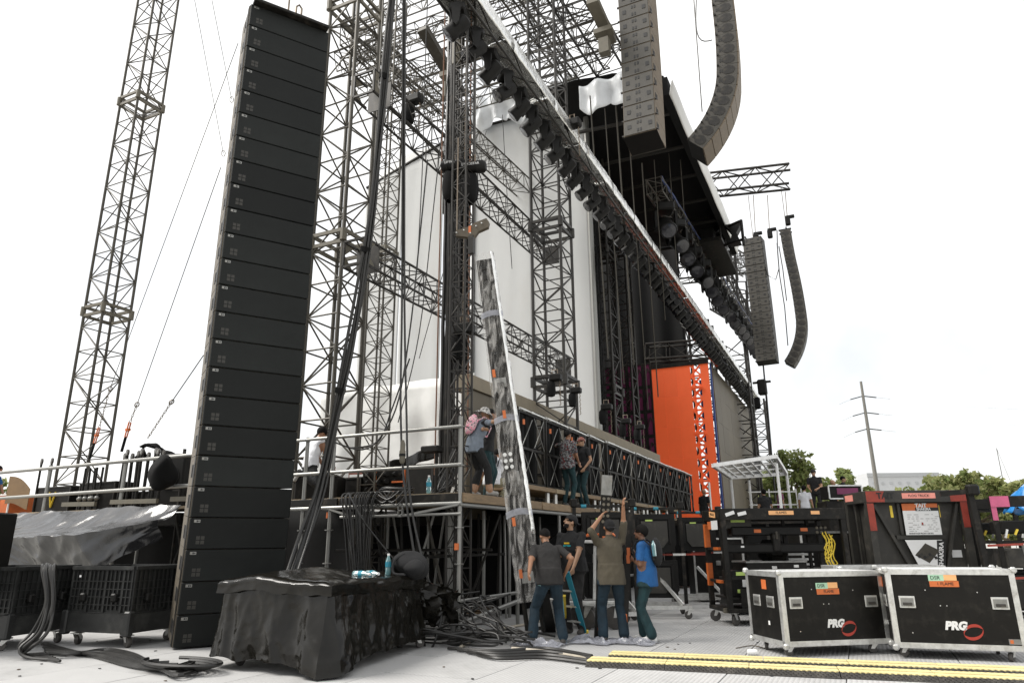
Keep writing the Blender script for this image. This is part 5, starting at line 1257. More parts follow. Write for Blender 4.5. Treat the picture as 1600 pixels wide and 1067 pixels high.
# ================================================================ right-hand cart with pink corners
def open_cart(label, loc, rz, L, D_, H_, pink):
    T = thing('equipment_cart', label, 'cart', loc, rz)
    for x in (.04, L-.04):
        for y in (.04, D_-.04): MB().bar((x, y, .22), (x, y, H_-.1), .07).build('corner_post', 'black_steel', T)
    for z in (.22, .8, 1.35):
        for y in (.04, D_-.04): MB().bar((.08, y, z), (L-.08, y, z), .05).build('rail', 'black_steel', T)
        for x in (.04, L-.04): MB().bar((x, .08, z), (x, D_-.08, z), .05).build('rail', 'black_steel', T)
    MB().bbox((L/2, .04, H_-.08), (L, .09, .18), .006).build('top_beam', 'black_steel', T); MB().bbox((L/2, D_-.04, H_-.08), (L, .09, .18), .006).build('top_beam', 'black_steel', T)
    if pink:
        for x in (.14, L-.14): MB().box((x, -.012, H_-.08), (.28, .012, .18)).build('pink_corner', 'pink_paint', T)
        for x in (.04, L-.04): MB().box((x, -.004, H_-.28), (.078, .012, .22)).build('pink_corner', 'pink_paint', T)
        MB().box((L/2+.05, -.0, H_-.25), (.62, .012, .13)).build('paper_strip', 'white_paper', T); MB().box((L/2+.28, -.008, H_-.27), (.26, .012, .08)).build('orange_strip', 'orange_tape', T)
    for k, (x, z, w_, h_) in enumerate(((L*.3, .5, L*.35, .45), (L*.72, .52, L*.35, .5), (L*.5, 1.08, L*.8, .3), (L*.35, 1.6, L*.5, .22))): MB().bbox((x, D_/2, z), (w_, D_*.6, h_), .02).build('black_box', 'black_plastic' if k % 2 else 'crate_grey', T)
    for k in range(8): MB().bar((L*.1+k*L*.1, .08, 1.42+.05*(k % 2)), (L*.1+k*L*.1+.05, .08, 1.56), .03).build('connector', ['white_paint', 'yellow_paint', 'galvanised'][k % 3], T)
    for k in range(4): MB().bar((L*(.2+.18*k), .06, .30), (L*(.2+.18*k)+.1, .06, .72), .04).build('alu_strut', 'aluminium', T)
    for x in (.12, L-.12):
        for y in (.1, D_-.1): caster(T, x, y, .20, 1.3)
    return T
open_cart('black open cart with pink corners at the right photo edge', (2.12, 14.6, 0), R(8), 1.5, 1.0, 2.10, True)
open_cart('dark open cart between the big crate and the pink-cornered cart', (1.95, 16.2, 0), R(15), 1.3, 1.0, 2.1, False)
T = thing('tall_stand', 'black upright stand with red and silver bars beside the big crate', 'stand', (1.85, 14.1, 0), R(20))
MB().bar((0, 0, .1), (-.05, .05, 2.2), .09).build('upright', 'black_steel', T); MB().bar((-.05, .05, 2.18), (-.45, .2, 2.15), .08).build('arm', 'black_steel', T); MB().bbox((-.02, 0, 2.2), (.18, .16, .18), .03).build('joint', 'black_steel', T)
for z in (1.3, .78): MB().bar((.05, -.02, z), (.62, -.02, z+.02), .035).build('red_bar', 'red_paint', T)
MB().bar((.62, -.02, 1.33), (.72, -.02, .3), .07).build('silver_leg', 'aluminium', T); MB().bar((-.2, -.05, .2), (.15, -.05, 1.25), .05).build('strut', 'black_steel', T); MB().box((.2, .1, .06), (1.1, .5, .1)).build('base', 'black_steel', T)
# blue tarp heap on top of the right cart
m = MB(); m.smooth = True
c = Vector((3.35, 15.6, 2.02))
def f(u, v):
    t = u*6.2832; r_ = (.12+.65*v)*(1+.25*noise3((math.cos(t)*2, math.sin(t)*2, v*2)))
    return c+Vector((r_*math.cos(t)*1.15, r_*math.sin(t)*.8, .55*(1-v)**1.0+.14*noise3((math.cos(t)*3+v, math.sin(t)*3, 5))-.5*max(0, v-.7)))
m.grid(f, 48, 20); tag(m.build('blue_tarp', 'blue_tarp', solid=.006), 'crumpled bright blue tarpaulin heap on the gear at the right photo edge', 'tarpaulin')
# ================================================================ silver dollies with black panel shells
def panel_dolly(label, loc, rz, red=True, low=True):
    T = thing('panel_dolly', label, 'dolly', loc, rz, 'panel dollies')
    W_ = 1.1
    for x in (0, W_):
        MB().bar((x, -.5, .2), (x, .5, .2), .07).build('base_rail', 'aluminium', T)
        MB().bar((x, 0, .22), (x, 0, 2.15), .065).build('upright', 'black_steel', T); MB().bbox((x, 0, 2.12), (.13, .12, .16), .02).build('clamp', 'black_steel', T)
    for y in (-.45, .45): MB().bar((0.04, y, .2), (W_-.04, y, .2), .07).build('base_rail', 'aluminium', T)
    MB().bar((W_-.12, -.4, .24), (W_-.6, -.05, .85), .055).build('strut', 'aluminium', T)
    MB().bar((-.02, 0, 2.06), (W_+.02, 0, 2.06), .05).build('top_bar', 'black_steel', T)
    for x in (.18, .62): MB().tube((x-.05, 0, 2.06), (x+.05, 0, 2.06), .036, 8).build('blue_tape', 'ladder_blue', T)
    if red: MB().bar((.4, -.02, 1.16), (W_+.5, -.02, 1.16), .035).build('red_bar', 'red_paint', T); MB().bar((W_-.2, -.025, 1.16), (W_+.05, -.025, 1.16), .042).build('silver_sleeve', 'aluminium', T)
    for z0_, z1_ in ((1.2, 1.95),)+(((.35, 1.05),) if low else ()):
        b = MB(); h_ = (z1_-z0_)/2; zc_ = (z0_+z1_)/2
        b.prism([(-.42, h_), (.42, h_), (.42, -h_*.6), (.3, -h_), (-.3, -h_), (-.42, -h_*.6)], .14, (W_/2, -.05, zc_), (1, 0, 0), (0, 0, 1)); s_ = b.build('panel_shell', 'black_plastic', T)
        b = MB(); b.prism([(-.26, h_*.62), (.26, h_*.62), (.26, -h_*.4), (.15, -h_*.75), (-.15, -h_*.75), (-.26, -h_*.4)], .05, (W_/2, -.135, zc_), (1, 0, 0), (0, 0, 1)); b.build('shell_recess', 'crate_grey', s_)
        for k in (-1, 1): MB().bar((W_/2+k*.31, -.14, zc_+h_*.75), (W_/2+k*.31, -.14, zc_-h_*.55), .05).build('shell_rib', 'black_plastic', s_)
        MB().bar((W_/2-.31, -.14, zc_+h_*.78), (W_/2+.31, -.14, zc_+h_*.78), .05).build('shell_rib', 'black_plastic', s_)
        MB().box((W_/2-.1, -.168, zc_+h_*.66), (.14, .006, .03)).build('shell_tag', 'lime_tape', s_)
    for x in (.0, W_):
        for y in (-.5, .5): caster(T, x, y, .17, 1.3, random.uniform(0, 6))
    return T
panel_dolly('silver-based dolly with black panel shells beside the man in blue', (-4.25, 14.25, 0), R(20))
panel_dolly('second silver-based dolly half hidden behind the man in grey', (-4.75, 12.6, 0), R(28), False)
panel_dolly('third dolly with red bar left of the open black cart', (-3.9, 16.8, 0), R(24), True, False)
# big caster wheel seen behind the ladder
T = thing('trolley', 'low trolley with a large wheel behind the blue ladder', 'trolley', (-4.15, 11.9, 0), R(25))
MB().bbox((0, .3, .42), (.9, .6, .06), .01).build('platform', 'aluminium', T); caster(T, -.1, .0, .39, 2.2, 2.6); caster(T, .4, .0, .39, 2.2, 2.9); caster(T, -.3, .55, .39, 2.2, 0); caster(T, .4, .55, .39, 2.2, 0)
for k in range(5): MB().bar((-.4+.2*k, .2, .46), (-.35+.2*k, .25, 1.35), .05).build('upright', 'black_steel' if k % 2 else 'aluminium', T)
MB().bbox((0, .2, 1.42), (1.0, .4, .05), .01).build('shelf', 'aluminium', T)
m = MB(); m.smooth = True
for k in range(5): m.path([Vector((-4.1+.09*math.cos(t+k)+.12*k-.25, 11.95+.07*math.sin(t*1.1+k), 1.53+.02*math.sin(t*3+k))) for t in np.linspace(0, 6, 14)], .014, 5)
tag(m.build('orange_cable', 'orange_paint'), 'small heap of orange cable on the trolley shelf behind the ladder', 'cable')
# ladder
T = thing('step_ladder', 'blue and yellow step ladder standing behind the bending man', 'ladder', (-4.1, 10.75, 0), 0)
p_, q_ = at(886, 893, D=10.6), at(914, 990, Z=0.0); r_, s_ = at(872, 893, D=10.75), at(882, 1003, Z=.0)
sh = Vector((-.33, .12, 0))
for a, b in ((p_, q_),): MB().bar(b, a, .075, .03).build('rail', 'ladder_blue', T, world=True); MB().bar(b+Vector((-.012, -.02, .02)), b.lerp(a, .7)+Vector((-.012, -.02, .02)), .035, .02).build('rail_stripe', 'yellow_paint', T, world=True); MB().bbox(b+Vector((0, 0, .03)), (.11, .07, .07), .01).build('foot', 'yellow_paint', T, world=True)
MB().bar(s_, r_, .07, .03).build('rail', 'ladder_blue', T, world=True)
for t in (.2, .45, .7): MB().bar(q_.lerp(p_, t), q_.lerp(p_, t)+sh, .08, .025).build('rung', 'aluminium', T, world=True)
MB().bar(q_+sh, p_+sh, .07, .03).build('rail', 'ladder_blue', T, world=True); MB().bar(q_+Vector((-.45, .3, .0)), p_+Vector((-.1, .1, -.35)), .05, .03).build('rear_rail', 'yellow_paint', T, world=True)
# rails held by the crew
def held_rail(label, a, b, w_, cap=True):
    a, b = Vector(a), Vector(b); T = thing('mounting_rail', label, 'rail', a)
    MB().bar(a, b, w_, .07, up=(.4, -.9, 0)).build('rail', 'black_steel', T, world=True); d_ = (b-a).normalized()
    if cap:
        MB().bar(b, b+d_*.30, w_*1.05, .09, up=(.4, -.9, 0)).build('silver_head', 'galvanised', T, world=True)
        for k in range(10): p = b-d_*(.06+.085*(k//2))+_rt*(.035 if k % 2 else -.035)-Vector((-.43, .9, 0))*.04; MB().tube(p, p-Vector((-.43, .9, 0))*.012, .024, 8).build('lens', 'truss_frame', T, world=True)
    for t in (.06, .17, .62, .68): p = a.lerp(b, t)-Vector((-.43, .9, 0))*.042; MB().box(p, (.05, .012, .12), (0, 0, R(25))).build('orange_tag', 'orange_tape', T, world=True)
    return T
held_rail('black mounting rail with silver head held upright by the man in grey', at(936, 1000, Z=.01), at(947, 773, D=10.7), .15)
held_rail('second slim rail held between the men in grey and blue', at(975, 1001, Z=.01), at(984, 800, D=10.9), .09, False)
T = thing('perforated_strip', 'silver perforated strip leaning at the legs of the bending man', 'strip', at(872, 985, Z=.02))
MB().bar(at(872, 985, Z=.02), at(862, 935, D=10.2), .05, .02).build('strip', 'aluminium', T, world=True)
for t in np.linspace(.08, .92, 9): p = at(872, 985, Z=.02).lerp(at(862, 935, D=10.2), t)-Vector((-.43, .9, 0))*.012; MB().box(p, (.03, .008, .02)).build('slot', 'ink', T, world=True)
MB().bar(at(858, 985, Z=.02), at(850, 925, D=10.3), .22, .05).build('dark_board', 'black_steel', T, world=True)

# dark stored gear behind the carts
gm = random.Random(3)
for k, (x, y, w_, h_, l) in enumerate(((-3.3, 18.6, 1.2, 1.5, 'dark stored case behind the third panel dolly'), (-1.9, 17.2, 1.3, 1.25, 'dark stored case left behind the open black cart'), (-.75, 16.9, 1.1, 1.6, 'tall dark stored case behind the right half of the black cart'), (-.9, 15.4, .8, .9, 'low dark stored case just behind the black cart'), (-2.2, 15.7, .9, .7, 'low dark trunk behind the left end of the black cart'))):
    T = thing('stored_case', l, 'case', (x, y, 0), R(24), 'dark stored cases behind the carts')
    MB().bbox((0, 0, .14+(h_-.14)/2), (w_, .8, h_-.14), .015).build('body', 'case_laminate', T)
    for z in (.2, h_-.03): MB().bar((-w_/2, -.405, z), (w_/2, -.405, z), .04).build('edge_trim', 'aluminium', T)
    for x_ in (-w_/2, w_/2): MB().bar((x_, -.405, .2), (x_, -.405, h_-.03), .04).build('edge_trim', 'aluminium', T)
    MB().bbox((0, -.41, h_*.6), (.16, .02, .11), .005).build('handle', 'galvanised', T)
    for x_ in (-w_/2+.1, w_/2-.1): caster(T, x_, -.3, .14)
# ================================================================ people
def ik(a, c, l1, l2, pole):
    a, c, pole = Vector(a), Vector(c), Vector(pole); d = c-a; L = min(d.length, (l1+l2)*.998); dn = d.normalized(); c = a+dn*L
    x = (l1*l1-l2*l2+L*L)/(2*L); h = math.sqrt(max(0, l1*l1-x*x)); p = pole-dn*pole.dot(dn)
    p = p.normalized() if p.length > 1e-5 else frame(dn)[1]
    return a+dn*x+p*h, c
def cap_(b, p, q, r1, r2, n=10):
    p, q = Vector(p), Vector(q); b.tube(p, q, r1, n, r2); b.ell(p, (r1, r1, r1), n=n, m=6); b.ell(q, (r2, r2, r2), n=n, m=6)
def loft(b, rings, n=16):
    o = len(b.v)
    for c, ax, ay in rings:
        c, ax, ay = Vector(c), Vector(ax), Vector(ay)
        for k in range(n):
            t = 2*math.pi*k/n; ct, st = math.cos(t), math.sin(t)
            b.v.append(c+ax*math.copysign(abs(ct)**.8, ct)+ay*math.copysign(abs(st)**.8, st))
    for i in range(len(rings)-1):
        for k in range(n): b.f.append([o+i*n+k, o+i*n+(k+1) % n, o+(i+1)*n+(k+1) % n, o+(i+1)*n+k]); b.mi.append(0)
    b.f.append([o+k for k in range(n)][::-1]); b.f.append([o+(len(rings)-1)*n+k for k in range(n)]); b.mi += [0, 0]
def person(label, loc, rz, pose, outfit, H=1.74, vox=.0105, build=1.0, group=None):
    """local frame: x right, y facing forward, z up. pose: hip, lean, side, twist, lh, rh, lf, rf, head(yaw,pitch)"""
    k = H/1.74; T = None; g = lambda n, d: pose.get(n, d)
    hip = Vector(g('hip', (0, 0, .93)))*k; lean, side, tw = R(g('lean', 3)), R(g('side', 0)), R(g('twist', 0))
    sp = Vector((math.sin(side), math.sin(lean)*math.cos(side), math.cos(lean)*math.cos(side))).normalized()
    xr = Vector((math.cos(tw), math.sin(tw), 0)); xr = (xr-sp*xr.dot(sp)).normalized(); fw = sp.cross(xr)*1
    if fw.dot(Vector((-math.sin(tw), math.cos(tw), 0))) < 0: fw = -fw
    hx = Vector((1, 0, 0)); hy = Vector((0, 1, 0))
    waist = hip+(Vector((0, 0, 1))+sp).normalized()*.16*k; chest = hip+sp*.36*k; nb = hip+sp*.53*k
    sh = {s: nb-sp*.045*k+xr*(.185*k*s*build**.5) for s in (-1, 1)}
    hj = {s: hip+hx*.09*k*s-Vector((0, 0, .02)) for s in (-1, 1)}
    hyaw, hp = g('head', (0, 0)); hyaw, hp = R(hyaw), R(hp)
    hf = (fw*math.cos(hyaw)+xr*math.sin(hyaw)); hf = Vector((hf.x, hf.y, hf.z*.3)).normalized(); hf = (hf*math.cos(hp)+Vector((0, 0, 1))*math.sin(hp)).normalized()
    hu = (Vector((0, 0, 1))*.7+sp*.3); hu = (hu-hf*hu.dot(hf)).normalized(); hr_ = hf.cross(hu)
    hc = nb+(sp+hu).normalized()*.165*k+hf*.02*k
    b = MB(); O = outfit; seg = []   # (p,q,r,matfn)
    S_ = lambda p, q, r, m: seg.append((Vector(p), Vector(q), r, m))
    bw = build; loose = O.get('loose', 1.0); shirt, pants, skin, shoe = O['shirt'], O['pants'], O['skin'], O.get('shoe', 'shoe_dark')
    # torso
    rings = [(hip-Vector((0, 0, .07*k)), hx*.168*k*bw, hy*.118*k*bw), (hip+Vector((0, 0, .02*k)), hx*.178*k*bw, hy*.128*k*bw), (waist, (hx+xr).normalized()*.158*k*bw*loose, (hy+fw).normalized()*.115*k*bw*loose),
             (chest-sp*.06*k, xr*.170*k*bw*loose, fw*.122*k*bw*loose), (chest+sp*.05*k, xr*.178*k*bw, fw*.122*k*bw), (nb-sp*.03*k, xr*.150*k*bw**.5, fw*.085*k), (nb+sp*.02*k, xr*.062*k, fw*.06*k)]
    loft(b, rings)
    hem = O.get('hem', .04)
    if hem > 0: loft(b, [(hip-Vector((0, 0, hem*k)), hx*.186*k*bw*loose, hy*.137*k*bw*loose), (waist, (hx+xr).normalized()*.166*k*bw*loose, (hy+fw).normalized()*.124*k*bw*loose)])
    S_(hip+Vector((0, 0, .02-hem+.02))*1, chest, .15*k, lambda t: shirt); S_(chest, nb-sp*.05*k, .135*k, lambda t: shirt); S_(hip-Vector((0, 0, .16*k)), hip-Vector((0, 0, (hem+.055)*k)), .15*k, lambda t: pants)
    for s in (-1, 1):
        cap_(b, chest+sp*.1*k+xr*s*.10*k, sh[s], .07*k, .062*k*bw**.5); S_(chest+sp*.1*k+xr*s*.1*k, sh[s], .065*k, lambda t: O.get('shoulder', shirt))
        # arms
        tgt = Vector(g('lh' if s < 0 else 'rh', (s*.27, .06, .80)))*1.0
        el, wr = ik(sh[s], tgt*k, .285*k, .255*k, Vector(g('lp' if s < 0 else 'rp', (s*.6, -.8, -.2))))
        am = .95+.25*(bw-1)
        cap_(b, sh[s], el, .050*k*am, .040*k*am); cap_(b, el, wr, .041*k*am, .027*k)
        sl = O.get('sleeve', .7)
        if sl > 0:
            e2 = sh[s].lerp(el, min(1, sl)); cap_(b, sh[s], e2, .060*k*am, .058*k*am)
            if sl > 1: cap_(b, el, el.lerp(wr, sl-1), .052*k*am, .042*k)
        slm = O.get('sleeve_mat', shirt)
        S_(sh[s], el, .055*k, lambda t, sl=sl, m=slm: m if t < sl*1.06 else skin); S_(el, wr, .042*k, lambda t, sl=sl, m=slm: m if t < (sl-1) else skin)
        hd = (wr-el).normalized(); gd = Vector(g('lg' if s < 0 else 'rg', tuple(hd*1))); gd = (hd+gd*.6).normalized(); _, hs, hn = frame(gd, tuple(xr))
        pc_ = wr+gd*.045*k; b.ell(pc_, (.040*k, .020*k, .052*k), Matrix((hs, hn, gd)).transposed(), 8, 6)
        for j in range(4):
            f0 = wr+gd*.085*k+hs*(-.030+.020*j)*k; ln = (.034, .040, .038, .030)[j]*k; cd = (gd+hn*.35).normalized(); f1 = f0+cd*ln; f2 = f1+(gd*.5+hn*.8).normalized()*ln*.8
            cap_(b, f0-gd*.02, f1, .0105*k, .0100*k, 6); cap_(b, f1, f2, .0100*k, .0090*k, 6)
        t0 = wr+gd*.03*k-hs*.028*k*s; t1 = t0+(gd*.6-hs*s*.8).normalized()*.04*k; t2 = t1+(gd*.9+hn*.3).normalized()*.03*k; cap_(b, t0, t1, .012*k, .011*k, 6); cap_(b, t1, t2, .011*k, .0095*k, 6)
        S_(wr, wr+gd*.16*k, .04*k, lambda t: O.get('glove', skin))
        # legs
        ft = Vector(g('lf' if s < 0 else 'rf', (s*.11, 0, .085)))*k
        kn, an = ik(hj[s], ft, .43*k, .43*k, Vector(g('lk' if s < 0 else 'rk', (s*.12, 1, 0))))
        lg = O.get('leg', 1.0)*(.6+.4*bw)
        cap_(b, hj[s], kn, .092*k*lg, .064*k*lg); cap_(b, kn, kn.lerp(an, .93), .064*k*lg, .058*k*O.get('cuff', 1.0)*lg)
        S_(hj[s].lerp(kn, .22+.9*max(0, hem-.05)), kn, .085*k, lambda t: pants); S_(kn, an, .06*k, lambda t, c=O.get('crop', 2): pants if t < c else skin)
        fd = Vector(g('lfd' if s < 0 else 'rfd', (s*.25, 1, 0))).normalized(); toe = an+fd*.15*k+Vector((0, 0, -.045*k)) if fd.z == 0 else an+fd*.17*k; heel = an-fd*.035*k+(Vector((0, 0, -.042*k)) if fd.z == 0 else Vector((0, 0, 0)))
        cap_(b, an, heel, .042*k, .040*k); cap_(b, heel, toe, .040*k, .036*k); cap_(b, an+Vector((0, 0, -.01)), toe, .036*k, .033*k)
        S_(heel, toe, .045*k, lambda t: shoe); S_(an, heel, .042*k, lambda t: shoe)
    # neck and head
    cap_(b, nb, hc-hu*.06*k, .055*k, .052*k); S_(nb+sp*.012*k, hc-hu*.06*k, .072*k, lambda t: skin)
    HM = Matrix((hr_, hf, hu)).transposed()
    hp_ = lambda x, y, z: hc+hr_*x*k+hf*y*k+hu*z*k
    b.ell(hp_(0, -.008, .025), (.074*k, .092*k, .092*k), HM, 14, 10); b.ell(hp_(0, .018, -.045), (.058*k, .070*k, .068*k), HM, 12, 8)
    cap_(b, hp_(0, .086, .005), hp_(0, .108, -.028), .010*k, .015*k, 6); b.ell(hp_(0, .078, -.085), (.026*k, .022*k, .022*k), HM, 8, 6)
    for s in (-1, 1): b.ell(hp_(s*.076, -.006, -.012), (.012*k, .022*k, .032*k), HM, 8, 6); b.ell(hp_(s*.03, .082, .024), (.024*k, .014*k, .012*k), HM, 8, 6)
    cap_(b, hp_(-.02, .083, -.060), hp_(.02, .083, -.060), .010*k, .010*k, 6)
    S_(hp_(0, 0, -.05), hp_(0, 0, .05), .085*k, lambda t: skin)
    me = b.mesh('body'); tmp = bpy.data.objects.new('tmp', me); COL.objects.link(tmp)
    md = tmp.modifiers.new('r', 'REMESH'); md.mode = 'VOXEL'; md.voxel_size = vox; md.use_smooth_shade = True
    ms = tmp.modifiers.new('s', 'SMOOTH'); ms.iterations = 3; ms.factor = .5
    nm = bpy.data.meshes.new_from_object(tmp.evaluated_get(bpy.context.evaluated_depsgraph_get())); bpy.data.objects.remove(tmp); bpy.data.meshes.remove(me)
    nm.materials.clear(); n = len(nm.polygons); ce = np.empty(n*3); nm.polygons.foreach_get('center', ce); ce = ce.reshape(-1, 3)
    best = np.full(n, 1e9); mi = np.zeros(n, int); names = []
    for p, q, r, fn in seg:
        p_, d_ = np.array(p), np.array(q-p); t = np.clip(((ce-p_) @ d_)/max(1e-9, d_ @ d_), 0, 1); dist = np.linalg.norm(ce-p_-t[:, None]*d_, axis=1)-r
        tm = np.array([fn(v) for v in np.linspace(0, 1, 41)]); col = tm[(t*40).astype(int)]
        for nme in set(tm.tolist()):
            if nme not in names: names.append(nme)
        ids = np.array([names.index(c) for c in col]); w = dist < best; best = np.where(w, dist, best); mi = np.where(w, ids, mi)
    for nme in names: nm.materials.append(MATS[nme])
    nm.polygons.foreach_set('material_index', mi.astype(np.int32)); nm.polygons.foreach_set('use_smooth', [True]*n)
    # creases in the clothing
    co = np.empty(len(nm.vertices)*3); nm.vertices.foreach_get('co', co); co = co.reshape(-1, 3); no = np.empty(len(nm.vertices)*3); nm.vertices.foreach_get('normal', no); no = no.reshape(-1, 3)
    fl = np.zeros(len(co)); vi = np.empty(len(nm.loops), np.int32); nm.loops.foreach_get('vertex_index', vi)
    ls = np.empty(n, np.int32); nm.polygons.foreach_get('loop_start', ls); lt = np.empty(n, np.int32); nm.polygons.foreach_get('loop_total', lt)
    cl = np.array([not (names[i].startswith('skin') or names[i].startswith('shoe')) for i in range(len(names))])[mi]
    fl[vi] = np.repeat(cl, lt)
    sd = hash(label) % 97*.1
    wv = np.sin(co[:, 2]*38+6*np.sin(co[:, 0]*11+sd)+5*np.sin(co[:, 1]*9+sd))*.5+np.sin(co[:, 2]*21+co[:, 0]*26*np.sin(sd)+4*np.sin(co[:, 1]*13))*.5
    if vox < .0115:
        sv = Vector((sd, 2*sd, 3*sd)); fold = np.array([(.35-abs(noise.noise(Vector((x*7, y*7, z*4.2))+sv)))+.5*(.3-abs(noise.noise(Vector((x*15, y*15, z*9))+sv))) if f else 0. for (x, y, z), f in zip(co.tolist(), fl.tolist())]); wv = wv*.4+fold*3.6
    co += no*(wv*fl*.0045*k)[:, None]; nm.vertices.foreach_set('co', co.ravel())
    me2 = bpy.data.objects.new('person', nm); COL.objects.link(me2); me2.location = loc; me2.rotation_euler = (0, 0, rz)
    tag(me2, label, 'person', group)
    J = dict(hc=hc, hr=hr_, hf=hf, hu=hu, hp=hp_, HM=HM, nb=nb, sp=sp, xr=xr, fw=fw, chest=chest, hip=hip, k=k, T=me2, sh=sh)
    # hair / headwear as children
    def dome(name, m_, r, z0=-.2, back=.02, dn=0., zs=1.0):
        d = MB(); d.smooth = True
        def f(u, v):
            t = u*2*math.pi; a = math.pi/2-(math.pi/2+dn+(.75*max(0, -math.sin(t))))*v
            x, y, z = math.cos(a)*math.cos(t), math.cos(a)*math.sin(t), math.sin(a)
            return hp_(x*r*.88, y*r*1.06-back, z*r*1.05*zs+.022)
        d.grid(f, 24, 12); return d.build(name, m_, me2, solid=.006)
    hw = O.get('hair', 'short')
    if hw == 'short': dome('hair', 'hair_black', .090, dn=.10, back=.012)
    if hw == 'thick': dome('hair', 'hair_black', .098, dn=.30, back=.016)
    if hw == 'cap':
        dome('hair', 'hair_black', .087, dn=.25, back=.012); c_ = dome('cap', O.get('cap', 'cloth_black'), .096, dn=-.05, back=.006); s_ = O.get('brim', 1)
        d = MB(); d.smooth = True
        d.grid(lambda u, v: hp_((u-.5)*.15, s_*(.082+.075*v*math.cos((u-.5)*2.2))-.0, .035-.02*v-.02*(abs(u-.5)*2)**2), 12, 5); d.build('brim', O.get('cap', 'cloth_black'), c_, solid=.006)
    if hw == 'hood':
        d = MB(); d.smooth = True
        def f(u, v):
            t = u*2*math.pi; a = math.pi/2-math.pi*.62*v; op = 1 if math.sin(t) < .55 else .9
            x, y, z = math.cos(a)*math.cos(t), math.cos(a)*math.sin(t), math.sin(a)
            fl_ = 1+.9*max(0, v-.72)/.28; return hp_(x*.110*fl_*op, y*.120*fl_*op-.015-.04*max(0, v-.7), z*.125*(1+.35*max(0, v-.7))+.015)+Vector((0, 0, .006*math.sin(t*7)*v))
        d.grid(f, 30, 18); d.build('headscarf', O['cap'], me2, solid=.006)
    if O.get('beard'):
        d = MB(); d.smooth = True
        d.grid(lambda u, v: hp_(.071*math.sin((u-.5)*2.6), .018+.070*math.cos((u-.5)*2.6), -.045-.062*v-.01*math.cos((u-.5)*2.6)), 14, 6); d.build('beard', 'hair_black', me2, solid=.012)
    if O.get('face', True):
        for s in (-1, 1): e = MB(); e.smooth = True; e.ell(hp_(s*.030, .084, .012), (.013*k, .008*k, .007*k), HM, 8, 6); e.build('eye', 'ink', me2); MB().bar(hp_(s*.012, .094, .034), hp_(s*.05, .082, .036), .007*k, .006*k).build('eyebrow', 'hair_black', me2)
    return J
def band(J, p, d, r, m_, name='armband', h=.03):
    d = Vector(d).normalized(); MB().tube(Vector(p)-d*h/2, Vector(p)+d*h/2, r, 12).build(name, m_, J['T'])
def face_rz(d): return math.atan2(-d[0], d[1])       # rotation so that local +y points along d
HEAD_ = Vector((-.43, .90, 0)); RIGHT_ = Vector((.90, .43, 0))
def loc_(J_loc, rz, P):    # world point -> local
    return tuple(Matrix.Rotation(-rz, 3, 'Z') @ (Vector(P)-Vector(J_loc)))
def Wp(x, y, D): return at(x, y, D=D)
# 1 man in black tee bending at the foot of the wrapped panel
def place(loc, dirv, H=1.74):
    rz = face_rz(dirv); k = H/1.74; return rz, (lambda P: tuple(Vector(loc_(loc, rz, P))/k))
L1 = Vector((-4.22, 10.0, 0)); rz, lw = place(L1, HEAD_*1-RIGHT_*.15)
person('man in black t-shirt and jeans bending forward with his back to us', L1, rz, dict(hip=(.02, -.05, .88), lean=20, twist=4, lh=lw(Wp(822, 912, 9.75)), rh=lw(Wp(884, 893, 10.4)), lf=(-.24, .02, .085), rf=(.20, -.06, .085), head=(-8, -22), lp=(-.6, -.2, -.5)), dict(shirt='cloth_charcoal', pants='denim', skin='skin_brown', sleeve=.72, leg=1.12, cuff=1.15, hem=.05, loose=1.08, face=False), 1.72, build=1.06)
J = None
# 2 bearded man with cap, face turned up left
L2 = Vector((-4.28, 11.25, 0)); rz, lw = place(L2, -HEAD_*.75-RIGHT_*.55, 1.84)
J = person('bearded man in black t-shirt and backwards cap looking up to the left', L2, rz, dict(hip=(0, 0, .94), lean=6, lh=lw(Wp(893, 898, 10.9)), rh=lw(Wp(866, 930, 10.9)), head=(38, 22), lp=(-.9, -.4, -.2)), dict(shirt='cloth_black', pants='cloth_charcoal', skin='skin_mid', sleeve=.68, hair='cap', brim=-1, beard=True, loose=1.1), 1.84, build=1.12)
for k, (z, w_, m_) in enumerate(((.04, .10, 'band_yellow'), (.0, .14, 'cloth_teal'), (-.05, .08, 'band_yellow'))): MB().box(J['chest']+J['fw']*.150+J['sp']*z, (w_, .006, .025), Matrix((J['xr'], J['fw'], J['sp'])).transposed()).build('shirt_print', m_, J['T'])
# 3 man in olive-grey long shirt, arms up
L3 = Vector((-3.40, 10.5, 0)); rz, lw = place(L3, HEAD_*1-RIGHT_*.12)
J3 = person('man in olive-grey shirt and jeans with both arms raised to the rail', L3, rz, dict(lean=2, lh=lw(Wp(938, 808, 10.45)), rh=lw(Wp(974, 785, 10.5)), lf=(-.15, .02, .085), rf=(.17, .05, .085), head=(-14, 12), lp=(-.8, -.5, -.3), rp=(.8, -.4, -.1)), dict(shirt='cloth_olive_grey', pants='denim', skin='skin_brown', sleeve=1.15, leg=1.10, cuff=1.2, hem=.13, loose=1.10, hair='cap', brim=-1, face=False), 1.74, build=1.05)
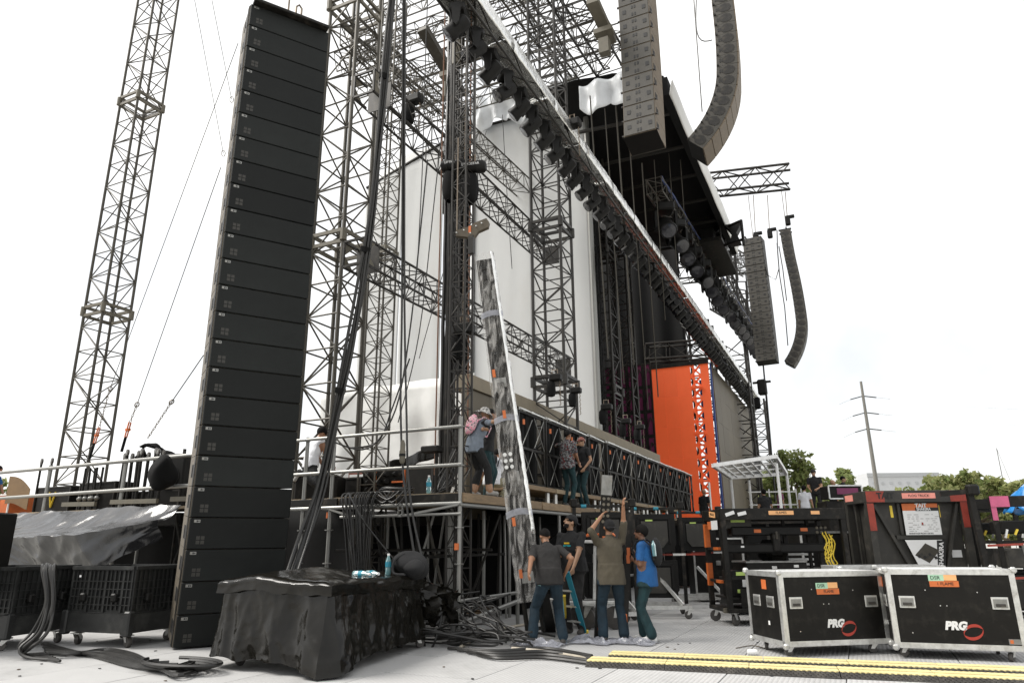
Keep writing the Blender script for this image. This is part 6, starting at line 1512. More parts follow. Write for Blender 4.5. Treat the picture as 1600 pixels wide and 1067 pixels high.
# 4 man in blue with backpack, seen from the side
L4 = Vector((-2.93, 10.78, 0)); rz, lw = place(L4, -RIGHT_*.92+HEAD_*.4)
J4 = person('man in bright blue shirt with a black backpack standing in profile', L4, rz, dict(lean=4, lh=lw(Wp(988, 868, 10.55)), rh=lw(Wp(984, 850, 10.8)), lf=(-.10, -.05, .085), rf=(.10, .12, .085), head=(0, 5), lp=(-.4, -.2, -1), rp=(.5, .0, -1)), dict(shirt='cloth_blue', pants='denim_teal', skin='skin_dark', sleeve=.72, leg=1.08, cuff=1.25, hem=.12, loose=1.12, hair='thick', shoe='sole_white'), 1.66, build=1.05)
def pack(J, m_='cloth_black', s=1., name='backpack'):
    m = MB(); m.smooth = True; c = J['chest']-J['fw']*.19+J['sp']*.02
    Mx = Matrix((J['xr'], J['fw'], J['sp'])).transposed(); m.ell(c, (.145*s, .085*s, .21*s), Mx, 14, 10); p = m.build(name, m_, J['T'])
    for sg in (-1, 1): MB().path([J['chest']+J['xr']*.12*sg+J['sp']*z+J['fw']*y for z, y in ((-.1, -.17), (.1, -.15), (.205, -.05), (.2, .06), (.08, .145), (-.1, .12), (-.14, -.1))], .014, 6).build('strap', m_, p)
    return p
bp_ = pack(J4); b = MB(); b.lathe([(.03, -.1), (.032, .06), (.014, .1), (.014, .12)], J4['chest']-J4['fw']*.19+J4['xr']*-.15+J4['sp']*.06, tuple(J4['sp']), 10); b.build('side_bottle', 'bottle_plastic', bp_)
# 5 woman in leopard headscarf on the deck
p = at(748, 769, X=-5.85); L5 = Vector((-5.85, p.y, DZ)); rz, lw = place(L5, HEAD_*.55+RIGHT_*.8, 1.62)
J5 = person('woman in leopard-print headscarf with pink drawstring bag reaching for the panel', L5, rz, dict(hip=(-.02, -.10, .90), lean=20, lh=lw(Wp(795, 690, 10.9)), rh=lw(at(814, 652, D=10.35)), lf=(-.10, -.05, .085), rf=(.12, .16, .085), head=(0, -10), lp=(-.3, 0, -1), rp=(.3, 0, -1)), dict(shirt='denim_grey', pants='cloth_black', skin='skin_mid', sleeve=1.7, sleeve_mat='denim_grey', shoulder='cloth_black', leg=1.15, crop=.72, hem=.10, hair='hood', cap='leopard', shoe='shoe_grey', face=False), 1.62, build=1.08)
pack(J5, 'pink_print', .95, 'drawstring_bag')
# 6 crouching man in white tee behind her
p = at(770, 768, X=-6.25); L6 = Vector((-6.25, p.y, DZ)); rz, lw = place(L6, HEAD_*.9+RIGHT_*.3)
J6 = person('man in white t-shirt crouching on the deck behind the woman', L6, rz, dict(hip=(0, -.05, .34), lean=32, lh=(-.42, .12, .10), rh=lw(Wp(786, 705, 11.7)), lf=(-.16, .18, .09), rf=(.18, .02, .09), lk=(-.5, 1, .5), rk=(.6, 1, .4), head=(10, -10)), dict(shirt='cloth_white', pants='cloth_khaki', skin='skin_brown', sleeve=.65, leg=1.05, hair='short', face=False), 1.72)
pack(J6, 'cloth_black', .7, 'waist_pack')
# 7, 8 two crew on the walkway by the frames
p = at(888, 787, X=-5.62); L7 = Vector((-5.80, at(888, 787, X=-5.80).y, DZ)); rz, lw = place(L7, HEAD_*.6+RIGHT_*.6)
person('person in dark floral shirt beside the black frames, head hidden by a frame', L7, rz, dict(lean=3, rh=(.14, .25, .98), lh=(-.2, .2, 1.45), head=(0, 0)), dict(shirt='floral', pants='denim_teal', skin='skin_brown', sleeve=.8, hair='short', hem=.10, loose=1.1, face=False), 1.72, vox=.013)
L8 = Vector((-5.78, at(914, 790, X=-5.78).y, DZ)); rz, lw = place(L8, -RIGHT_*.8-HEAD_*.5)
person('person in black and teal tops with a cap, hand at the face', L8, rz, dict(lean=2, rh=(.02, .12, 1.55), lh=(-.2, .12, .95), head=(0, 0), rp=(.9, .2, -.4)), dict(shirt='cloth_black', pants='denim_teal', skin='skin_mid', sleeve=.6, hair='cap', cap='case_brown', hem=.10), 1.68, vox=.013)
# 9 man in white tank top squatting on the rail box
p = at(486, 706, Y=10.5); L9 = Vector((p.x, 10.5, 2.62)); rz, lw = place(L9, RIGHT_*.75+HEAD_*.65)
person('man in white tank top and black trousers kneeling with his back to us', L9, rz, dict(hip=(0, 0, .24), lean=14, lh=(-.12, .36, .22), rh=(.14, .38, .25), lf=(-.10, -.30, .10), rf=(.10, -.26, .10), lk=(-.3, 1, -.1), rk=(.3, 1, -.1), lfd=(-.1, -.45, -.9), rfd=(.1, -.45, -.9), head=(0, -25)), dict(shirt='cloth_white', pants='cloth_black', skin='skin_brown', sleeve=0, hair='thick', hem=.02, shoe='shoe_grey', face=False), 1.74, vox=.011, build=1.02)
T = thing('black_case', 'black case the man in the white tank top kneels on', 'case', (p.x, 10.75, DZ), R(25))
MB().bbox((.05, .05, .25), (.8, .7, .48), .02).build('body', 'case_laminate', T); MB().bar((-.35, -.305, .47), (.45, -.305, .47), .03).build('edge_trim', 'truss_steel', T)
# reaching arm of a hidden crew member: person behind the wrapped panel
L10 = Vector((-6.15, 11.75, DZ)); rz, lw = place(L10, RIGHT_*.85-HEAD_*.2)
person('crew member in black sleeves mostly hidden behind the wrapped panel', L10, rz, dict(lean=6, rh=lw(Wp(846, 658, 11.9)), lh=lw(Wp(838, 664, 12.2)), head=(-20, 0), rp=(.3, 0, -1)), dict(shirt='cloth_black', pants='denim_teal', skin='skin_brown', sleeve=1.8, hair='short', face=False), 1.70, vox=.013)
# far people
def far(label, px, py_feet_z, D, dirv, shirt, hair='short', H=1.74, pose=None, **k):
    c = at(px, 800, D=D); L = Vector((c.x, c.y, py_feet_z)); rz = face_rz(dirv)
    return person(label, L, rz, pose or {}, dict(shirt=shirt, pants=k.get('pants', 'cloth_black'), skin=k.get('skin', 'skin_mid'), sleeve=.65, hair=hair, cap='cloth_charcoal', face=False), H, vox=.018)
def zfeet(px, py_head, D, H): c = at(px, py_head, D=D); return c.z-H
far('man in black t-shirt and cap holding a bundle by the far trees', 1279, zfeet(1279, 731, 24, 1.76), 24, -RIGHT_*.5-HEAD_*.8, 'cloth_black', 'cap', 1.76, dict(lh=(-.1, .3, 1.05), rh=(.12, .28, 1.02)))
far('bald man in front of the far right trees, only head visible', 1305, zfeet(1305, 748, 26, 1.72), 26, RIGHT_, 'cloth_charcoal', 'none', 1.72)
far('dark-haired man with sunglasses looking right by the far trees', 1322, zfeet(1322, 742, 26, 1.75), 26, RIGHT_*.9-HEAD_*.4, 'cloth_charcoal', 'short', 1.75)
far('bald man in black standing before the orange screen', 1101, zfeet(1101, 763, 26, 1.74), 26, RIGHT_*.7+HEAD_*.5, 'cloth_black', 'none', 1.74, skin='skin_brown')
far('dark-haired person seen from behind under the silver canopy frame', 1197, zfeet(1197, 763, 24, 1.7), 24, HEAD_, 'cloth_black', 'thick', 1.7)
far('person in purple-grey under the right side of the silver canopy', 1221, zfeet(1221, 760, 27, 1.65), 27, RIGHT_, 'purple_panel', 'thick', 1.65)
far('dark-haired person in white next to the man with the cap', 1260, zfeet(1260, 757, 24, 1.6), 24, RIGHT_*.6+HEAD_*.6, 'cloth_white', 'thick', 1.6)
c = at(-12, 770, Y=10.6); person('person at the left photo edge with only a forearm in view', Vector((c.x, 10.5, 2.15)), face_rz(RIGHT_), dict(lean=22, rh=(.1, .42, .50), lh=(-.1, .36, .52), hip=(0, -.1, .55), lf=(-.1, .15, .085), rf=(.1, .1, .085)), dict(shirt='cloth_blue', pants='cloth_black', skin='skin_brown', sleeve=.7, hair='short', face=False), 1.7, vox=.015)
# ================================================================ cables
def cable(pts, r, name='cable', label=None, m='cable_rubber', parent=None, group=None, sub=6, n=6):
    pts = [Vector(p) for p in pts]; out = []
    for i in range(len(pts)-1):
        p0, p1, p2, p3 = pts[max(0, i-1)], pts[i], pts[i+1], pts[min(len(pts)-1, i+2)]
        for k in range(sub):
            t = k/sub; out.append(.5*((2*p1)+(p2-p0)*t+(2*p0-5*p1+4*p2-p3)*t*t+(3*p1-p0-3*p2+p3)*t**3))
    out.append(pts[-1]); b = MB(); b.smooth = True; b.path(out, r, n)
    o = b.build(name, m, parent, world=parent is not None)
    if label: tag(o, label, 'cable', group)
    return o
rg = random.Random(11)
# thick bundle hanging from the towers to the floor
T = thing('cable_bundle', 'thick bundle of black cables hanging down across the lattice tower', 'cable', at(458, 890, D=9.9))
base = [(612, -10, 12.0), (604, 90, 11.9), (594, 200, 11.8), (580, 330, 11.6), (562, 450, 11.4), (543, 560, 11.2), (522, 660, 11.0), (500, 760, 10.7), (478, 830, 10.3), (455, 900, 9.8)]
for k in range(9):
    ox, oy = rg.uniform(-.09, .09), rg.uniform(-.07, .07); sp_ = rg.uniform(.8, 1.5)
    pts = []
    for i, (x, y, D) in enumerate(base):
        t = i/9; f = .5+.55*t; pts.append(at(x, y, D=D)+_rt*ox*f*1.2+HEAD_*oy*f+_rt*.02*math.sin(i*1.7+k))
    cable(pts, rg.choice((.017, .021, .026)), 'cable', parent=T)
for (x, y, D) in ((601, 120, 11.9), (572, 390, 11.5), (533, 610, 11.1)):
    MB().tube(at(x, y-4, D=D), at(x-2, y+4, D=D), .085, 10).build('tie_strap', 'black_fabric', T, world=True)
# single drop cables in front of the white wall
for k, (pts, r, l) in enumerate((
    ([(630, 0, 12), (629, 250, 12), (628, 480, 11.8), (626, 640, 11.5), (632, 760, 11), (652, 900, 10.4), (662, 1000, 10.0), (672, 1030, 9.6)], .018, 'black cable dropping straight past the deck edge to the floor, left of two'),
    ([(633, 0, 12), (632, 250, 12), (632, 470, 11.8), (635, 640, 11.5), (640, 770, 11), (664, 890, 10.4), (690, 960, 10.2), (668, 1028, 9.7)], .018, 'black cable dropping straight past the deck edge to the floor, right of two'),
    ([(668, 250, 13), (655, 380, 12.8), (640, 520, 12.5), (618, 640, 12.2), (575, 700, 12), (520, 690, 12)], .015, 'black cable sagging across the white tarpaulin screen'),
    ([(700, 120, 13), (680, 300, 13), (655, 520, 12.8), (622, 660, 12.6)], .010, 'thin slanting line in front of the left white sheet, upper'),
    ([(640, 560, 12.5), (612, 640, 12.4), (590, 690, 12.3), (545, 700, 12.2)], .014, 'slack cable swinging behind the deck rails'),
    ([(760, 205, 15), (700, 400, 14.5), (655, 560, 14)], .008, 'thin stay wire crossing the middle white sheet'),
    ([(668, 0, 14), (664, 120, 14), (660, 260, 13.8), (652, 420, 13.6)], .010, 'thin rope hanging left of the cable mast'),
    ([(785, 180, 18), (792, 300, 17.5), (800, 420, 17)], .010, 'thin line hanging before the middle white sheet'),
    ([(545, 770, 11.2), (560, 800, 10.6), (580, 830, 10.6), (640, 900, 10.6), (700, 940, 10.4)], .014, 'black cable slung low under the deck edge'))):
    cable([at(x, y, D=D) for x, y, D in pts], r, 'drop_cable', l)
# power connector on the drop cable
c = at(629, 703, D=11.15); T = thing('cable_connector', 'large in-line connector on the hanging cable above the deck rail', 'connector', c)
m = MB(); m.smooth = True; m.lathe([(.02, -.22), (.045, -.18), (.05, -.02), (.04, .0), (.04, .10), (.02, .16)], (0, 0, 0), n=10); m.build('body', 'truss_frame', T); MB().tube((0, 0, -.06), (0, 0, -.1), .055, 10).build('collar', 'black_plastic', T)
# hank of cables thrown over the deck edge
T = thing('cable_hank', 'hank of many thin cables thrown over the deck edge left of the corner', 'cable', Vector((-7.6, 9.8, 1.3)))
for k in range(30):
    x = -7.95+.042*k*.62+rg.uniform(-.02, .02); y = 9.80-rg.uniform(0, .10); bt = rg.uniform(.75, 1.15)+.006*k
    dx = (-7.32-x)*rg.uniform(.45, .85)+rg.uniform(-.06, .06)
    cable([(x, 10.25, 2.24), (x, 10.0, 2.27), (x+.01, y, 2.2), (x+dx*.4, y-.05, 1.85), (x+dx, y-.03, bt)], .011, 'cable', parent=T, sub=4, n=5)
T = thing('cable_coil', 'round coil of black cable lying on the deck edge', 'cable', Vector((-6.95, 9.95, 2.22)))
for k in range(9):
    r_ = .26+.012*(k % 4); cable([Vector((-6.95+r_*math.cos(t)*1.15, 9.97+r_*math.sin(t)*.5, 2.23+.022*(k//2)+.01*math.sin(t*3+k))) for t in np.linspace(0, 6.3, 18)], .011, 'loop', parent=T, sub=2, n=5)
for k in range(5): cable([Vector((-7.15+.09*k, 9.75, 2.12-.05*abs(k-2))) if i == 1 else Vector((-7.2+.09*k+(-.25 if i == 0 else .25), 9.8, 2.25)) for i in range(3)], .011, 'loop', parent=T, sub=6, n=5)
# heap of cables round the foot of the corner post
def floorz(k): return .02+.018*k
for k in range(26):
    cx, cy = rg.uniform(-6.6, -4.9), rg.uniform(9.2, 10.3); R_ = rg.uniform(.25, .75); ph = rg.uniform(0, 6.28); n_ = rg.randint(7, 14); pts = []
    for i in range(n_):
        t = ph+i*.62; rr = R_*(1+.25*math.sin(i*1.3+k)); pts.append(Vector((cx+rr*math.cos(t)*1.3+rg.uniform(-.05, .05), cy+rr*.45*math.sin(t)+rg.uniform(-.04, .04), .03+rg.uniform(0, .05)+.012*(k % 9)+.16*max(0, math.sin(i*.9+k))*rg.random())))
    cable(pts, rg.choice((.012, .015, .019)), 'loose_cable', 'black cable in the tangled heap at the foot of the corner post', group='cables heaped at the corner post')
for k in range(12):
    x0 = rg.uniform(-5.6, -5.0); pts = [(x0+rg.uniform(-.3, .3), 10.2+rg.uniform(-.2, .3), rg.uniform(.35, .75))]
    for i in range(4): pts.append((x0-.35+i*.35+rg.uniform(-.1, .1), 10.0-.12*i+rg.uniform(-.15, .1), max(.03, .45-.15*i+rg.uniform(-.05, .2))))
    cable(pts, .014, 'loose_cable', 'black cable spilling over the low tube beside the corner post', group='cables over the low tube')
for k, (pts, l) in enumerate(((((720, 1010), (770, 985), (820, 975), (850, 968)), 'pale cable lying on the floor before the cable heap'), (((800, 1012), (860, 1018), (905, 1026), (915, 1030)), 'pale hose running to the end of the yellow ramp'))):
    cable([at(x, y, Z=.025) for x, y in pts], .022, 'pale_cable', l, 'cable_pale')
for k in range(4): cable([at(700+15*k, 1012+3*k, Z=.03), at(780, 1016+4*k, Z=.035), at(850, 1012+5*k, Z=.03), at(925, 1024+4*k, Z=.03)], .022, 'feeder_cable', 'black feeder cable on the floor running into the yellow ramp', group='feeder cables to the ramp')
# cable run in the left foreground
for k in range(9):
    o_ = (k-4)*.028; lft = [(70, 1012), (110, 1018), (160, 1020), (205, 1030), (240, 1042), (275, 1048), (312, 1036)]
    cable([at(x, y+2.2*(k-4)*math.cos(i*1.15), Z=.03+.012*(k % 3))+Vector((rg.uniform(-.02, .02), o_*.3, 0)) for i, (x, y) in enumerate(lft)], .021, 'floor_cable', 'thick black cable snaking along the floor at lower left', group='floor cables at lower left')
for k in range(4):
    cx = at(282, 1045, Z=.03); r_ = .30+.06*k
    cable([cx+Vector((r_*math.cos(t)*1.2, r_*math.sin(t)*.55, .02+.02*k)) for t in np.linspace(2.2+k*.3, 7.5+k*.3, 14)], .021, 'floor_cable', 'coiled loop of thick black cable beside the covered dolly', group='coiled loops beside the dolly', sub=3)
for k in range(7):
    j = lambda a_: rg.uniform(-a_, a_)
    cable([at(88-3.4*k, 905+j(4), D=10.1), at(86-3.2*k, 883+j(2), D=9.75), at(84-3.0*k, 893, D=9.5+j(.04)), at(86-2.6*k+j(3), 940, D=9.35+j(.06)), at(74-3.6*k+j(4), 985, D=9.2+j(.06)), at(50-4*k+j(4), 1012+j(3), D=9.1+j(.05)), at(34+2*k, 1024+j(3), Z=.04), at(70+4*k, 1020+2*k, Z=.03)], .019, 'hung_cable', 'black cable draped over the rim of the left bulk bin', group='cables draped over the left bin', sub=8)
# ================================================================ small things
def bottle(label, loc, rot=(0, 0, 0), s=1.):
    T = thing('water_bottle', label, 'bottle', loc, 0, 'water bottles'); T.rotation_euler = rot
    m = MB(); m.smooth = True; m.lathe([(.028*s, 0), (.033*s, .01*s), (.033*s, .07*s), (.030*s, .08*s), (.033*s, .09*s), (.033*s, .155*s), (.014*s, .20*s), (.013*s, .215*s)], n=12); m.build('body', 'bottle_plastic', T)
    MB().tube((0, 0, .212*s), (0, 0, .235*s), .0155*s, 10).build('cap', 'white_paint', T); MB().tube((0, 0, .09*s), (0, 0, .145*s), .0342*s, 14, cap=False).build('wrapper', 'ladder_blue', T)
bottle('water bottle standing on the deck edge left of the corner post', (-6.28, 9.93, DZ+.0), s=1.25)
bottle('water bottle standing on the covered dolly', (-6.05, 8.55, .985), s=1.25)
bottle('water bottle lying on the covered dolly, rear one', (-6.2, 8.25, 1.02), (R(90), 0, R(70)), 1.3); bottle('water bottle lying on the covered dolly, front one', (-6.1, 7.85, 1.03), (R(90), 0, R(80)), 1.3)
b_ = (J3['T'].location+Vector((-.95, -.5, .86))); bottle('small water bottle in the back pocket of the bending man', Vector((-4.28, 9.84, .80)), (R(-12), R(8), 0), .95)
m = MB(); m.smooth = True; c = Vector((-5.80, 8.75, 1.12)); m.ell(c, (.27, .20, .17), (0, .25, .3), 26, 18); m.ell(c+Vector((.10, -.10, -.04)), (.16, .12, .12), None, 20, 14)
m.v = [v+Vector((.04*noise3(v, 5, 1), .04*noise3(v, 5, 2), .05*noise3(v, 4, 3))) for v in m.v]
bg_ = tag(m.build('black_bag', 'cloth_black'), 'slumped black bag on the covered dolly next to the bottles', 'bag')
cable([c+Vector(p) for p in ((-.05, -.1, .15), (-.12, -.24, .06), (-.1, -.28, -.1), (.1, -.3, -.12))], .018, 'strap', m='cloth_black', parent=bg_)
def crumple(label, c, sx, sy, h, seed, m_='bag_plastic'):
    m = MB(); m.smooth = True; c = Vector(c)
    m.grid(lambda u, v: c+Vector(((u-.5)*sx+.09*noise3((u*4, v*4, seed)), (v-.5)*sy+.09*noise3((u*4, v*4, seed+3)), max(.006, .02+h*(.45+.9*noise3((u*4.5, v*4.5, seed+7))+.6*noise3((u*11, v*11, seed)))*max(0, 1-((u-.5)**2+(v-.5)**2)*3.2)))), 36, 26)
    tag(m.build('plastic_bag', m_), label, 'plastic bag', 'crumpled clear plastic on the floor')
crumple('crumpled clear plastic at the feet of the bending man', at(842, 1008, Z=0), .75, .5, .09, 1); crumple('crumpled clear plastic between the feet of the man in grey', at(922, 1004, Z=0), .7, .5, .09, 4); crumple('crumpled clear plastic right of the man in grey', at(985, 1005, Z=0), .75, .45, .08, 8)
m = MB(); m.smooth = True; m.lathe([(.03, 0), (.036, .02), (.036, .10), (.03, .12)], at(1168, 1018, Z=.036), (1, .35, 0), 12); tag(m.build('drink_can', 'white_paint'), 'crushed white drink can on the floor left of the flight cases', 'can')
cable([at(1185, 997, Z=.01), at(1200, 1000, Z=.01), at(1210, 998, Z=.01)], .006, 'cord_scrap', 'bit of red cord on the floor near the flight case', 'red_paint'); cable([at(1150, 1012, Z=.01), at(1175, 1008, Z=.01), at(1195, 1012, Z=.01)], .006, 'cord_scrap', 'bit of brown cord beside the crushed can', 'bark')
for k in range(26):
    p = at(rg.choice((rg.uniform(0, 320), rg.uniform(640, 1000), rg.uniform(1000, 1250))), rg.uniform(1000, 1064), Z=.008)
    b = MB(); b.prism([(rg.uniform(.008, .03)*math.cos(t), rg.uniform(.008, .03)*math.sin(t)) for t in (0, 1.2, 2.5, 3.9, 5.1)], .006, (0, 0, 0), (1, 0, 0), (0, 1, 0))
    tag(b.build('debris', rg.choice(('black_rubber', 'ink', 'bark')), loc=p), 'tiny dark scrap of litter on the pale floor', 'litter', 'scraps of litter on the floor')
# ================================================================ gear on the left deck
def deck_case(label, c, s, rz=0, vmark=None, m='case_laminate', trim='truss_black'):
    T = thing('deck_case', label, 'case', c, rz, 'cases on the left deck'); w, d, h = s
    MB().bbox((0, 0, h/2), s, .015).build('body', m, T)
    for z in (.02, h-.02): MB().bar((-w/2, -d/2-.004, z), (w/2, -d/2-.004, z), .03).build('edge_trim', trim, T)
    for x in (-w/2, w/2): MB().bar((x, -d/2-.004, .02), (x, -d/2-.004, h-.02), .03).build('edge_trim', trim, T)
    if vmark:
        for k in (-1, 1): MB().bar((0, -d/2-.012, h*.22), (k*.11, -d/2-.012, h*.8), .045, .012, up=(0, 0, 1)).build('v_stripe', vmark, T)
    return T
Yd = 10.7
def dx_(px, z=2.5): return at(px, 760, Y=Yd).x
deck_case('orange case with yellow V stripes at the far left of the deck', (dx_(18), Yd, 2.16), (1.1, .6, .52), 0, 'yellow_paint', 'orange_paint', 'white_paint')
deck_case('black case with a yellow V mark behind the left rails', (dx_(105), Yd, 2.16), (1.25, .6, .62), 0, 'yellow_paint'); deck_case('black case with a pale V mark behind the left rails', (dx_(172), Yd, 2.16), (1.2, .6, .66), 0, 'galvanised')
deck_case('low black case at the right end of the left deck', (dx_(235), Yd+.5, 2.16), (1.4, .6, .45), 0)
deck_case('long low black case on the left deck edge', (dx_(140), Yd+.9, 2.16), (2.6, .6, .35))
m = MB(); m.grid(lambda u, v: (dx_(36)+.75*u, 10.35+.1*u, 2.35+.75*(1-v)-.35*u*(1-v)+.10*math.sin(u*3+v)), 8, 8); tag(m.build('cardboard_sheet', 'cardboard', solid=.012), 'bent piece of brown cardboard on the left deck', 'cardboard')
for k in range(17):
    px = (62, 75, 128, 133, 139, 145, 151, 157)[k] if k < 8 else 186+(k-8)*8; x = at(px, 740, Y=10.2).x; h_ = 3.30 if k < 2 else 3.12 if k < 8 else 3.28+.05*math.sin(k*2.3)
    T = thing('boom_stand', ('%s of two upright black rods with wheel tops at the far left of the deck' % ('left', 'right')[k] if k < 2 else '%s short black rod with a pale round foot from the left, behind the left rails' % (['first']+ordn[1:])[k-2] if k < 8 else '%s upright rod with a round top from the left in the row by the stack' % (['first']+ordn[1:])[k-8]), 'stand', (x, 10.2+.03*(k % 3), 2.16), 0, ['wheel-topped rods', 'pale-footed rods', 'row of rods by the stack'][0 if k < 2 else 1 if k < 8 else 2])
    z = h_-2.16; MB().tube((0, 0, 0), (.03*math.sin(k), 0, z), .035 if k > 7 else .025, 8).build('rod', 'black_steel', T)
    if k < 2 or k > 7: MB().lathe([(.02, -.02), (.075, -.018), (.075, .018), (.02, .02)], (.03*math.sin(k), 0, z+.06), (.3, 1, 0), 12).build('wheel', 'caster_wheel', T); MB().lathe([(.01, -.025), (.04, -.024), (.04, .024), (.01, .025)], (.03*math.sin(k), 0, z+.06), (.3, 1, 0), 10).build('hub', 'galvanised', T)
    else: m = MB(); m.smooth = True; m.ell((0, -.03, .28), (.05, .06, .05)); m.build('foot', 'galvanised', T)
m = MB(); m.smooth = True; c = at(236, 706, Y=10.9); m.grid(lambda u, v: c+Vector(((u-.5)*1.1, .3*math.cos(u*6)*v, .30*math.sin(u*3.14)*(1-.3*v)+.05*noise3((u*5, v*5, 1))-.1)), 20, 8); tag(m.build('cloth_bundle', 'black_fabric', solid=.03), 'black cloth bundle lying on the rods by the stack', 'bundle')
c = at(283, 730, Y=11.2); T = thing('floor_monitor', 'tall black loudspeaker on the left deck beside the stack', 'loudspeaker', (c.x, 11.2, 2.16), R(10))
MB().bbox((0, 0, .62), (.75, .7, 1.24), .03).build('cabinet', 'black_plastic', T); MB().lathe([(.24, 0), (.27, -.01), (.27, -.03), (.2, -.03)], (-.0, -.35, .72), (0, 1, 0), 20).build('driver_ring', 'truss_black', T); MB().lathe([(.2, 0), (.05, .03)], (0, -.375, .72), (0, 1, 0), 16).build('cone', 'black_rubber', T)
MB().box((-.1, -.36, 1.12), (.07, .01, .1)).build('orange_tag', 'orange_tape', T)
for x in (-.3, .3): MB().bar((x, -.3, 1.24), (x, -.3, 1.34), .05).build('fly_lug', 'black_steel', T)
c = at(283, 742, Y=10.0); m = MB(); m.smooth = True; m.ell((c.x, 9.55, c.z), (.27, .25, .33), n=26, m=18); m.v = [v+Vector((.10*noise3(v, 3, 1), .08*noise3(v, 3, 2), .08*noise3(v, 4, 3)+.10*max(0, v.z-c.z-.15))) for v in m.v]; tag(m.build('black_bag', 'black_fabric'), 'round black bag hanging beside the stack flank on the left deck', 'bag')
# gear on the middle deck
T = thing('maroon_case', 'long maroon case with pale trim on the deck behind the rails', 'case', (at(620, 720, Y=12.6).x, 12.6, DZ), R(8))
MB().bbox((0, 0, .45), (2.0, .6, .55), .02).build('body', 'case_brown', T); MB().bar((-.95, -.31, .62), (.98, -.31, .62), .03, .05).build('pale_trim', 'white_paint', T); MB().bbox((-.45, -.305, .55), (.09, .02, .14), .005).build('latch', 'aluminium', T); MB().box((0, 0, .09), (1.9, .5, .18)).build('plinth', 'black_steel', T)
T = thing('connector_rack', 'rack of black connectors with orange ties on the middle deck', 'rack', (at(606, 745, Y=11.4).x, 11.4, DZ), R(6))
MB().bbox((0, .15, .30), (1.2, .2, .62), .01).build('backboard', 'black_steel', T)
for k in range(24): MB().tube((-.5+.2*(k % 6), .05, .1+.14*(k//6)), (-.5+.2*(k % 6)+.13, -.08, .1+.14*(k//6)), .045, 8).build('connector', 'black_plastic', T)
for x in (-.22, .42): MB().bar((x, -.1, .05), (x, -.1, .62), .035).build('orange_tie', 'orange_paint', T)
for z in (.18, .36): MB().bar((.15, -.1, z), (.42, -.1, z), .03).build('orange_tie', 'orange_paint', T)
deck_case('dark box below the cable mast on the middle deck', (at(668, 720, Y=11.2).x, 11.2, DZ), (.55, .5, .62)); deck_case('flat dark case on the middle deck behind the kneeling man', (at(545, 750, Y=11.6).x, 11.6, DZ), (1.0, .5, .5))
T = thing('work_lamp', 'dark flat work lamp on a stand beside the corner post', 'lamp', (at(675, 700, Y=10.6).x, 10.6, DZ)); MB().tube((.1, 0, 0), (.1, 0, .75), .03, 8).build('stand', 'black_steel', T); MB().bbox((0, 0, .82), (.36, .22, .12), .02).build('lamp_head', 'black_plastic', T)
for k in range(14): cable([Vector((-6.55+rg.uniform(-.25, .3), 10.8+rg.uniform(-.3, .3), DZ+.02)), Vector((-6.5+.03*k-.2, 10.8, DZ+.25)), Vector((-6.45+.012*k, 10.95, DZ+.8)), Vector((-6.42+.006*k, 11.0, DZ+1.6))], .014, 'mast_tail', 'black cable fanning out at the foot of the cable mast', group='cables at the foot of the mast', sub=4, n=5)
m = MB(); m.smooth = True; c = at(650, 725, Y=11.8); m.grid(lambda u, v: c+Vector(((u-.5)*1.3, .1*math.sin(u*7), .10+.22*u-.25*v*(1-.2*u)+.04*noise3((u*6, v*4, 3)))), 20, 8); tag(m.build('black_sheet', 'black_tarp', solid=.01), 'shiny black sheet folded over gear left of the cable mast', 'sheet')
# ================================================================ under the deck
T = thing('wood_pile', 'small pile of wooden boards under the deck corner', 'timber', at(735, 962, Z=0))
for k in range(7): MB().bbox((rg.uniform(-.08, .08), rg.uniform(-.1, .1), .03+.05*(k//2)+.04), (.75, .12, .035), .004, (0, 0, rg.uniform(-.3, .3))).build('board', 'wood', T)
c = at(722, 950, Z=0); T = thing('storage_trunk', 'reddish brown trunk standing under the deck', 'trunk', (c.x-.3, c.y+.9, 0), R(5)); MB().bbox((0, 0, .45), (1.1, .6, .42), .02).build('body', 'case_brown', T); MB().bbox((0, 0, .2), (1.1, .5, .06), .005).build('shelf', 'wood', T)
for x in (-.45, -.15, .2, .48): MB().bar((x, -.33, .05), (x, -.33, .8), .05).build('post', 'case_brown' if x < 0 else 'black_steel', T)
c = at(772, 948, Z=0); T = thing('small_flight_case', 'small flight case with silver edges under the deck', 'flight case', (c.x, c.y+.6, 0), R(8)); MB().bbox((0, 0, .5), (.45, .4, .55), .01).build('body', 'case_laminate', T)
for x in (-.225, .225): MB().bar((x, -.2, .1), (x, -.2, .78), .04).build('edge_trim', 'aluminium', T)
MB().bar((-.22, -.2, .77), (.22, -.2, .77), .04).build('edge_trim', 'aluminium', T); MB().box((-.05, -.205, .4), (.12, .01, .06)).build('green_label', 'green_tape', T); MB().box((-.05, -.205, .47), (.12, .01, .05)).build('red_label', 'red_paint', T)
for k in range(16):
    x, y = rg.uniform(-8.6, -6.2), rg.uniform(10.6, 13); o = rod('loose_pole', (x, y, .02), (x+rg.uniform(-.5, .5), y+rg.uniform(-.3, .3), 1.95), .025, rg.choice(('galvanised', 'black_steel', 'truss_steel')), None, 6); tag(o, 'loose scaffold pole leaning in the dark under the deck', 'pole', 'loose poles under the deck')
drape(-22, 11.6, -8.9, 11.6, 0, 2.1, 'added black sheet darkening the space under the left deck', 7, n=60, amp=.05)  # unseen sheet put in to keep bright ground from showing through
